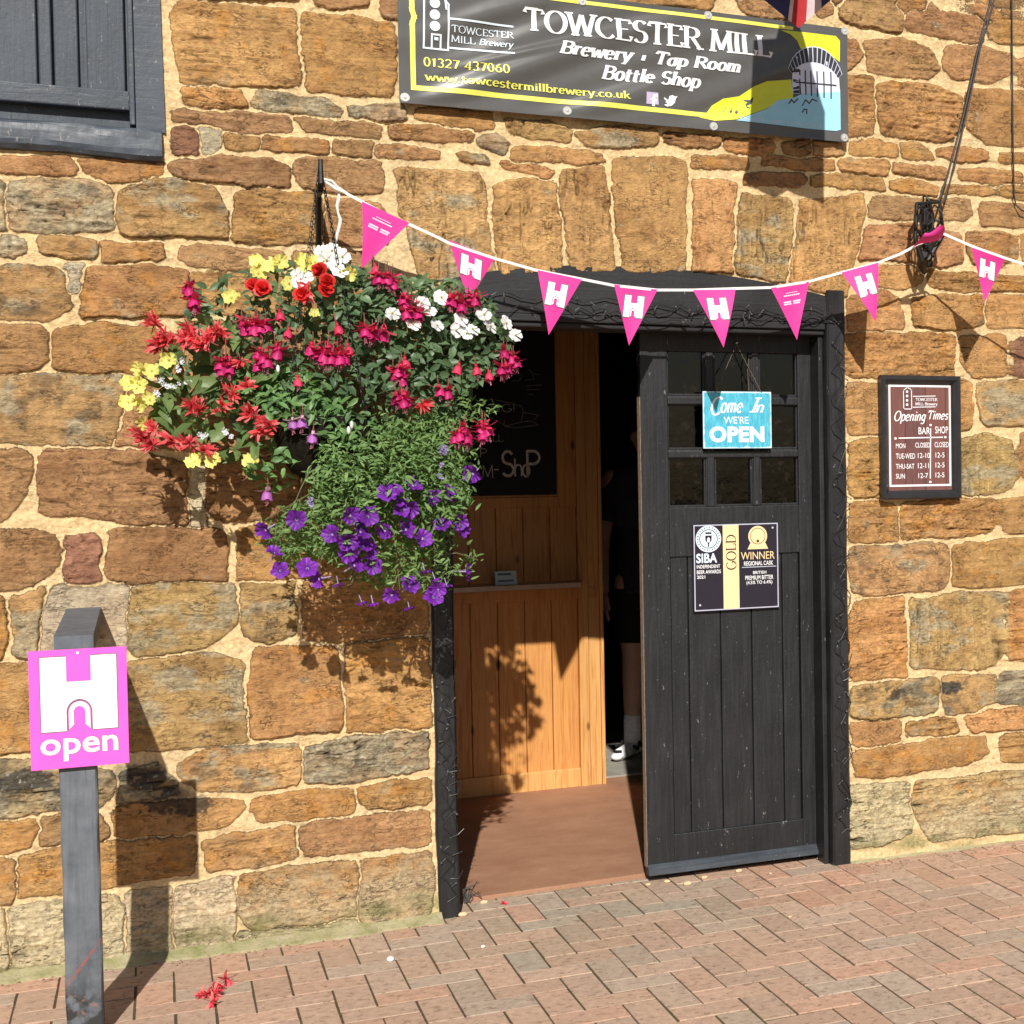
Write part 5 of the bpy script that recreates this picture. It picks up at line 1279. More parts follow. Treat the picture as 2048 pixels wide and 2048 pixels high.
for i in range(20):
    a0, a1 = math.pi*i/20, math.pi*(i+1)/20
    m2.add([hm((r_*math.cos(a_), .25+r_*math.sin(a_)*1.0), 3) for r_, a_ in ((.150, a0), (.168, a0), (.168, a1), (.150, a1))], [(0, 1, 2, 3)])
for s_ in (-1, 1): m2.add([hm(p_, 3) for p_ in ((s_*.150, 0.0), (s_*.168, 0.0), (s_*.168, .25), (s_*.150, .25))], [(0, 1, 2, 3)])
m1.raw('emblem', M_WHITE, sb); m2.raw('emblem_outline', M_GREYLINE, sb)
ob = (sp(210, 1680)[0], (sp(440, 1742)[1]), sp(1000, 1600)[0], (sp(230, 1520)[1]+sp(990, 1470)[1])/2)
sans('lettering_outline', 'open', (ob[0]-0.0012, ob[1]-0.0012, ob[2]+0.0012, ob[3]+0.0012), SY-0.0009, M_GREYLINE, sb, 0.028)
sans('lettering', 'open', ob, SY-0.0016, M_WHITE, sb, 0.020)
m_ = MB()
for (x, y) in ((585, 640),):
    q_ = sp(x, y); m_.sphere((q_[0], SY-0.001, q_[1]), 0.004, 8, 6, 0, (1, 0.5, 1))
m_.build('screw', M_WHITE, sb)

# ------------------------------------------------------------------ opening times in a black frame
OY = -0.045
def op(x, y, Y=OY): w = PT('R', x, y, Y); return (w.x, w.z)
ot = empty('opening_times_sign', P(1840, 870, OY)); tag(ot, 'black framed Opening Times board, white lettering on dark red, right of the door', 'sign')
ox0, ox1 = (op(155, 1000)[0]+op(180, 1000)[0])/2, op(1265, 1000)[0]; oz1 = (op(155, 140)[1]+op(1255, 150)[1])/2; oz0 = (op(185, 1890)[1]+op(1285, 1810)[1])/2
fw = op(285, 900)[0]-ox0-0.002
prof = [(0, 0.030), (0.0, 0.004), (0.006, -0.002), (0.016, -0.002), (0.024, 0.006), (fw-0.006, 0.010), (fw, 0.018), (fw, 0.024)]
v = []; f = []
for (sx_, sz_) in ((0, 0), (1, 0), (1, 1), (0, 1)):
    for (d_, y_) in prof:
        v.append((ox0+d_ if sx_ == 0 else ox1-d_, OY+y_, oz0+d_ if sz_ == 0 else oz1-d_))
k = len(prof)
for c in range(4):
    for i in range(k-1): f.append((c*k+i, ((c+1) % 4)*k+i, ((c+1) % 4)*k+i+1, c*k+i+1))
mesh('frame', v, f, plain('black_frame_moulding', (0.022, 0.022, 0.024), 0.35, 0.2, 30, 0, 0.5), ot)
def plank():
    m = NT('dark_red_plank_print'); c = m.coord('Object'); sep = m.n('SeparateXYZ'); m.l(c, sep.inputs[0])
    t = m.math('DIVIDE', m.math('SUBTRACT', sep.outputs[0], ox0+0.02), 0.088); idx = m.math('FLOOR', t); wn = m.n('TexWhiteNoise', noise_dimensions='1D'); m.l(idx, wn.inputs['W'])
    gn = m.noise(m.coord('Object', (60, 60, 5)), 2.0, 4); col = m.ramp(gn, [(0.3, (0.085, 0.040, 0.040)), (0.7, (0.17, 0.070, 0.062))])
    col = m.mix(m.math('MULTIPLY', wn.outputs[0], 0.6), col, (0.20, 0.075, 0.06))
    gap = m.math('LESS_THAN', m.math('FRACT', t), 0.03); col = m.mix(gap, col, (0.02, 0.012, 0.012)); m.set(col, 0.45); return m.mat
m_ = MB(); m_.add([(ox0+fw-0.006, OY+0.020, oz0+fw-0.006), (ox1-fw+0.006, OY+0.020, oz0+fw-0.006), (ox1-fw+0.006, OY+0.020, oz1-fw+0.006), (ox0+fw-0.006, OY+0.020, oz1-fw+0.006)], [(0, 1, 2, 3)])
pan = m_.build('panel', plank(), ot); TY = OY+0.0185
ix0, ix1, iz0, iz1 = op(290, 900)[0], op(1145, 900)[0], (op(305, 1690)[1]+op(1145, 1660)[1])/2, op(700, 275)[1]
m_ = MB(); w_ = 0.0075
for (a0, a1, b0_, b1_) in ((ix0, ix1, iz0, iz0+w_), (ix0, ix1, iz1-w_, iz1), (ix0, ix0+w_, iz0+w_, iz1-w_), (ix1-w_, ix1, iz0+w_, iz1-w_)): m_.flat([(a0, b0_), (a1, b0_), (a1, b1_), (a0, b1_)], TY)
m_.raw('white_border', M_WHITE, pan)
def ob4(x0_, y0_, x1_, y1_): a_ = op(x0_, y1_, TY); b_ = op(x1_, y0_, TY); return (a_[0], a_[1], b_[0], b_[1])
pen('lettering', 'Opening', ob4(335, 640, 775, 770), TY, M_WHITE, pan, .15, .10, 0, .32, (0, 1)); pen('lettering', 'Times', ob4(805, 635, 1082, 750), TY, M_WHITE, pan, .15, .10, 0, .32, (0, 1))
for t_, bx_ in (('BAR', (670, 860, 828, 955)), ('SHOP', (900, 848, 1075, 945)), ('MON', (358, 1082, 488, 1150)), ('CLOSED', (625, 1070, 828, 1140)), ('CLOSED', (892, 1062, 1086, 1136)), ('TUE-WED', (358, 1220, 622, 1295)), ('12-10', (662, 1212, 826, 1285)), ('12-5', (905, 1206, 1028, 1278)), ('THU-SAT', (358, 1362, 612, 1435)), ('12-11', (662, 1352, 812, 1425)), ('12-5', (905, 1344, 1028, 1415)), ('SUN', (358, 1500, 482, 1570)), ('12-7', (668, 1490, 800, 1562)), ('12-5', (905, 1482, 1026, 1552))):
    sans('lettering', t_, ob4(*bx_), TY, M_WHITE, pan, 0.006)
m_ = MB()
for a_ in line([op(430, 1008), op(1030, 996)], 0.0045)+line([op(866, 880), op(862, 1560)], 0.0045): m_.flat([(p_[0], p_[1]) for p_ in a_], TY-0.0001)
for (x, y) in ((380, 1012), (1070, 995), (866, 828), (862, 1615)):
    q_ = op(x, y); disc(q_[0], q_[1], 0.0055, 0.005, TY-0.0002, m_, 8)
for pts_ in ([(495, 605), (490, 345), (545, 305), (600, 340), (605, 605), (495, 605)],): 
    for a_ in line([op(*p_) for p_ in pts_], 0.0032): m_.flat(a_, TY-0.0003)
for y in (365, 425, 485, 545):
    q_ = op(540, y); disc(q_[0], q_[1], 0.0055, 0.005, TY-0.0002, m_, 10)
for a_ in line([op(625, 430), op(930, 425)], 0.003)+line([op(625, 580), op(930, 575)], 0.003): m_.flat(a_, TY-0.0001)
m_.raw('logo_and_rules', M_WHITE, pan)
pen('lettering', 'TOWCESTER', ob4(628, 458, 930, 495), TY, M_WHITE, pan, .16, .09, .06); pen('lettering', 'MILL Brewery', ob4(628, 518, 930, 556), TY, M_WHITE, pan, .16, .09, .06)

# ------------------------------------------------------------------ hanging OPEN sign on the door
HY = DY-0.030
def hp(x, y): w = PT('X', x, y, HY); return (w.x, w.z)
hs = empty('open_sign', P(1474, 790, HY)); tag(hs, 'turquoise Come In We\'re OPEN board hanging by cord over the door panes', 'sign')
hx0_, hx1_ = (hp(342, 900)[0]+hp(345, 1755)[0])/2, hp(1360, 1300)[0]; hz1_ = hp(850, 915)[1]; hz0_ = hp(850, 1760)[1]
def turq():
    m = NT('distressed_turquoise_board'); c = m.coord(); n1 = m.noise(m.coord('Object', (40, 40, 9)), 3.0, 4); n2 = m.noise(c, 45, 4, 0.7)
    col = m.ramp(n1, [(0.30, (0.035, 0.28, 0.40)), (0.55, (0.07, 0.42, 0.56)), (0.75, (0.13, 0.53, 0.68))])
    sep = m.n('SeparateXYZ'); m.l(c, sep.inputs[0])
    ex = m.math('MINIMUM', m.math('SUBTRACT', sep.outputs[0], hx0_), m.math('SUBTRACT', hx1_, sep.outputs[0])); ez = m.math('MINIMUM', m.math('SUBTRACT', sep.outputs[2], hz0_), m.math('SUBTRACT', hz1_, sep.outputs[2]))
    e = m.math('ADD', m.math('MINIMUM', ex, ez), m.math('MULTIPLY', m.math('SUBTRACT', n2, 0.5), 0.016))
    mr = m.n('MapRange'); m.l(e, mr.inputs[0]); mr.inputs[1].default_value = 0.002; mr.inputs[2].default_value = 0.007; mr.inputs[3].default_value = 0.8; mr.inputs[4].default_value = 0
    m.set(m.mix(mr.outputs[0], col, (0.70, 0.80, 0.86)), 0.5); return m.mat
m_ = MB(); m_.box(hx0_, hx1_, HY, HY+0.006, hz0_, hz1_, 0.0015); bd = m_.build('board', turq(), hs)
def hb(x0_, y0_, x1_, y1_): a_ = hp(x0_, y1_); b_ = hp(x1_, y0_); return (a_[0], a_[1], b_[0], b_[1])
pen('lettering', 'C', hb(455, 1000, 640, 1260), HY-0.0012, M_WHITE, bd, .15, .09, 0, .30)
pen('lettering', 'ome', hb(600, 1090, 935, 1225), HY-0.0016, M_WHITE, bd, .17, .10, 0, .30, (0, XH)); pen('lettering', 'I', hb(1030, 1015, 1220, 1225), HY-0.0012, M_WHITE, bd, .16, .10, .20, .38); pen('lettering', 'n', hb(1115, 1115, 1250, 1225), HY-0.0016, M_WHITE, bd, .17, .10, 0, .30, (0, XH))
sans('lettering', "WE'RE", hb(650, 1285, 1015, 1392), HY-0.0012, M_WHITE, bd, 0.004)
sans('lettering', 'OPEN', hb(438, 1432, 1250, 1672), HY-0.0012, M_WHITE, bd, 0.048)
nail = hp(865, 195); cord_m = plain('brown_cord', (0.10, 0.075, 0.06), 0.9, 0.3, 200)
m_ = MB(); y0_ = DY-0.012
for k, (x, y) in enumerate(((515, 900), (1205, 895))):
    e_ = hp(x, y); pts_ = []
    for i in range(25):
        t = i/24; pts_.append(Vector((nail[0]+(e_[0]-nail[0])*t+0.0012*math.sin(i*1.9), y0_+(HY-0.002-y0_)*t+0.001*math.cos(i*1.9), nail[1]-0.004+(e_[1]-0.004-nail[1])*t)))
    m_.tube(pts_, 0.0018, 5)
m_.tube([Vector((hp(1045, 420)[0], y0_, hp(1045, 420)[1])), Vector((hp(1030, 600)[0], y0_, hp(1030, 600)[1])), Vector((hp(1045, 900)[0], y0_, hp(1045, 900)[1]))], 0.002, 5)
m_.build('cord', cord_m, hs)
m_ = MB(); m_.tube([(nail[0], DY+0.004, nail[1]), (nail[0], DY-0.016, nail[1]+0.002)], 0.0022, 6); m_.sphere((nail[0], DY-0.016, nail[1]+0.002), 0.0042, 8, 6); m_.build('nail', bpy.data.materials['zinc_eyelet'], hs)

# ------------------------------------------------------------------ award plaque screwed to the door
QY = DY-0.003
def qp(x, y): w = PT('Q', x, y, QY); return (w.x, w.z)
pq = empty('award_plaque', P(1475, 1135, QY)); tag(pq, 'navy and gold SIBA award plaque screwed to the black door', 'plaque')
qx0, qx1 = (qp(130, 200)[0]+qp(160, 1800)[0])/2, (qp(1690, 110)[0]+qp(1750, 1700)[0])/2; qz1 = (qp(130, 190)[1]+qp(1695, 110)[1])/2; qz0 = (qp(160, 1800)[1]+qp(1750, 1690)[1])/2
def qb(x0_, y0_, x1_, y1_): return (qx0+(qx1-qx0)*(x0_-150)/1570, qz0+(qz1-qz0)*(1-(y1_-0)/1.0), qx0+(qx1-qx0)*(x1_-150)/1570, qz0+(qz1-qz0)*(1-y0_))
M_NAVYP = print_mat('navy_plaque', (0.022, 0.018, 0.028), 0.3); M_SILV = print_mat('silver_line', (0.45, 0.46, 0.55), 0.35); M_GOLD = print_mat('pale_gold_band', (0.78, 0.60, 0.33), 0.4); M_PBLUE = print_mat('pale_blue_print', (0.66, 0.76, 0.84), 0.45)
m_ = MB(); m_.box(qx0, qx1, QY-0.004, QY+0.004, qz0, qz1, 0.001); pl = m_.build('plate', M_NAVYP, pq); PYQ = QY-0.0052
m_ = MB(); w_ = 0.0042; e_ = 0.003
for (a0, a1, b0_, b1_) in ((qx0+e_, qx1-e_, qz0+e_, qz0+e_+w_), (qx0+e_, qx1-e_, qz1-e_-w_, qz1-e_), (qx0+e_, qx0+e_+w_, qz0+e_+w_, qz1-e_-w_), (qx1-e_-w_, qx1-e_, qz0+e_+w_, qz1-e_-w_)): m_.flat([(a0, b0_), (a1, b0_), (a1, b1_), (a0, b1_)], PYQ)
m_.raw('silver_border', M_SILV, pl)
b_ = qb(688, 0.02, 978, 0.98); m_ = MB(); m_.flat([(b_[0], b_[1]), (b_[2], b_[1]), (b_[2], b_[3]), (b_[0], b_[3])], PYQ-0.0003); m_.raw('gold_band', M_GOLD, pl)
M_INK = print_mat('dark_ink', (0.05, 0.03, 0.01), 0.5)
b_ = qb(748, 0.13, 925, 0.535)
rotp = fit_polys(pen_polys('GOLD', .13, .05, .10), (b_[1], 0, b_[3], 1), (0, 1)); m_ = MB()
for p_, l_ in rotp: m_.add([(b_[2]-z_*(b_[2]-b_[0]), PYQ-0.0008-l_*0.00004, x_) for x_, z_ in p_], [(0, 1, 2, 3)])
m_.raw('lettering', M_INK, pl)
for t_, bx_, bo_, mt_ in (('SIBA', (205, .335, 580, .445), .03, M_PBLUE), ('INDEPENDENT', (212, .466, 632, .505), .012, M_WHITE), ('BEER AWARDS', (212, .525, 645, .568), .012, M_WHITE), ('2021', (212, .585, 360, .622), .012, M_WHITE), ('WINNER', (1015, .338, 1640, .425), .0, M_GOLD), ('REGIONAL CASK', (1070, .445, 1610, .495), .012, M_WHITE), ('BRITISH', (1235, .56, 1480, .595), .01, M_WHITE), ('PREMIUM BITTER', (1090, .612, 1610, .66), .01, M_WHITE), ('(4.5% TO 6.4%)', (1110, .672, 1590, .722), .01, M_WHITE)):
    sans('lettering', t_, qb(*bx_), PYQ-0.0003, mt_, pl, bo_)
b_ = qb(430, .17, 431, .171); rr0 = qb(200, 0, 430, 0); R_ = rr0[2]-rr0[0]; m_ = MB(); disc(b_[0], b_[1], R_, R_, PYQ-0.0002, m_, 32); m_.raw('round_logo', M_PBLUE, pl)
m_ = MB(); ring(b_[0], b_[1], R_*.66, R_*.66, R_*.72, R_*.72, PYQ-0.0004, m_, 32)
for k in range(26):
    a_ = k*2*math.pi/26; ca, sa_ = math.cos(a_), math.sin(a_); m_.flat([(b_[0]+R_*(.78*ca-.03*sa_), b_[1]+R_*(.78*sa_+.03*ca)), (b_[0]+R_*(.78*ca+.03*sa_), b_[1]+R_*(.78*sa_-.03*ca)), (b_[0]+R_*(.92*ca+.03*sa_), b_[1]+R_*(.92*sa_-.03*ca)), (b_[0]+R_*(.92*ca-.03*sa_), b_[1]+R_*(.92*sa_+.03*ca))], PYQ-0.0004)
m_.flat([(b_[0]-R_*.26, b_[1]+R_*.26), (b_[0]-R_*.24, b_[1]-R_*.12), (b_[0]-R_*.05, b_[1]-R_*.36), (b_[0]-R_*.05, b_[1]-R_*.6), (b_[0]+R_*.05, b_[1]-R_*.6), (b_[0]+R_*.05, b_[1]-R_*.36), (b_[0]+R_*.24, b_[1]-R_*.12), (b_[0]+R_*.26, b_[1]+R_*.26)], PYQ-0.0004); m_.flat([(b_[0]-R_*.24, b_[1]+R_*.36), (b_[0]+R_*.24, b_[1]+R_*.36), (b_[0]+R_*.24, b_[1]+R_*.5), (b_[0]-R_*.24, b_[1]+R_*.5)], PYQ-0.0004); m_.raw('round_logo_drawing', M_NAVYP, pl)
m_ = MB(); m_.flat([(b_[0]-R_*.11, b_[1]+R_*.02), (b_[0]-R_*.11, b_[1]-R_*.26), (b_[0]+R_*.11, b_[1]-R_*.26), (b_[0]+R_*.11, b_[1]+R_*.02), (b_[0], b_[1]+R_*.14)], PYQ-0.0006); m_.raw('round_logo_drawing', M_PBLUE, pl)
b_ = qb(1330, .155, 1331, .156); R_ = qb(1155, 0, 1330, 0); R_ = R_[2]-R_[0]; m_ = MB(); disc(b_[0], b_[1], R_, R_*1.02, PYQ-0.0003, m_, 32); m_.flat([(b_[0]-R_*1.1, b_[1]-R_*1.3), (b_[0]+R_*1.1, b_[1]-R_*1.3), (b_[0]+R_*.8, b_[1]-R_*.7), (b_[0]-R_*.8, b_[1]-R_*.7)], PYQ-0.0002); m_.raw('barrel_logo', M_GOLD, pl)
m_ = MB(); ring(b_[0], b_[1], R_*.74, R_*.76, R_*.80, R_*.82, PYQ-0.0005, m_, 32); disc(b_[0], b_[1]-R_*.5, R_*.15, R_*.15, PYQ-0.0005, m_, 12); m_.raw('barrel_logo_drawing', M_INK, pl)
b_ = qb(1030, .508, 1665, .517); m_ = MB(); m_.flat([(b_[0], b_[1]), (b_[2], b_[1]), (b_[2], b_[3]), (b_[0], b_[3])], PYQ-0.0003); m_.raw('rule', M_SILV, pl)
for xy in ((1610, .065), (262, .925)):
    b_ = qb(xy[0], xy[1], xy[0]+1, xy[1]); m_ = MB(); m_.sphere((b_[0], PYQ, b_[1]), 0.0045, 10, 6, 0, (1, .5, 1)); m_.build('screw', M_SILV, pl)

# ------------------------------------------------------------------ chalkboard, card holder
CY = PY_-0.020
def cp(t, x, y): w = PT(t, x, y, CY); return (w.x, w.z)
cx0, cx1 = 0.96, cp('E', 1136, 400)[0]; cz0 = cp('E', 900, 802)[1]; cz1 = 2.28
cb = empty('chalkboard', ((cx0+cx1)/2, CY, cz0)); tag(cb, 'black chalkboard with faint white chalk lettering on the pine partition', 'chalkboard')
m_ = MB(); m_.box(cx0, cx1, CY, CY+0.012, cz0, cz1, 0.001); sl = m_.build('slate', plain('blackboard', (0.010, 0.009, 0.011), 0.7, 0.2, 12), cb)
m_ = MB(); m_.box(cx1, cx1+0.008, CY-0.003, CY+0.014, cz0-0.008, cz1, 0.001); m_.box(cx0, cx1, CY-0.003, CY+0.014, cz0-0.008, cz0-0.0005, 0.001); m_.build('thin_frame', M_PINE, cb)
M_CHALK = plain('chalk', (0.62, 0.60, 0.58), 0.95, 0.3, 80)
def cw(text, x0_, yb_, x1_, yt_, th, ser=0): a_ = cp('W', x0_, yb_); b_ = cp('W', x1_, yt_); pen('lettering', text, (a_[0], a_[1], b_[0], b_[1]), CY-0.001, M_CHALK, sl, th, th, ser, 0, (0, 1))
cw('S', 555, 1570, 690, 1300, .11); cw('h', 690, 1570, 775, 1380, .09); cw('o', 775, 1575, 860, 1378, .10); cw('P', 820, 1580, 970, 1290, .10)
cw('M', 350, 1590, 460, 1450, .06); cw('-', 470, 1530, 520, 1440, .10); cw('TAP', 100, 1370, 395, 1270, .06); cw('R MILL', 230, 1200, 570, 1125, .06)
a_ = cp('W', 440, 880); b_ = cp('W', 690, 820); pen('lettering', 'NG!', (a_[0], a_[1], b_[0], b_[1]+0.01), CY-0.001, M_CHALK, sl, .06, .06, 0, 0)
m_ = MB()
for pts_ in (((340, 750), (480, 750), (640, 780), (770, 820), (785, 870), (765, 990), (600, 1030), (430, 940)), ((580, 975), (580, 1035), (720, 1050), (950, 1020), (870, 975), (780, 985)), ((790, 885), (955, 915), (900, 960)), ((670, 550), (740, 545), (765, 510), (765, 480)), ((800, 540), (900, 530), (880, 460), (840, 420)), ((880, 470), (960, 480)), ((820, 600), (980, 590)), ((830, 640), (960, 640)), ((840, 690), (900, 690))):
    for a_ in line([cp('W', *p_) for p_ in pts_], 0.0035): m_.add([(p_[0], CY-0.001, p_[1]) for p_ in a_], [(0, 1, 2, 3)])
m_.raw('chalk_drawing', plain('faint_chalk', (0.22, 0.21, 0.21), 0.95, 0.3, 80), sl)
ch = empty('card_holder', (0, 0, 0)); KY = PY_-0.15
def kp(x, y, Y=KY): w = PT('E', x, y, Y); return (w.x, w.z)
k0, k1 = kp(803, 1225)[0], kp(922, 1225)[0]; kz0 = SHZ+0.0015; kz1 = kz0+(kp(860, 1182)[1]-kp(860, 1255)[1])
ch.location = ((k0+k1)/2, KY, kz0); tag(ch, 'small clear card holder with a pale printed card standing on the lobby shelf', 'card holder')
m_ = MB(); m_.add([(k0, KY, kz0), (k1, KY, kz0), (k1, KY+0.02, kz1), (k0, KY+0.02, kz1), (k0, KY+0.05, kz0), (k1, KY+0.05, kz0), (k1, KY+0.022, kz1), (k0, KY+0.022, kz1)], [(0, 1, 2, 3), (7, 6, 5, 4), (0, 3, 7, 4), (1, 5, 6, 2), (3, 2, 6, 7), (4, 5, 1, 0)])
m_.build('card', plain('pale_card', (0.62, 0.72, 0.76), 0.5, 0.05), ch)
m_ = MB()
for (t0, t1, s0, s1) in ((.70, .86, .12, .75), (.22, .36, .12, .85)):
    m_.add([(k0+(k1-k0)*s_, KY+0.02*t-0.0012, kz0+(kz1-kz0)*t) for s_, t in ((s0, t0), (s1, t0), (s1, t1), (s0, t1))], [(0, 1, 2, 3)])
m_.raw('card_print', print_mat('blue_grey_print', (0.12, 0.2, 0.26)), ch)
# ------------------------------------------------------------------ person standing inside
def solid(name, build_fn, mat, parent, vox=0.012, smooth=4):
    m = MB(); build_fn(m); o = m.build(name, mat, parent, True)
    md = o.modifiers.new('r', 'REMESH'); md.mode = 'VOXEL'; md.voxel_size = vox; md.use_smooth_shade = True
    if smooth: s_ = o.modifiers.new('s', 'SMOOTH'); s_.iterations = smooth; s_.factor = 0.5
    dg = bpy.context.evaluated_depsgraph_get(); me_ = bpy.data.meshes.new_from_object(o.evaluated_get(dg))
    o.modifiers.clear(); old_ = o.data; o.data = me_; bpy.data.meshes.remove(old_); me_.name = name
    return o
QX, QY_ = 2.348, 2.46
per = empty('person', (QX, QY_, 0.02)); tag(per, 'person in dark T-shirt, black shorts and white trainers, half hidden behind the door', 'person')
def chain(m, pts_, rr_, n=12):
    m.tube(pts_, rr_, n)
    for p_, r_ in zip(pts_, rr_): m.sphere(p_, r_*0.995, n, 8)
V3 = Vector
arm_pts = [V3((QX-0.20, QY_, 1.47)), V3((QX-0.235, QY_-0.01, 1.33)), V3((QX-0.262, QY_-0.015, 1.17)), V3((QX-0.272, QY_-0.03, 1.05)), V3((QX-0.272, QY_-0.07, 0.90))]
legR = [V3((QX-0.10, QY_, 0.92)), V3((QX-0.105, QY_-0.01, 0.72)), V3((QX-0.105, QY_-0.015, 0.56)), V3((QX-0.100, QY_+0.01, 0.40)), V3((QX-0.105, QY_+0.02, 0.28)), V3((QX-0.108, QY_+0.02, 0.12)), V3((QX-0.108, QY_+0.02, 0.075))]
legRr = [0.098, 0.082, 0.062, 0.060, 0.048, 0.038, 0.042]
def mir(p_): return V3((2*QX-p_.x, p_.y+0.05, p_.z))
def body(m):
    m.sphere((QX, QY_, 1.30), 0.175, 16, 12, 0, (1.0, 0.62, 1.25)); m.sphere((QX, QY_, 1.05), 0.165, 16, 12, 0, (1.0, 0.68, 1.3)); m.sphere((QX, QY_, 0.93), 0.165, 16, 10, 0, (1.05, 0.72, 0.8))
    chain(m, [V3((QX-0.17, QY_, 1.46)), V3((QX, QY_, 1.50)), V3((QX+0.17, QY_, 1.46))], [0.062, 0.07, 0.062])
    chain(m, [V3((QX, QY_, 1.50)), V3((QX-0.005, QY_-0.01, 1.60))], [0.058, 0.055])
    m.sphere((QX-0.012, QY_-0.015, 1.70), 0.098, 16, 12, 0, (0.80, 0.98, 1.18)); m.sphere((QX-0.02, QY_-0.055, 1.655), 0.06, 12, 10, 0, (0.85, 0.8, 0.9))
    chain(m, [V3((QX-0.03, QY_-0.108, 1.715)), V3((QX-0.033, QY_-0.125, 1.685))], [0.010, 0.015]); m.sphere((QX-0.028, QY_-0.10, 1.645), 0.018, 8, 6, 0, (1.4, 0.6, 0.5))
    for s_ in (-1, 1): m.sphere((QX-0.012+s_*0.08, QY_-0.005, 1.69), 0.022, 8, 6, 0, (0.4, 0.8, 1.2))
    for f_ in (lambda p_: p_, mir):
        chain(m, [f_(p_) for p_ in arm_pts], [0.058, 0.050, 0.042, 0.040, 0.028]); chain(m, [f_(p_) for p_ in legR], legRr)
        w0 = f_(arm_pts[-1]); m.sphere((w0.x, w0.y-0.02, w0.z-0.055), 0.042, 10, 8, 0, (0.5, 0.85, 1.1))
        for k in range(4):
            b_ = V3((w0.x+0.002*k, w0.y-0.045+0.018*k, w0.z-0.085)); ln = (0.034, 0.040, 0.038, 0.030)[k]
            chain(m, [b_, b_+V3((0.004, 0.002, -ln)), b_+V3((0.016, 0.008, -ln*1.75))], [0.0095, 0.0088, 0.0078], 8)
        chain(m, [V3((w0.x, w0.y-0.03, w0.z-0.03)), V3((w0.x+0.004, w0.y-0.060, w0.z-0.062)), V3((w0.x+0.01, w0.y-0.064, w0.z-0.092))], [0.012, 0.011, 0.009], 8)
M_SKIN = plain('skin', (0.58, 0.36, 0.26), 0.6, 0.08, 20); M_TEE = plain('charcoal_tshirt', (0.030, 0.030, 0.040), 0.9, 0.15, 30); M_SHORT = plain('black_shorts', (0.010, 0.010, 0.012), 0.9, 0.15, 30)
solid('body', body, M_SKIN, per, 0.0075, 3)
def tee(m):
    m.sphere((QX, QY_, 1.31), 0.188, 16, 12, 0, (1.02, 0.66, 1.22)); m.sphere((QX, QY_, 1.08), 0.18, 16, 12, 0, (1.02, 0.72, 1.25)); m.tube([V3((QX, QY_, 1.2)), V3((QX, QY_, 0.88))], [0.16, 0.185], 18)
    chain(m, [V3((QX-0.17, QY_, 1.465)), V3((QX, QY_, 1.50)), V3((QX+0.17, QY_, 1.465))], [0.072, 0.075, 0.072])
    for f_ in (lambda p_: p_, mir): m.tube([f_(V3((QX-0.17, QY_, 1.46))), f_(V3((QX-0.225, QY_-0.005, 1.36))), f_(V3((QX-0.248, QY_-0.012, 1.255)))], [0.075, 0.066, 0.062], 12)
solid('tshirt', tee, M_TEE, per, 0.011, 3)
def shorts(m):
    m.tube([V3((QX, QY_, 0.99)), V3((QX, QY_, 0.80))], [0.165, 0.18], 18)
    for f_ in (lambda p_: p_, mir): m.tube([f_(V3((QX-0.095, QY_, 0.90))), f_(V3((QX-0.105, QY_-0.005, 0.62)))], [0.108, 0.098], 14)
solid('shorts', shorts, M_SHORT, per, 0.011, 3)
M_SOCK = plain('white_sock', (0.80, 0.80, 0.82), 0.9, 0.1, 60); M_SHOE = plain('white_trainer', (0.80, 0.81, 0.84), 0.6, 0.1, 20)
for f_, an in ((lambda p_: p_, -2.30), (mir, -1.2)):
    solid('sock', lambda m: chain(m, [f_(V3((QX-0.107, QY_+0.02, 0.225))), f_(V3((QX-0.108, QY_+0.02, 0.085)))], [0.047, 0.046]), M_SOCK, per, 0.008, 2)
    a0 = f_(V3((QX-0.108, QY_+0.02, 0.02))); d_ = V3((math.cos(an), math.sin(an), 0)); t_ = V3((-d_.y, d_.x, 0))
    def shoe(m):
        for k, (o_, r_, h_) in enumerate(((-0.055, 0.040, 0.055), (0.0, 0.044, 0.060), (0.05, 0.044, 0.050), (0.10, 0.048, 0.040), (0.15, 0.044, 0.034), (0.185, 0.034, 0.028))):
            c_ = a0+d_*o_; m.sphere((c_.x, c_.y, 0.03+h_*0.55), 1.0, 12, 8, 0, (r_, r_, h_*0.7))
        m.tube([a0+d_*-0.05+V3((0, 0, 0.045)), a0+d_*0.17+V3((0, 0, 0.03))], [0.036, 0.034], 10)
    so_ = solid('trainer', shoe, M_SHOE, per, 0.007, 2)
    m_ = MB(); 
    for s_ in (-1, 1):
        pts_ = [a0+d_*o_+t_*s_*w_+V3((0, 0, z_)) for o_, w_, z_ in ((-0.02, .046, .045), (0.02, .049, .075), (0.05, .049, .04), (0.09, .050, .065))]
        m_.tube(pts_, 0.008, 6)
    m_.tube([a0+d_*0.172+t_*-0.02+V3((0, 0, .05)), a0+d_*0.188+V3((0, 0, .052)), a0+d_*0.172+t_*0.02+V3((0, 0, .05))], 0.009, 6)
    m_.build('black_stripe', M_SHORT, so_)
def cap(m):
    m.sphere((QX-0.012, QY_-0.01, 1.755), 0.102, 16, 10, 0, (0.86, 1.02, 0.85))
solid('cap', cap, plain('dark_cap', (0.03, 0.03, 0.035), 0.9), per, 0.009, 2)
m_ = MB(); m_.sphere((QX-0.055, QY_-0.105, 1.785), 1.0, 12, 6, 0, (0.035, 0.012, 0.009)); m_.build('cap_badge', M_WHITE, per)

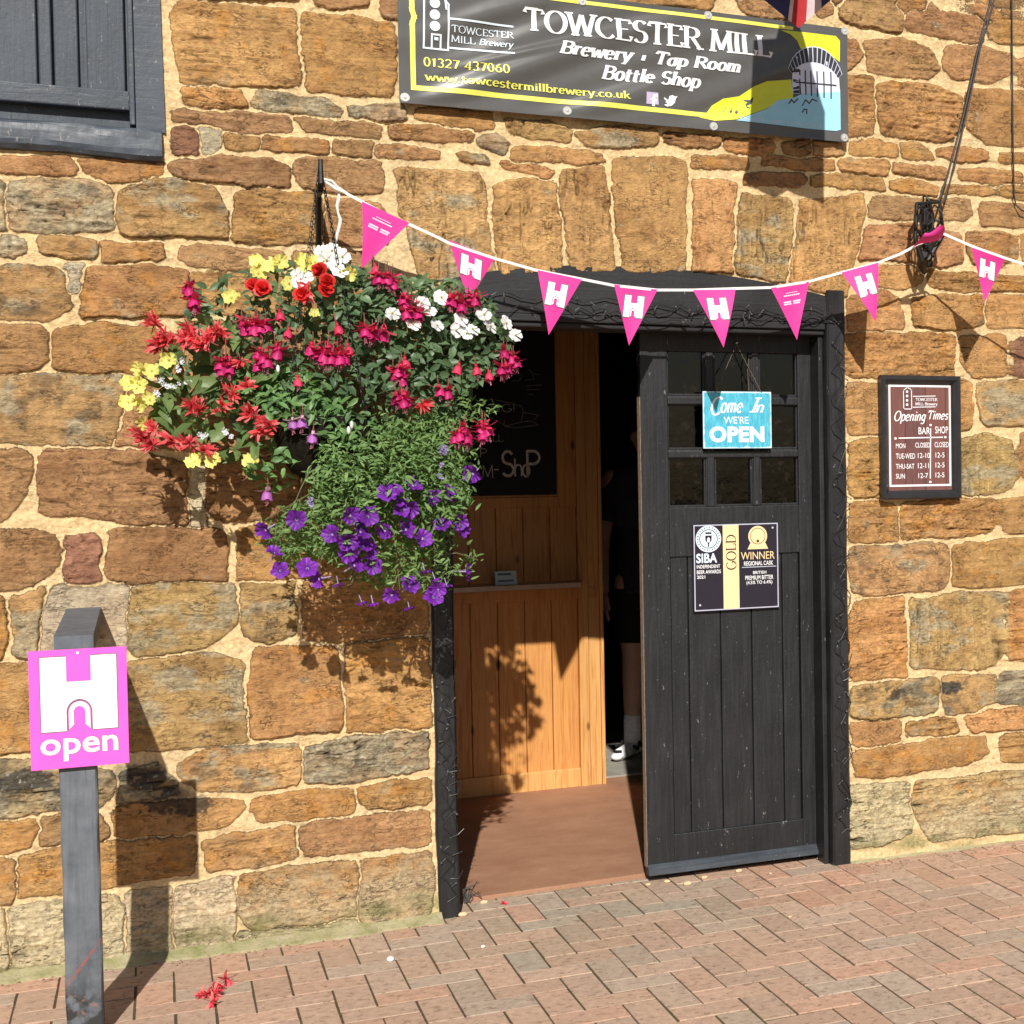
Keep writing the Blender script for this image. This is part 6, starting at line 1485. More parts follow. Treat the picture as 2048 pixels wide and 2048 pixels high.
# ------------------------------------------------------------------ fairy-light wire stapled round the door frame
slt = empty('string_lights', (XL0+0.04, -0.03, 0.1)); tag(slt, 'dark string of fairy lights wound along the jambs and lintel of the door frame', 'string lights')
rn = random.Random(8); m_ = MB(); bulbs = []
def wind(x0, x1, z0, z1, y_, steps, seed):
    r_ = random.Random(seed); p_ = []
    for i in range(steps+1):
        z = z0+(z1-z0)*i/steps; x = x0+(x1-x0)*(0.5+0.42*math.sin(i*1.25+r_.uniform(-0.5, 0.5)))+r_.uniform(-.004, .004)
        p_.append(V3((x, y_-r_.uniform(0.001, 0.006), z+r_.uniform(-.006, .006))))
        if r_.random() < 0.34: bulbs.append((p_[-1].copy(), V3((r_.uniform(-.014, .014), -0.006, r_.uniform(-.012, .014)))))
    m_.tube(p_, 0.0019, 5)
wind(XL0+0.005, XL1-0.005, 0.06, 2.02, -0.022, 90, 1); wind(XL0+0.018, XL1-0.012, 0.15, 0.95, -0.021, 40, 2); wind(XL0+0.03, XL1+0.004, 0.25, 1.5, -0.021, 24, 5)
wind(XR0+0.008, XR1-0.008, 0.12, 2.12, -0.022, 95, 3); wind(XR0+0.03, XR1-0.004, 0.2, 2.0, -0.021, 40, 4); wind(XR0+0.03, XR1+0.012, 0.2, 1.2, -0.021, 26, 9)
for (xa, xb, zc, n_, sd_) in ((1.0, 2.36, 2.075, 70, 6), (1.05, 2.3, 2.118, 46, 7), (1.35, 2.35, 2.10, 60, 10)):
    r_ = random.Random(sd_); p_ = []
    for i in range(n_+1):
        x = xa+(xb-xa)*i/n_; p_.append(V3((x, -0.024-r_.uniform(0, .004), zc+0.012*math.sin(i*0.9)+0.018*math.sin(i*0.13+sd_)+r_.uniform(-.006, .006))))
        if r_.random() < 0.30: bulbs.append((p_[-1].copy(), V3((r_.uniform(-.01, .01), -0.006, r_.uniform(-.014, .012)))))
    m_.tube(p_, 0.0019, 5)
for k in range(15):   # loose tails and ties that stick out past the frame edge
    z = rn.uniform(0.1, 1.9); L_ = k % 2 == 0; xe = XL1 if L_ else XR1
    if L_ and z > 1.0: z *= 0.4
    a_ = V3((xe-0.03, -0.024, z)); m_.tube([a_, V3((xe-0.004, -0.030, z+rn.uniform(-.01, .02))), V3((xe+rn.uniform(.004, .022), -0.026, z+rn.uniform(-.02, .03)))], 0.0017, 5)
m_.build('wire', M_WIRE, slt)
rn.shuffle(bulbs)
for p_, d_ in bulbs[:90]:
    b_ = MB(); b_.tube([p_, p_+d_], 0.0014, 5); b_.sphere(p_+d_*1.25, 0.0036, 7, 5); b_.build('bulb', M_BULB, slt)

# ------------------------------------------------------------------ hanging basket
def leafmat(name, a, b, rough=0.5, trans=0.25):
    m = NT(name); t_ = m.attr('tint'); n_ = m.noise(m.coord(), 90, 3)
    col = m.mix(t_.outputs['Fac'], a, b); col = m.mix(1.0, col, m.ramp(n_, [(0.3, 0.82), (0.7, 1.15)]), 'MULTIPLY')
    m.set(col, rough, 0.0, 0.35)
    tr = m.n('BsdfTranslucent'); m.l(m.mix(1.0, col, (1.3, 1.5, 0.6), 'MULTIPLY'), tr.inputs['Color']); mx = m.n('MixShader'); mx.inputs[0].default_value = trans
    m.l(m.b.outputs[0], mx.inputs[1]); m.l(tr.outputs[0], mx.inputs[2]); m.l(mx.outputs[0], m.out.inputs['Surface']); return m.mat
def petal(name, inner, outer, r_, rough=0.5, trans=0.25, p0=0.15, p1=0.6):
    """colour runs from the throat of a blossom to its rim"""
    m = NT(name); c = m.coord('Object'); ln = m.n('VectorMath', operation='LENGTH'); m.l(c, ln.inputs[0])
    oi = m.n('ObjectInfo')
    col = m.ramp(m.math('DIVIDE', ln.outputs['Value'], r_), [(p0, inner), (p1, outer)])
    col = m.mix(1.0, col, m.ramp(m.noise(c, 160, 3), [(0.3, 0.84), (0.7, 1.12)]), 'MULTIPLY')
    col = m.mix(1.0, col, m.ramp(oi.outputs['Random'], [(0.0, 0.78), (1.0, 1.12)]), 'MULTIPLY')
    m.set(col, rough, 0.0, 0.3); tr = m.n('BsdfTranslucent'); m.l(col, tr.inputs['Color']); mx = m.n('MixShader'); mx.inputs[0].default_value = trans
    m.l(m.b.outputs[0], mx.inputs[1]); m.l(tr.outputs[0], mx.inputs[2]); m.l(mx.outputs[0], m.out.inputs['Surface']); return m.mat
L_F = leafmat('fuchsia_leaf', (0.056, 0.104, 0.050), (0.145, 0.228, 0.105), 0.42); L_B = leafmat('begonia_leaf', (0.065, 0.115, 0.034), (0.18, 0.245, 0.085), 0.45)
L_I = leafmat('bright_lance_leaf', (0.065, 0.145, 0.045), (0.17, 0.31, 0.10), 0.45); L_P = leafmat('petunia_leaf', (0.075, 0.155, 0.045), (0.22, 0.34, 0.11), 0.55)
M_STEM = plain('green_brown_stem', (0.11, 0.10, 0.04), 0.7, 0.3, 80); M_RSTEM = plain('reddish_stem', (0.20, 0.07, 0.05), 0.6, 0.3, 80)
UC, VC = 690.0, 910.0
def sfr(u, v):
    return 0.240+0.36*math.exp(-((u-UC)/270.0)**2-((v-VC)/(300.0 if v < VC else 420.0))**2)+0.14*math.exp(-((u-670)/170.0)**2-((v-550)/110.0)**2)
rl = np.random.RandomState(21)
def inpoly(poly, u, v):
    c = False
    for i in range(len(poly)):
        a, b = poly[i], poly[(i+1) % len(poly)]
        if (a[1] > v) != (b[1] > v) and u < (b[0]-a[0])*(v-a[1])/(b[1]-a[1])+a[0]: c = not c
    return c
def sample(polys, n):
    out = []; areas = []
    for pl_ in polys: areas.append(abs(sum(pl_[i][0]*pl_[(i+1) % len(pl_)][1]-pl_[(i+1) % len(pl_)][0]*pl_[i][1] for i in range(len(pl_))))/2)
    pr = np.array(areas)/sum(areas)
    while len(out) < n:
        pl_ = polys[rl.choice(len(polys), p=pr)]; us = [p_[0] for p_ in pl_]; vs = [p_[1] for p_ in pl_]
        u, v = rl.uniform(min(us), max(us)), rl.uniform(min(vs), max(vs))
        if inpoly(pl_, u, v): out.append((u, v))
    return out
hb_ = empty('hanging_basket', (tipb.x+0.02, -0.40, 1.62))
tag(hb_, 'large hanging basket overflowing with fuchsias, begonias, white impatiens and purple petunias beside the doorway', 'hanging basket')
def leaves(name, spots, mat, lmin, lmax, wr_, droop, depth=0.78, clump=1, spread=0.03):
    v = []; f = []; tn = []
    for (u, vv) in spots:
        s0 = sfr(u, vv); s = s0*(1-depth*rl.rand()**1.7)
        c0 = np.array(P(u, vv, -s)); base_t = rl.rand()
        for k in range(clump):
            c = c0+rl.normal(0, spread, 3)*(1 if clump > 1 else 0)
            L_ = rl.uniform(lmin, lmax); w = L_*wr_*rl.uniform(0.8, 1.15)
            nrm = np.array([rl.normal(0, .65)-0.15, -0.72+rl.normal(0, .45), 0.50+rl.normal(0, .55)]); nrm /= np.linalg.norm(nrm)
            d_ = np.array([rl.normal(0, 1.0), -0.25+rl.normal(0, .3), droop+rl.normal(0, .7)]); d_ -= nrm*(d_@nrm); d_ /= np.linalg.norm(d_)+1e-9
            sd_ = np.cross(nrm, d_); cv = rl.uniform(0.05, 0.22)*L_
            b = len(v)
            def pt_(t, x, up): return c+d_*(L_*(t-0.4))+sd_*x*w*0.5+nrm*(up-cv*(t-0.4)**2*3)
            fo = 0.13*w
            v += [pt_(0, 0, 0), pt_(.28, -.86, fo), pt_(.28, 0, 0), pt_(.28, .86, fo), pt_(.62, -.78, fo), pt_(.62, 0, 0), pt_(.62, .78, fo), pt_(1, 0, 0)]
            f += [(b, b+2, b+1), (b, b+3, b+2), (b+1, b+2, b+5, b+4), (b+2, b+3, b+6, b+5), (b+4, b+5, b+7), (b+5, b+6, b+7)]
            tn += [float(np.clip(0.6*base_t+0.4*rl.rand()+rl.normal(0, .12), 0, 1))]*8
    o = mesh(name, v, f, mat, hb_, True)
    a_ = o.data.attributes.new('tint', 'FLOAT', 'POINT'); a_.data.foreach_set('value', tn); return o
def s2(pl_): return [(x*1.06, y*1.06) for x, y in pl_]
R_UP = s2([(350, 590), (365, 545), (470, 505), (560, 490), (640, 495), (700, 520), (770, 540), (850, 528), (925, 570), (968, 640), (955, 690), (900, 725), (865, 790), (800, 800), (700, 800), (560, 830), (450, 800), (380, 740), (340, 680)])
R_TC = s2([(470, 560), (520, 510), (620, 500), (700, 520), (720, 620), (620, 680), (500, 660)])
R_RT = s2([(640, 500), (760, 520), (860, 530), (930, 570), (965, 640), (950, 690), (880, 740), (830, 770), (700, 740), (640, 680)])
R_LF = s2([(330, 610), (400, 570), (470, 600), (520, 700), (520, 800), (430, 840), (330, 830), (280, 790), (300, 700)])
R_LL = s2([(300, 780), (420, 800), (520, 840), (470, 880), (370, 870), (310, 850)])
R_CE = s2([(430, 700), (540, 690), (640, 740), (690, 800), (660, 850), (560, 820), (470, 790)])
R_BIT = s2([(455, 870), (500, 850), (560, 865), (545, 905), (480, 905)])
R_PE = s2([(590, 900), (610, 845), (700, 800), (800, 780), (870, 800), (890, 860), (880, 930), (850, 985), (790, 985), (740, 950), (660, 985), (600, 960)])
R_PE2 = s2([(505, 1010), (520, 985), (590, 950), (640, 980), (620, 1040), (560, 1060), (525, 1050)])
R_PT = [s2(p_) for p_ in ([(590, 1010), (640, 1000), (700, 1040), (690, 1060), (620, 1055)], [(660, 1075), (790, 1060), (800, 1085), (700, 1105)], [(740, 1020), (830, 1035), (835, 1060), (770, 1050)], [(818, 1066), (870, 1062), (905, 1045), (912, 1058), (860, 1085)], [(850, 750), (930, 770), (915, 800), (870, 790)], [(770, 1085), (840, 1080), (840, 1100), (780, 1110)])]
leaves('fuchsia_leaves', sample([R_RT], 1250)+sample([R_UP], 1050)+sample([R_TC], 220), L_F, 0.026, 0.052, 0.56, -0.35)
leaves('begonia_leaves', sample([R_LF], 170)+sample([R_LL], 14), L_B, 0.050, 0.095, 0.50, -0.7)
leaves('lance_leaves', sample([R_CE], 230)+sample([R_BIT], 18), L_I, 0.030, 0.050, 0.40, -0.1, 0.6, 3, 0.020)
leaves('petunia_leaves', sample([R_PE], 1650)+sample([R_PE2], 260)+sample(R_PT, 290), L_P, 0.015, 0.034, 0.28, 0.0, 0.60, 4, 0.017)
leaves('petunia_leaves', sample([s2([(600, 900), (640, 860), (860, 820), (880, 940), (840, 1030), (760, 1060), (680, 1040), (620, 990)])], 420), L_P, 0.022, 0.040, 0.34, -0.2, 0.85, 5, 0.028)
# stems
m_ = MB()
for (ua, va, ub, vb) in ((700, 1000, 545, 1090), (720, 1010, 640, 1120), (760, 1020, 700, 1160), (780, 1020, 800, 1180), (830, 1020, 880, 1120), (870, 1110, 955, 1120), (700, 960, 530, 1040), (640, 900, 560, 1080), (860, 1000, 870, 1130), (760, 1090, 700, 1170), (820, 1100, 780, 1190)):
    a_, b_ = P(ua, va, -sfr(ua, va)*0.85), P(ub, vb, -sfr(ub, vb)); m_.tube([a_, a_.lerp(b_, .5)+V3((0, -.01, 0.015)), b_], 0.0022, 5)
m_.build('trailing_stems', M_STEM, hb_)
# pot and chains
bc_ = V3((tipb.x+0.015, -0.40, 1.60)); v = []; f = []; n = 24
for j, (r_, z_) in enumerate(((0.165, .10), (.16, .04), (.145, -.02), (.11, -.07), (.05, -.10), (0.15, .095))):
    for i in range(n): a_ = 2*math.pi*i/n; v.append((bc_.x+r_*math.cos(a_), bc_.y+r_*math.sin(a_), bc_.z+z_))
for j in range(4):
    for i in range(n): f.append((j*n+i, j*n+(i+1) % n, (j+1)*n+(i+1) % n, (j+1)*n+i))
f += [tuple(4*n+i for i in range(n)), tuple(5*n+i for i in range(n))]
mesh('pot', v, f, plain('dark_moss_liner', (0.012, 0.011, 0.007), 0.95, 0.4, 60, 0, 0.1, 0.8), hb_, True)
for k in range(4):
    a_ = 0.6+k*math.pi/2; e_ = bc_+V3((0.16*math.cos(a_), 0.16*math.sin(a_), .10)); t_ = tipb+V3((0, 0.03, -0.01)); m_ = MB(); L_ = (e_-t_).length; nl = int(L_/0.016)
    d_ = (e_-t_).normalized(); s_ = d_.orthogonal().normalized(); q_ = d_.cross(s_)
    for i in range(nl):
        c_ = t_+d_*(i+0.5)*L_/nl; w_ = s_ if i % 2 else q_
        m_.tube([c_+d_*0.010*math.cos(t)+w_*0.0045*math.sin(t) for t in [j*2*math.pi/8 for j in range(9)]], 0.0011, 4, 0, False)
    m_.build('chain', M_IRON, hb_)
m_ = MB(); tw_ = [(678, 388), (677, 400), (674, 412), (676, 425), (681, 440), (679, 452), (674, 470), (670, 488), (668, 505)]
m_.tube([P(u, v_, -0.24) for u, v_ in tw_], [0.004, .0055, .005, .0035, .0055, .005, .0045, .005, .004], 7); m_.tube([P(u, v_, -0.236) for u, v_ in ((640, 352), (655, 366), (672, 378), (690, 386))], [.004, .005, .006, .005], 7); m_.tube([P(u, v_, -0.24) for u, v_ in ((646, 358), (664, 362), (684, 384))], .004, 6)
m_.build('tie_cord', M_TAPE, bun)

# blossoms: one shared mesh of each kind, every blossom its own part of the basket
def blossom_mesh(name, v, f, mats, mi=None):
    me_ = bpy.data.meshes.new(name); me_.from_pydata([tuple(p_) for p_ in v], [], f); me_.update()
    for m in mats: me_.materials.append(m)
    me_.polygons.foreach_set('use_smooth', [True]*len(me_.polygons))
    if mi: me_.polygons.foreach_set('material_index', mi)
    return me_
def trumpet(name, R_, mat, tube_mat, lobes=5, ruff=0.10, depth=0.028, tube=0.035, seed=0):
    n = 30; v = []; f = []; mi = []; r_ = random.Random(seed)
    prof = [(1.0, 0.0), (0.72, 0.004), (0.40, 0.008), (0.16, depth*0.6), (0.09, depth), (0.07, depth+tube), (0.02, depth+tube+0.004)]
    for j, (q_, y_) in enumerate(prof):
        for i in range(n):
            a_ = 2*math.pi*i/n; k = 1+(ruff*math.cos(lobes*a_)+0.04*math.sin(3*a_+seed))*(q_**2 if j < 3 else 0); yy = y_+(0.006*math.sin(lobes*a_*2+seed)*q_ if j < 2 else 0)+(0.004*math.cos(2*a_+seed) if j == 0 else 0)
            v.append((R_*q_*k*math.cos(a_), yy, R_*q_*k*math.sin(a_)))
    for j in range(len(prof)-1):
        for i in range(n): f.append((j*n+i, j*n+(i+1) % n, (j+1)*n+(i+1) % n, (j+1)*n+i)); mi.append(0 if j < 3 else 1)
    return blossom_mesh(name, v, f, [mat, tube_mat], mi)
def flatflower(name, R_, mat, eye, petals=5, seed=0, cup=0.12, over=0.97):
    v = []; f = []; mi = []; r_ = random.Random(seed)
    for k in range(petals):
        a0 = 2*math.pi*k/petals+0.3; da = math.pi/petals*over; b = len(v); n = 6; sc = r_.uniform(.88, 1.08)
        v.append((0, 0.003+0.0007*k, 0))
        for j, q_ in enumerate((0.45, 0.85, 1.0)):
            for i in range(n+1):
                t = -1+2*i/n; a_ = a0+da*t*(1.0 if j < 2 else 0.72); q2 = q_*(1-0.06*(1-abs(t))*(j == 2))*sc
                v.append((R_*q2*math.cos(a_), 0.003+0.0007*k-cup*R_*q_**2+0.002*math.sin(t*3+k)+0.0015*t, R_*q2*math.sin(a_)))
        for i in range(n): f.append((b, b+1+i, b+2+i)); mi.append(0)
        for j in (0, 1):
            for i in range(n): f.append((b+1+j*(n+1)+i, b+1+(j+1)*(n+1)+i, b+2+(j+1)*(n+1)+i, b+2+j*(n+1)+i)); mi.append(0)
    b = len(v); n = 8; v.append((0, -0.004, 0))
    for i in range(n): a_ = 2*math.pi*i/n; v.append((R_*.13*math.cos(a_), 0.0005, R_*.13*math.sin(a_)))
    for i in range(n): f.append((b, b+1+i, b+1+(i+1) % n)); mi.append(1)
    return blossom_mesh(name, v, f, [mat, eye], mi)
def strap(v, f, mi, c, d_, side, up_, L_, w, curl, m, taper=0.15, n=5):
    b = len(v); nrm = np.cross(d_, side)
    for i in range(n+1):
        t = i/n; q_ = c+d_*L_*t+nrm*curl*L_*t*t+up_*0; ww = w*(math.sin(math.pi*(0.12+0.80*t))**0.8)*(1-taper*t)
        if i == n: ww = w*0.06
        v += [tuple(q_-side*ww*.5), tuple(q_+side*ww*.5)]
    for i in range(n): f.append((b+2*i, b+2*i+1, b+2*i+3, b+2*i+2)); mi.append(m)
def fuchsia(name, sep_m, cor_m, sta_m, s=1.0, seed=0, openk=1.0):
    v, f, mi = [], [], []; r_ = random.Random(seed); m_ = MB(); m_.tube([(0, 0, .034*s), (0.003*s, 0, .016*s), (0, 0, 0)], [.0012*s, .0016*s, .0045*s], 6, 3); m_.tube([(0, 0, 0), (0, 0, -.013*s)], [.0055*s, .0065*s], 8, 0)
    v += m_.v; f += m_.f; mi += m_.m
    for k in range(4):
        a_ = k*math.pi/2+0.4+r_.uniform(-.15, .15); o = np.array([math.cos(a_), math.sin(a_), 0]); dz = r_.uniform(-.55, .25) if openk > .5 else -1.4; d_ = o*(0.9 if openk > .5 else 0.22)+np.array([0, 0, dz]); d_ /= np.linalg.norm(d_); side = np.cross(o, [0, 0, 1.0])
        strap(v, f, mi, np.array([0, 0, -.011*s])+o*.005*s, d_, side, o, .038*s, .018*s, -0.25 if openk > .5 else 0.1, 0)
    n = 16; b = len(v); pr = [(.006, -.012), (.013, -.020), (.0165, -.030), (.0155, -.040), (.018, -.043)]
    for j, (q_, z_) in enumerate(pr):
        for i in range(n): a_ = 2*math.pi*i/n; k = 1+0.16*math.cos(8*a_)*(j/4); v.append((q_*s*k*math.cos(a_), q_*s*k*math.sin(a_), (z_-0.003*math.cos(4*a_+1)*(j == 4))*s))
    for j in range(4):
        for i in range(n): f.append((b+j*n+i, b+j*n+(i+1) % n, b+(j+1)*n+(i+1) % n, b+(j+1)*n+i)); mi.append(1)
    m_ = MB()
    for k in range(5):
        x, y = r_.uniform(-.006, .006)*s, r_.uniform(-.006, .006)*s; L_ = r_.uniform(.052, .066)*s; m_.tube([(x*.4, y*.4, -.03*s), (x, y, -L_)], .0007*s, 4, 2); m_.sphere((x, y, -L_), .0016*s, 5, 4, 2)
    b = len(v); v += m_.v; f += [tuple(i+b for i in q_) for q_ in m_.f]; mi += m_.m
    return blossom_mesh(name, v, f, [sep_m, cor_m, sta_m, M_RSTEM], mi)
def begonia(name, mat, mat2, s=1.0, seed=0, nn=22):
    v, f, mi = [], [], []; r_ = random.Random(seed)
    for k in range(nn):
        a_ = k*2.4; el = r_.uniform(-0.2, 1.0)*(k/nn)+(-0.9)*(1-k/nn); o = np.array([math.cos(a_)*math.cos(el), math.sin(a_)*math.cos(el)*0.8, math.sin(el)*-1.0]); o = o/np.linalg.norm(o)
        o = o*np.array([1, 1, 1])+np.array([0, -.25, -.55]); o /= np.linalg.norm(o); side = np.cross(o, [0.1, -1, .2]); side /= np.linalg.norm(side)
        strap(v, f, mi, np.array([0, 0, 0.0]), o, side, o, r_.uniform(.020, .044)*s, r_.uniform(.007, .014)*s, r_.uniform(-.6, .35), 0 if k % 3 else 1, 0.1)
    m_ = MB(); m_.tube([(0, 0, .035*s), (0.002, 0, .016*s), (0, 0, 0)], .0016*s, 5, 2); b = len(v); v += m_.v; f += [tuple(i+b for i in q_) for q_ in m_.f]; mi += m_.m
    return blossom_mesh(name, v, f, [mat, mat2, M_RSTEM], mi)
def ruffled(name, R_, mat, seed=0):
    v, f, mi = [], [], []; r_ = random.Random(seed)
    for k in range(16):
        a_ = k*2.4; rad = 0.25+0.75*(k/16); tilt = 0.2+1.0*(1-k/16); o = np.array([math.cos(a_)*rad, -tilt*.8, math.sin(a_)*rad]); o /= np.linalg.norm(o); side = np.cross(o, [0, -1, 0.01]); side /= np.linalg.norm(side)
        strap(v, f, mi, o*0.002, o, side, o, R_*r_.uniform(.75, 1.05), R_*r_.uniform(.7, 1.0), r_.uniform(-.2, .3), 0, -0.6)
    return blossom_mesh(name, v, f, [mat], mi)
P_YEL = petal('yellow_petal', (0.46, 0.34, 0.02), (0.84, 0.78, 0.22), .021, .5, .3, .10, .45); P_WHI = petal('white_petal', (0.74, 0.76, 0.68), (0.88, 0.88, 0.87), .024, .5, .25); P_PUR = petal('purple_petal', (0.055, 0.004, 0.12), (0.205, 0.030, 0.40), .029, .5, .2, .15, .8)
P_PUT = petal('pale_lilac_tube', (0.42, 0.30, 0.60), (0.55, 0.42, 0.70), .05); P_RED = petal('scarlet_petal', (0.50, 0.012, 0.015), (0.74, 0.035, 0.03), .028); P_SEP = petal('cerise_sepal', (0.60, 0.02, 0.07), (0.74, 0.05, 0.13), .04); P_COR = petal('magenta_corolla', (0.42, 0.008, 0.10), (0.64, 0.03, 0.19), .045, .5, .2, .4, .95)
P_STA = petal('pink_stamen', (0.66, 0.10, 0.20), (0.72, 0.28, 0.36), .06); P_BEG = petal('coral_petal', (0.60, 0.030, 0.045), (0.76, 0.075, 0.085), .042); P_BEG2 = petal('pale_coral_petal', (0.74, 0.09, 0.10), (0.80, 0.22, 0.20), .042); P_EYE = plain('blossom_eye', (0.30, 0.22, 0.03), 0.7)
P_LSEP = petal('pale_pink_sepal', (0.70, 0.36, 0.48), (0.80, 0.62, 0.68), .04); P_LCOR = petal('mauve_corolla', (0.30, 0.08, 0.36), (0.42, 0.14, 0.46), .045); P_LOB = petal('lobelia_petal', (0.76, 0.78, 0.84), (0.80, 0.82, 0.88), .02)
P_LIL = petal('lilac_petal', (0.30, 0.24, 0.52), (0.46, 0.40, 0.66), .02)
PT3 = [trumpet('purple_petunia', .0275, P_PUR, P_PUT, 5, .10, .016, .030, s_) for s_ in (0, 1, 2)]
YT3 = [trumpet('yellow_petunia', .0215, P_YEL, P_YEL, 5, .12, .012, .016, s_) for s_ in (3, 4)]
WF3 = [flatflower('white_impatiens', .026, P_WHI, P_EYE, 5, s_) for s_ in (1, 2, 3)]
FU3 = [fuchsia('fuchsia_blossom', P_SEP, P_COR, P_STA, 1.0, s_) for s_ in (1, 2, 3)]; FUB = fuchsia('fuchsia_bud', P_SEP, P_SEP, P_STA, .8, 9, 0.0)
FL2 = [fuchsia('mauve_fuchsia', P_LSEP, P_LCOR, P_STA, .85, s_) for s_ in (4, 5)]
BG3 = [begonia('begonia_blossom', P_BEG, P_BEG2, 1.0, s_) for s_ in (1, 2, 3)]; RD2 = [ruffled('red_geranium', .026, P_RED, s_) for s_ in (1, 2)]
LB = flatflower('lobelia_blossom', .0085, P_LOB, P_EYE, 5, 7); LL = flatflower('lilac_lobelia_blossom', .0085, P_LIL, P_EYE, 5, 8)
def place(name, me_, u, v, ds=0.02, sc=1.0, face=(0, -1, 0.25), jit=0.35, hang=False):
    s_ = sfr(u, v)+ds; p_ = P(u, v, -s_); o = bpy.data.objects.new(name, me_); COL.objects.link(o); o.parent = hb_; o.matrix_parent_inverse = Matrix.Translation(hb_.location).inverted()
    if hang: R__ = Euler((rl.normal(0, .14), rl.normal(0, .14), rl.uniform(0, 6.28))).to_matrix()
    else:
        side = (u-UC)/300.0; d_ = V3((face[0]+0.55*side+rl.normal(0, jit), face[1]+rl.normal(0, jit*.4), face[2]+rl.normal(0, jit))).normalized()
        R__ = (d_.to_track_quat('-Y', 'Z')).to_matrix() @ Euler((0, rl.uniform(0, 6.28), 0)).to_matrix()
    k = sc*rl.uniform(.92, 1.08); o.matrix_basis = Matrix.Translation(p_) @ R__.to_4x4() @ Matrix.Scale(k, 4); return o
J = lambda s_: [tuple(float(k) for k in q_.split(',')) for q_ in s_.split()]
for x, y in J('1160,210 1190,305 1270,240 1365,220 1550,205 1650,215 1430,395 950,505 180,1105 295,1110 110,1215 190,1235 105,1370 200,1395 275,1350 430,1030 235,1560 640,1850 800,1850 1110,1850 1560,250'): place('yellow_petunia', YT3[int(x) % 2], *T('J', x, y), sc=1.12)
place('yellow_petunia', YT3[0], *T('K', 405, 320)); place('yellow_petunia', YT3[1], *T('K', 120, 640), sc=.7)
for x, y in J('1700,135 1785,125 1870,175 1740,205 1815,255 1850,300 1490,335 1565,345 1520,385'): place('white_impatiens', WF3[int(x) % 3], *T('J', x, y), face=(-.1, -1, .5), jit=.25)
for x, y in J('1165,510 1060,620 1000,555 930,730 1130,740 1330,690 1285,780 1370,805 1420,770 1515,650 1570,745 1700,720 1775,820 760,640'): place('white_impatiens', WF3[int(x) % 3], *T('K', x, y), ds=0.03, face=(-.1, -1, .4), jit=.25)
for x, y in J('1690,300 1745,385 1730,445 1140,420 1215,440 1535,490'): place('red_geranium', RD2[int(x) % 2], *T('J', x, y), face=(-.1, -1, .3))
def fu(t, x, y, n, sc=0.90):
    for k in range(n+1):
        a_ = 0 if k == 0 else 1; u, v = T(t, x+a_*rl.uniform(-75, 75), y-45+a_*rl.uniform(-55, 50)); place('fuchsia_blossom', FU3[rl.randint(3)], u, v, 0.025+rl.uniform(-.01, .02), sc, hang=True)
for x, y, n in ((645, 545, 2), (1110, 730, 4), (1180, 740, 2), (880, 1060, 4), (940, 1090, 1), (1215, 1010, 3), (1330, 940, 2), (600, 420, 1)): fu('J', x, y, n)
for x, y, n in ((760, 400, 4), (650, 345, 1), (880, 540, 2), (850, 640, 1), (950, 620, 2), (530, 780, 2), (630, 800, 2), (160, 960, 4), (230, 980, 3), (330, 1000, 2), (1260, 545, 4), (1390, 530, 2), (840, 1140, 4), (790, 1330, 1), (870, 1370, 2), (1690, 1090, 3), (1720, 1010, 2), (1310, 1640, 4), (1530, 1590, 3), (1140, 1270, 1)): fu('K', x, y, n)
for t_, x, y in (('J', 1500, 1150), ('J', 1430, 760), ('J', 610, 380), ('J', 1350, 610), ('K', 1445, 1060), ('K', 1550, 1110), ('K', 1310, 1050), ('K', 300, 720), ('K', 390, 890), ('K', 860, 1000), ('K', 610, 230)): place('fuchsia_bud', FUB, *T(t_, x, y), hang=True)
for t_, x, y in (('J', 1460, 1500), ('J', 1540, 1480), ('J', 1630, 1610), ('L', 210, 520)): place('mauve_fuchsia', FL2[int(x) % 2], *T(t_, x, y), hang=True)
for x, y in J('330,740 400,830 370,900 420,880 600,780 640,850 690,900 720,920 830,800 880,830 630,1420 690,1450 240,1690 300,1740 220,1660 320,1600 970,1330 1090,1260 1110,1480 1190,1620 1270,1570 1030,1060 890,1420 470,1700 610,1720 740,1790 770,880 580,860'):
    place('begonia_blossom', BG3[int(x) % 3], *T('J', x, y-15), 0.03, rl.uniform(.75, 1.05), face=(-.1, -1, .1), jit=.25)
    place('begonia_blossom', BG3[int(y) % 3], *T('J', x+rl.uniform(-65, 65), y+rl.uniform(-60, 40)), 0.01, rl.uniform(.5, .85), face=(-.1, -1, -.1), jit=.4)
place('begonia_blossom', BG3[0], *T('K', 1010, 1390), 0.03, face=(0, -1, .1)); place('begonia_blossom', BG3[1], *T('K', 40, 480), 0.02)
for x, y in J('360,1195 395,1225 385,1180 430,1245 460,1235 490,1240 520,1225 580,1205 610,1215 330,1290 350,1310 540,1020 550,1040 505,1080 520,1110 690,1640 720,1660 740,1640 890,1600 910,1625 950,1655'): place('lobelia_blossom', LB, *T('J', x, y), 0.025, 1.0)
for x, y in J('1140,1740 1170,1770 1200,1745 1150,1800 1190,1790'): place('lilac_lobelia_blossom', LL, *T('K', x, y), 0.02)
for x, y in J('530,630 550,650 545,610 1560,210 1590,235 1550,250 1560,350 1545,430 1560,440'): place('lilac_lobelia_blossom', LL, *T('L', x, y), 0.02)
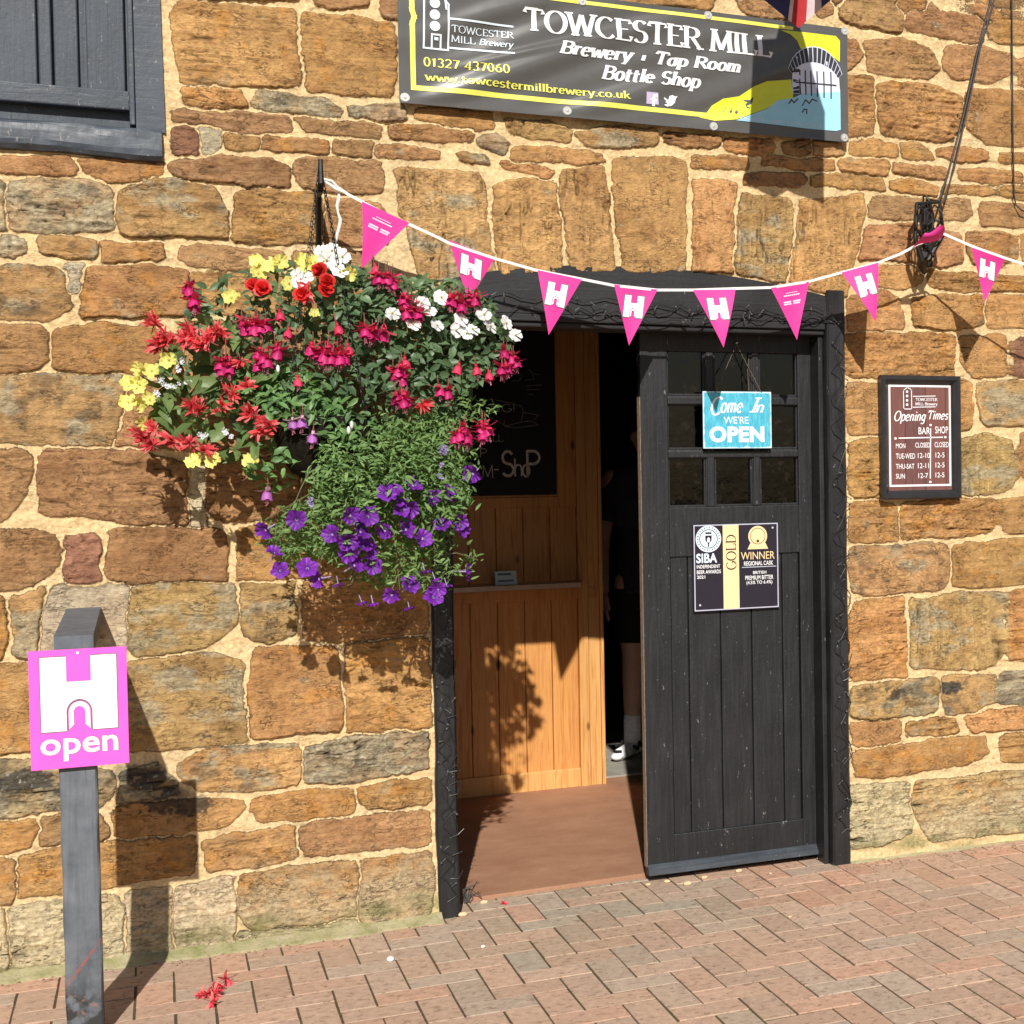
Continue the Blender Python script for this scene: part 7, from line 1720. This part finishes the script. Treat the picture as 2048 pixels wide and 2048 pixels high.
for x, y in J('435,770 180,860 270,1010 310,1160 520,1140 590,1230 860,740 990,740 700,880 950,850 1110,860 1180,550 1230,600 1250,690 1350,490 1310,690 1500,600 1630,560 1790,420 1700,790 1560,800 1730,840 1300,840 1420,910 840,1040 900,1110 1020,1010 1030,1130 1320,1270 1170,1360 1500,1360 1530,1310 830,940 960,960 1130,560'): place('purple_petunia', PT3[int(x+y) % 3], *T('L', x, y), 0.03, rl.uniform(.9, 1.1), face=(0, -1, .15), jit=.65)
place('purple_petunia', PT3[0], *T('L', 1770, 1170), 0.02, 1.0, face=(2.0, -.5, 0), jit=.1)
for x, y in J('1030,1430 1310,1460 1600,1290 760,1280 1510,1240 1430,1180 945,1420'): place('petunia_trumpet', PT3[1], *T('L', x, y), 0.02, .62, face=(0, -.15, -1.0), jit=.12)
for t_, x, y in (('J', 1340, 1100), ('K', 425, 1560), ('K', 400, 1605)):
    m_ = MB(); c_ = P(*T(t_, x, y), -sfr(*T(t_, x, y))-0.02); m_.sphere(c_, .007, 8, 6, 0, (.8, .8, 1.7)); m_.build('white_bud', P_WHI, hb_, True)

# ------------------------------------------------------------------ small things on the ground
fb = empty('fallen_begonia', PG(425, 1985, 0.006)); tag(fb, 'fallen pink-red begonia head lying on the pavers right of the grey post', 'flower')
def lay(me_, u, v, z, rz, sc, nm='blossom', parent=fb, tilt=1.2):
    p_ = PG(u, v, z); o = bpy.data.objects.new(nm, me_); COL.objects.link(o); o.parent = parent; o.matrix_parent_inverse = Matrix.Translation(parent.location).inverted()
    o.matrix_basis = Matrix.Translation(p_) @ Euler((tilt, 0.3, rz)).to_matrix().to_4x4() @ Matrix.Scale(sc, 4)
BGR = begonia('fallen_petals', petal('pink_red_petal', (0.66, 0.03, 0.06), (0.78, 0.09, 0.12), .042), P_BEG2, 1.0, 12, 18)
for (u, v, sc, rz) in ((452, 1958, 1.1, 1.0), (440, 1970, .8, 2.0), (428, 1984, 1.0, 3.3), (415, 1986, 1.0, 2.6), (400, 1988, .8, 2.9), (425, 2003, .9, 4.2), (434, 1978, .9, 0.4)): lay(BGR, u, v, 0.018*sc, rz, sc*.8)
fp = empty('fallen_petal', PG(1007, 1806, 0.004)); tag(fp, 'small red petal lying on the threshold of the open doorway', 'petal'); lay(BGR, 1007, 1805, 0.008, 1.0, .45, 'petals', fp, 0.4)
c_ = PG(781, 1923, 0.0); m_ = MB(); m_.sphere((c_.x, c_.y, 0.008), 0.0105, 12, 8, 0, (1.1, 1.0, .8)); tag(m_.build('pebble', M_WHITE, None, True), 'small round white pebble on the pavers below the flower basket', 'pebble')
c_ = PG(966, 1896, 0.0); m_ = MB(); m_.sphere((c_.x, c_.y, 0.005), 0.006, 10, 6, 0, (1.2, 1.0, .8)); tag(m_.build('pebble', M_WHITE, None, True), 'tiny white pebble on a grey paver just left of the door threshold', 'pebble')
def crumb(u, v, r_, lab):
    c_ = PG(u, v, 0.0); m_ = MB(); m_.sphere((c_.x, c_.y, r_*.5), r_, 7, 5, 0, (1.5, 1.0, .7)); tag(m_.build('mortar_crumb', M_CRUMB, None), lab, 'mortar crumb', 'mortar crumbs along the door sill')
M_CRUMB = plain('mortar_crumb_lime', (0.62, 0.46, 0.28), 0.95, 0.2)
for (u, v, r_) in ((1334, 1765, .009), (1478, 1744, .010), (1409, 1757, .009), (1375, 1770, .012), (1296, 1771, .008), (1640, 1719, .010), (926, 1832, .012), (968, 1807, .010), (1541, 1748, .005), (1580, 1835, .005)): crumb(u, v, r_, 'small crumb of pale mortar on the pavers along the door sill')
# grit and crumbs along the foot of the wall and over the pavers: too many to count
m_ = MB(); rn = random.Random(31)
for k in range(420):
    if k < 300: gx_, gy_ = rn.choice([rn.uniform(-0.6, 0.9), rn.uniform(2.3, 3.1)]), -0.03-abs(rn.gauss(0, 0.05))-(0.05 if k % 2 else 0)
    else: gx_, gy_ = rn.uniform(-0.5, 3.2), rn.uniform(-1.9, 0.12)
    r_ = rn.uniform(0.0012, 0.0034)*(1.3 if k < 300 else 1); m_.sphere((gx_, gy_, r_*0.6), r_, 5, 4, 0, (rn.uniform(.8, 1.8), 1, .7))
tag(m_.build('grit', plain('brown_grit', (0.30, 0.21, 0.14), 0.95, 0.5, 200), None), 'scattered brown grit and crumbs on the pavers and along the wall foot', 'grit', None, 'stuff')
# dry sprig caught at the foot of the left jamb
m_ = MB(); rn = random.Random(3); b_ = PG(930, 1806, 0.0)
for k in range(10):
    a_ = V3((b_.x-0.01+rn.uniform(-.01, .02), b_.y-0.005, 0.002)); m_.tube([a_, a_+V3((rn.uniform(-.01, .02), rn.uniform(-.01, .01), rn.uniform(.02, .05))), a_+V3((rn.uniform(-.005, .05), rn.uniform(-.02, .01), rn.uniform(.0, .09)))], .0022, 5)
tag(m_.build('dry_sprig', plain('grey_dry_stem', (0.07, 0.068, 0.062), 0.9, 0.3)), 'dry grey sprig caught at the foot of the left door jamb', 'sprig')
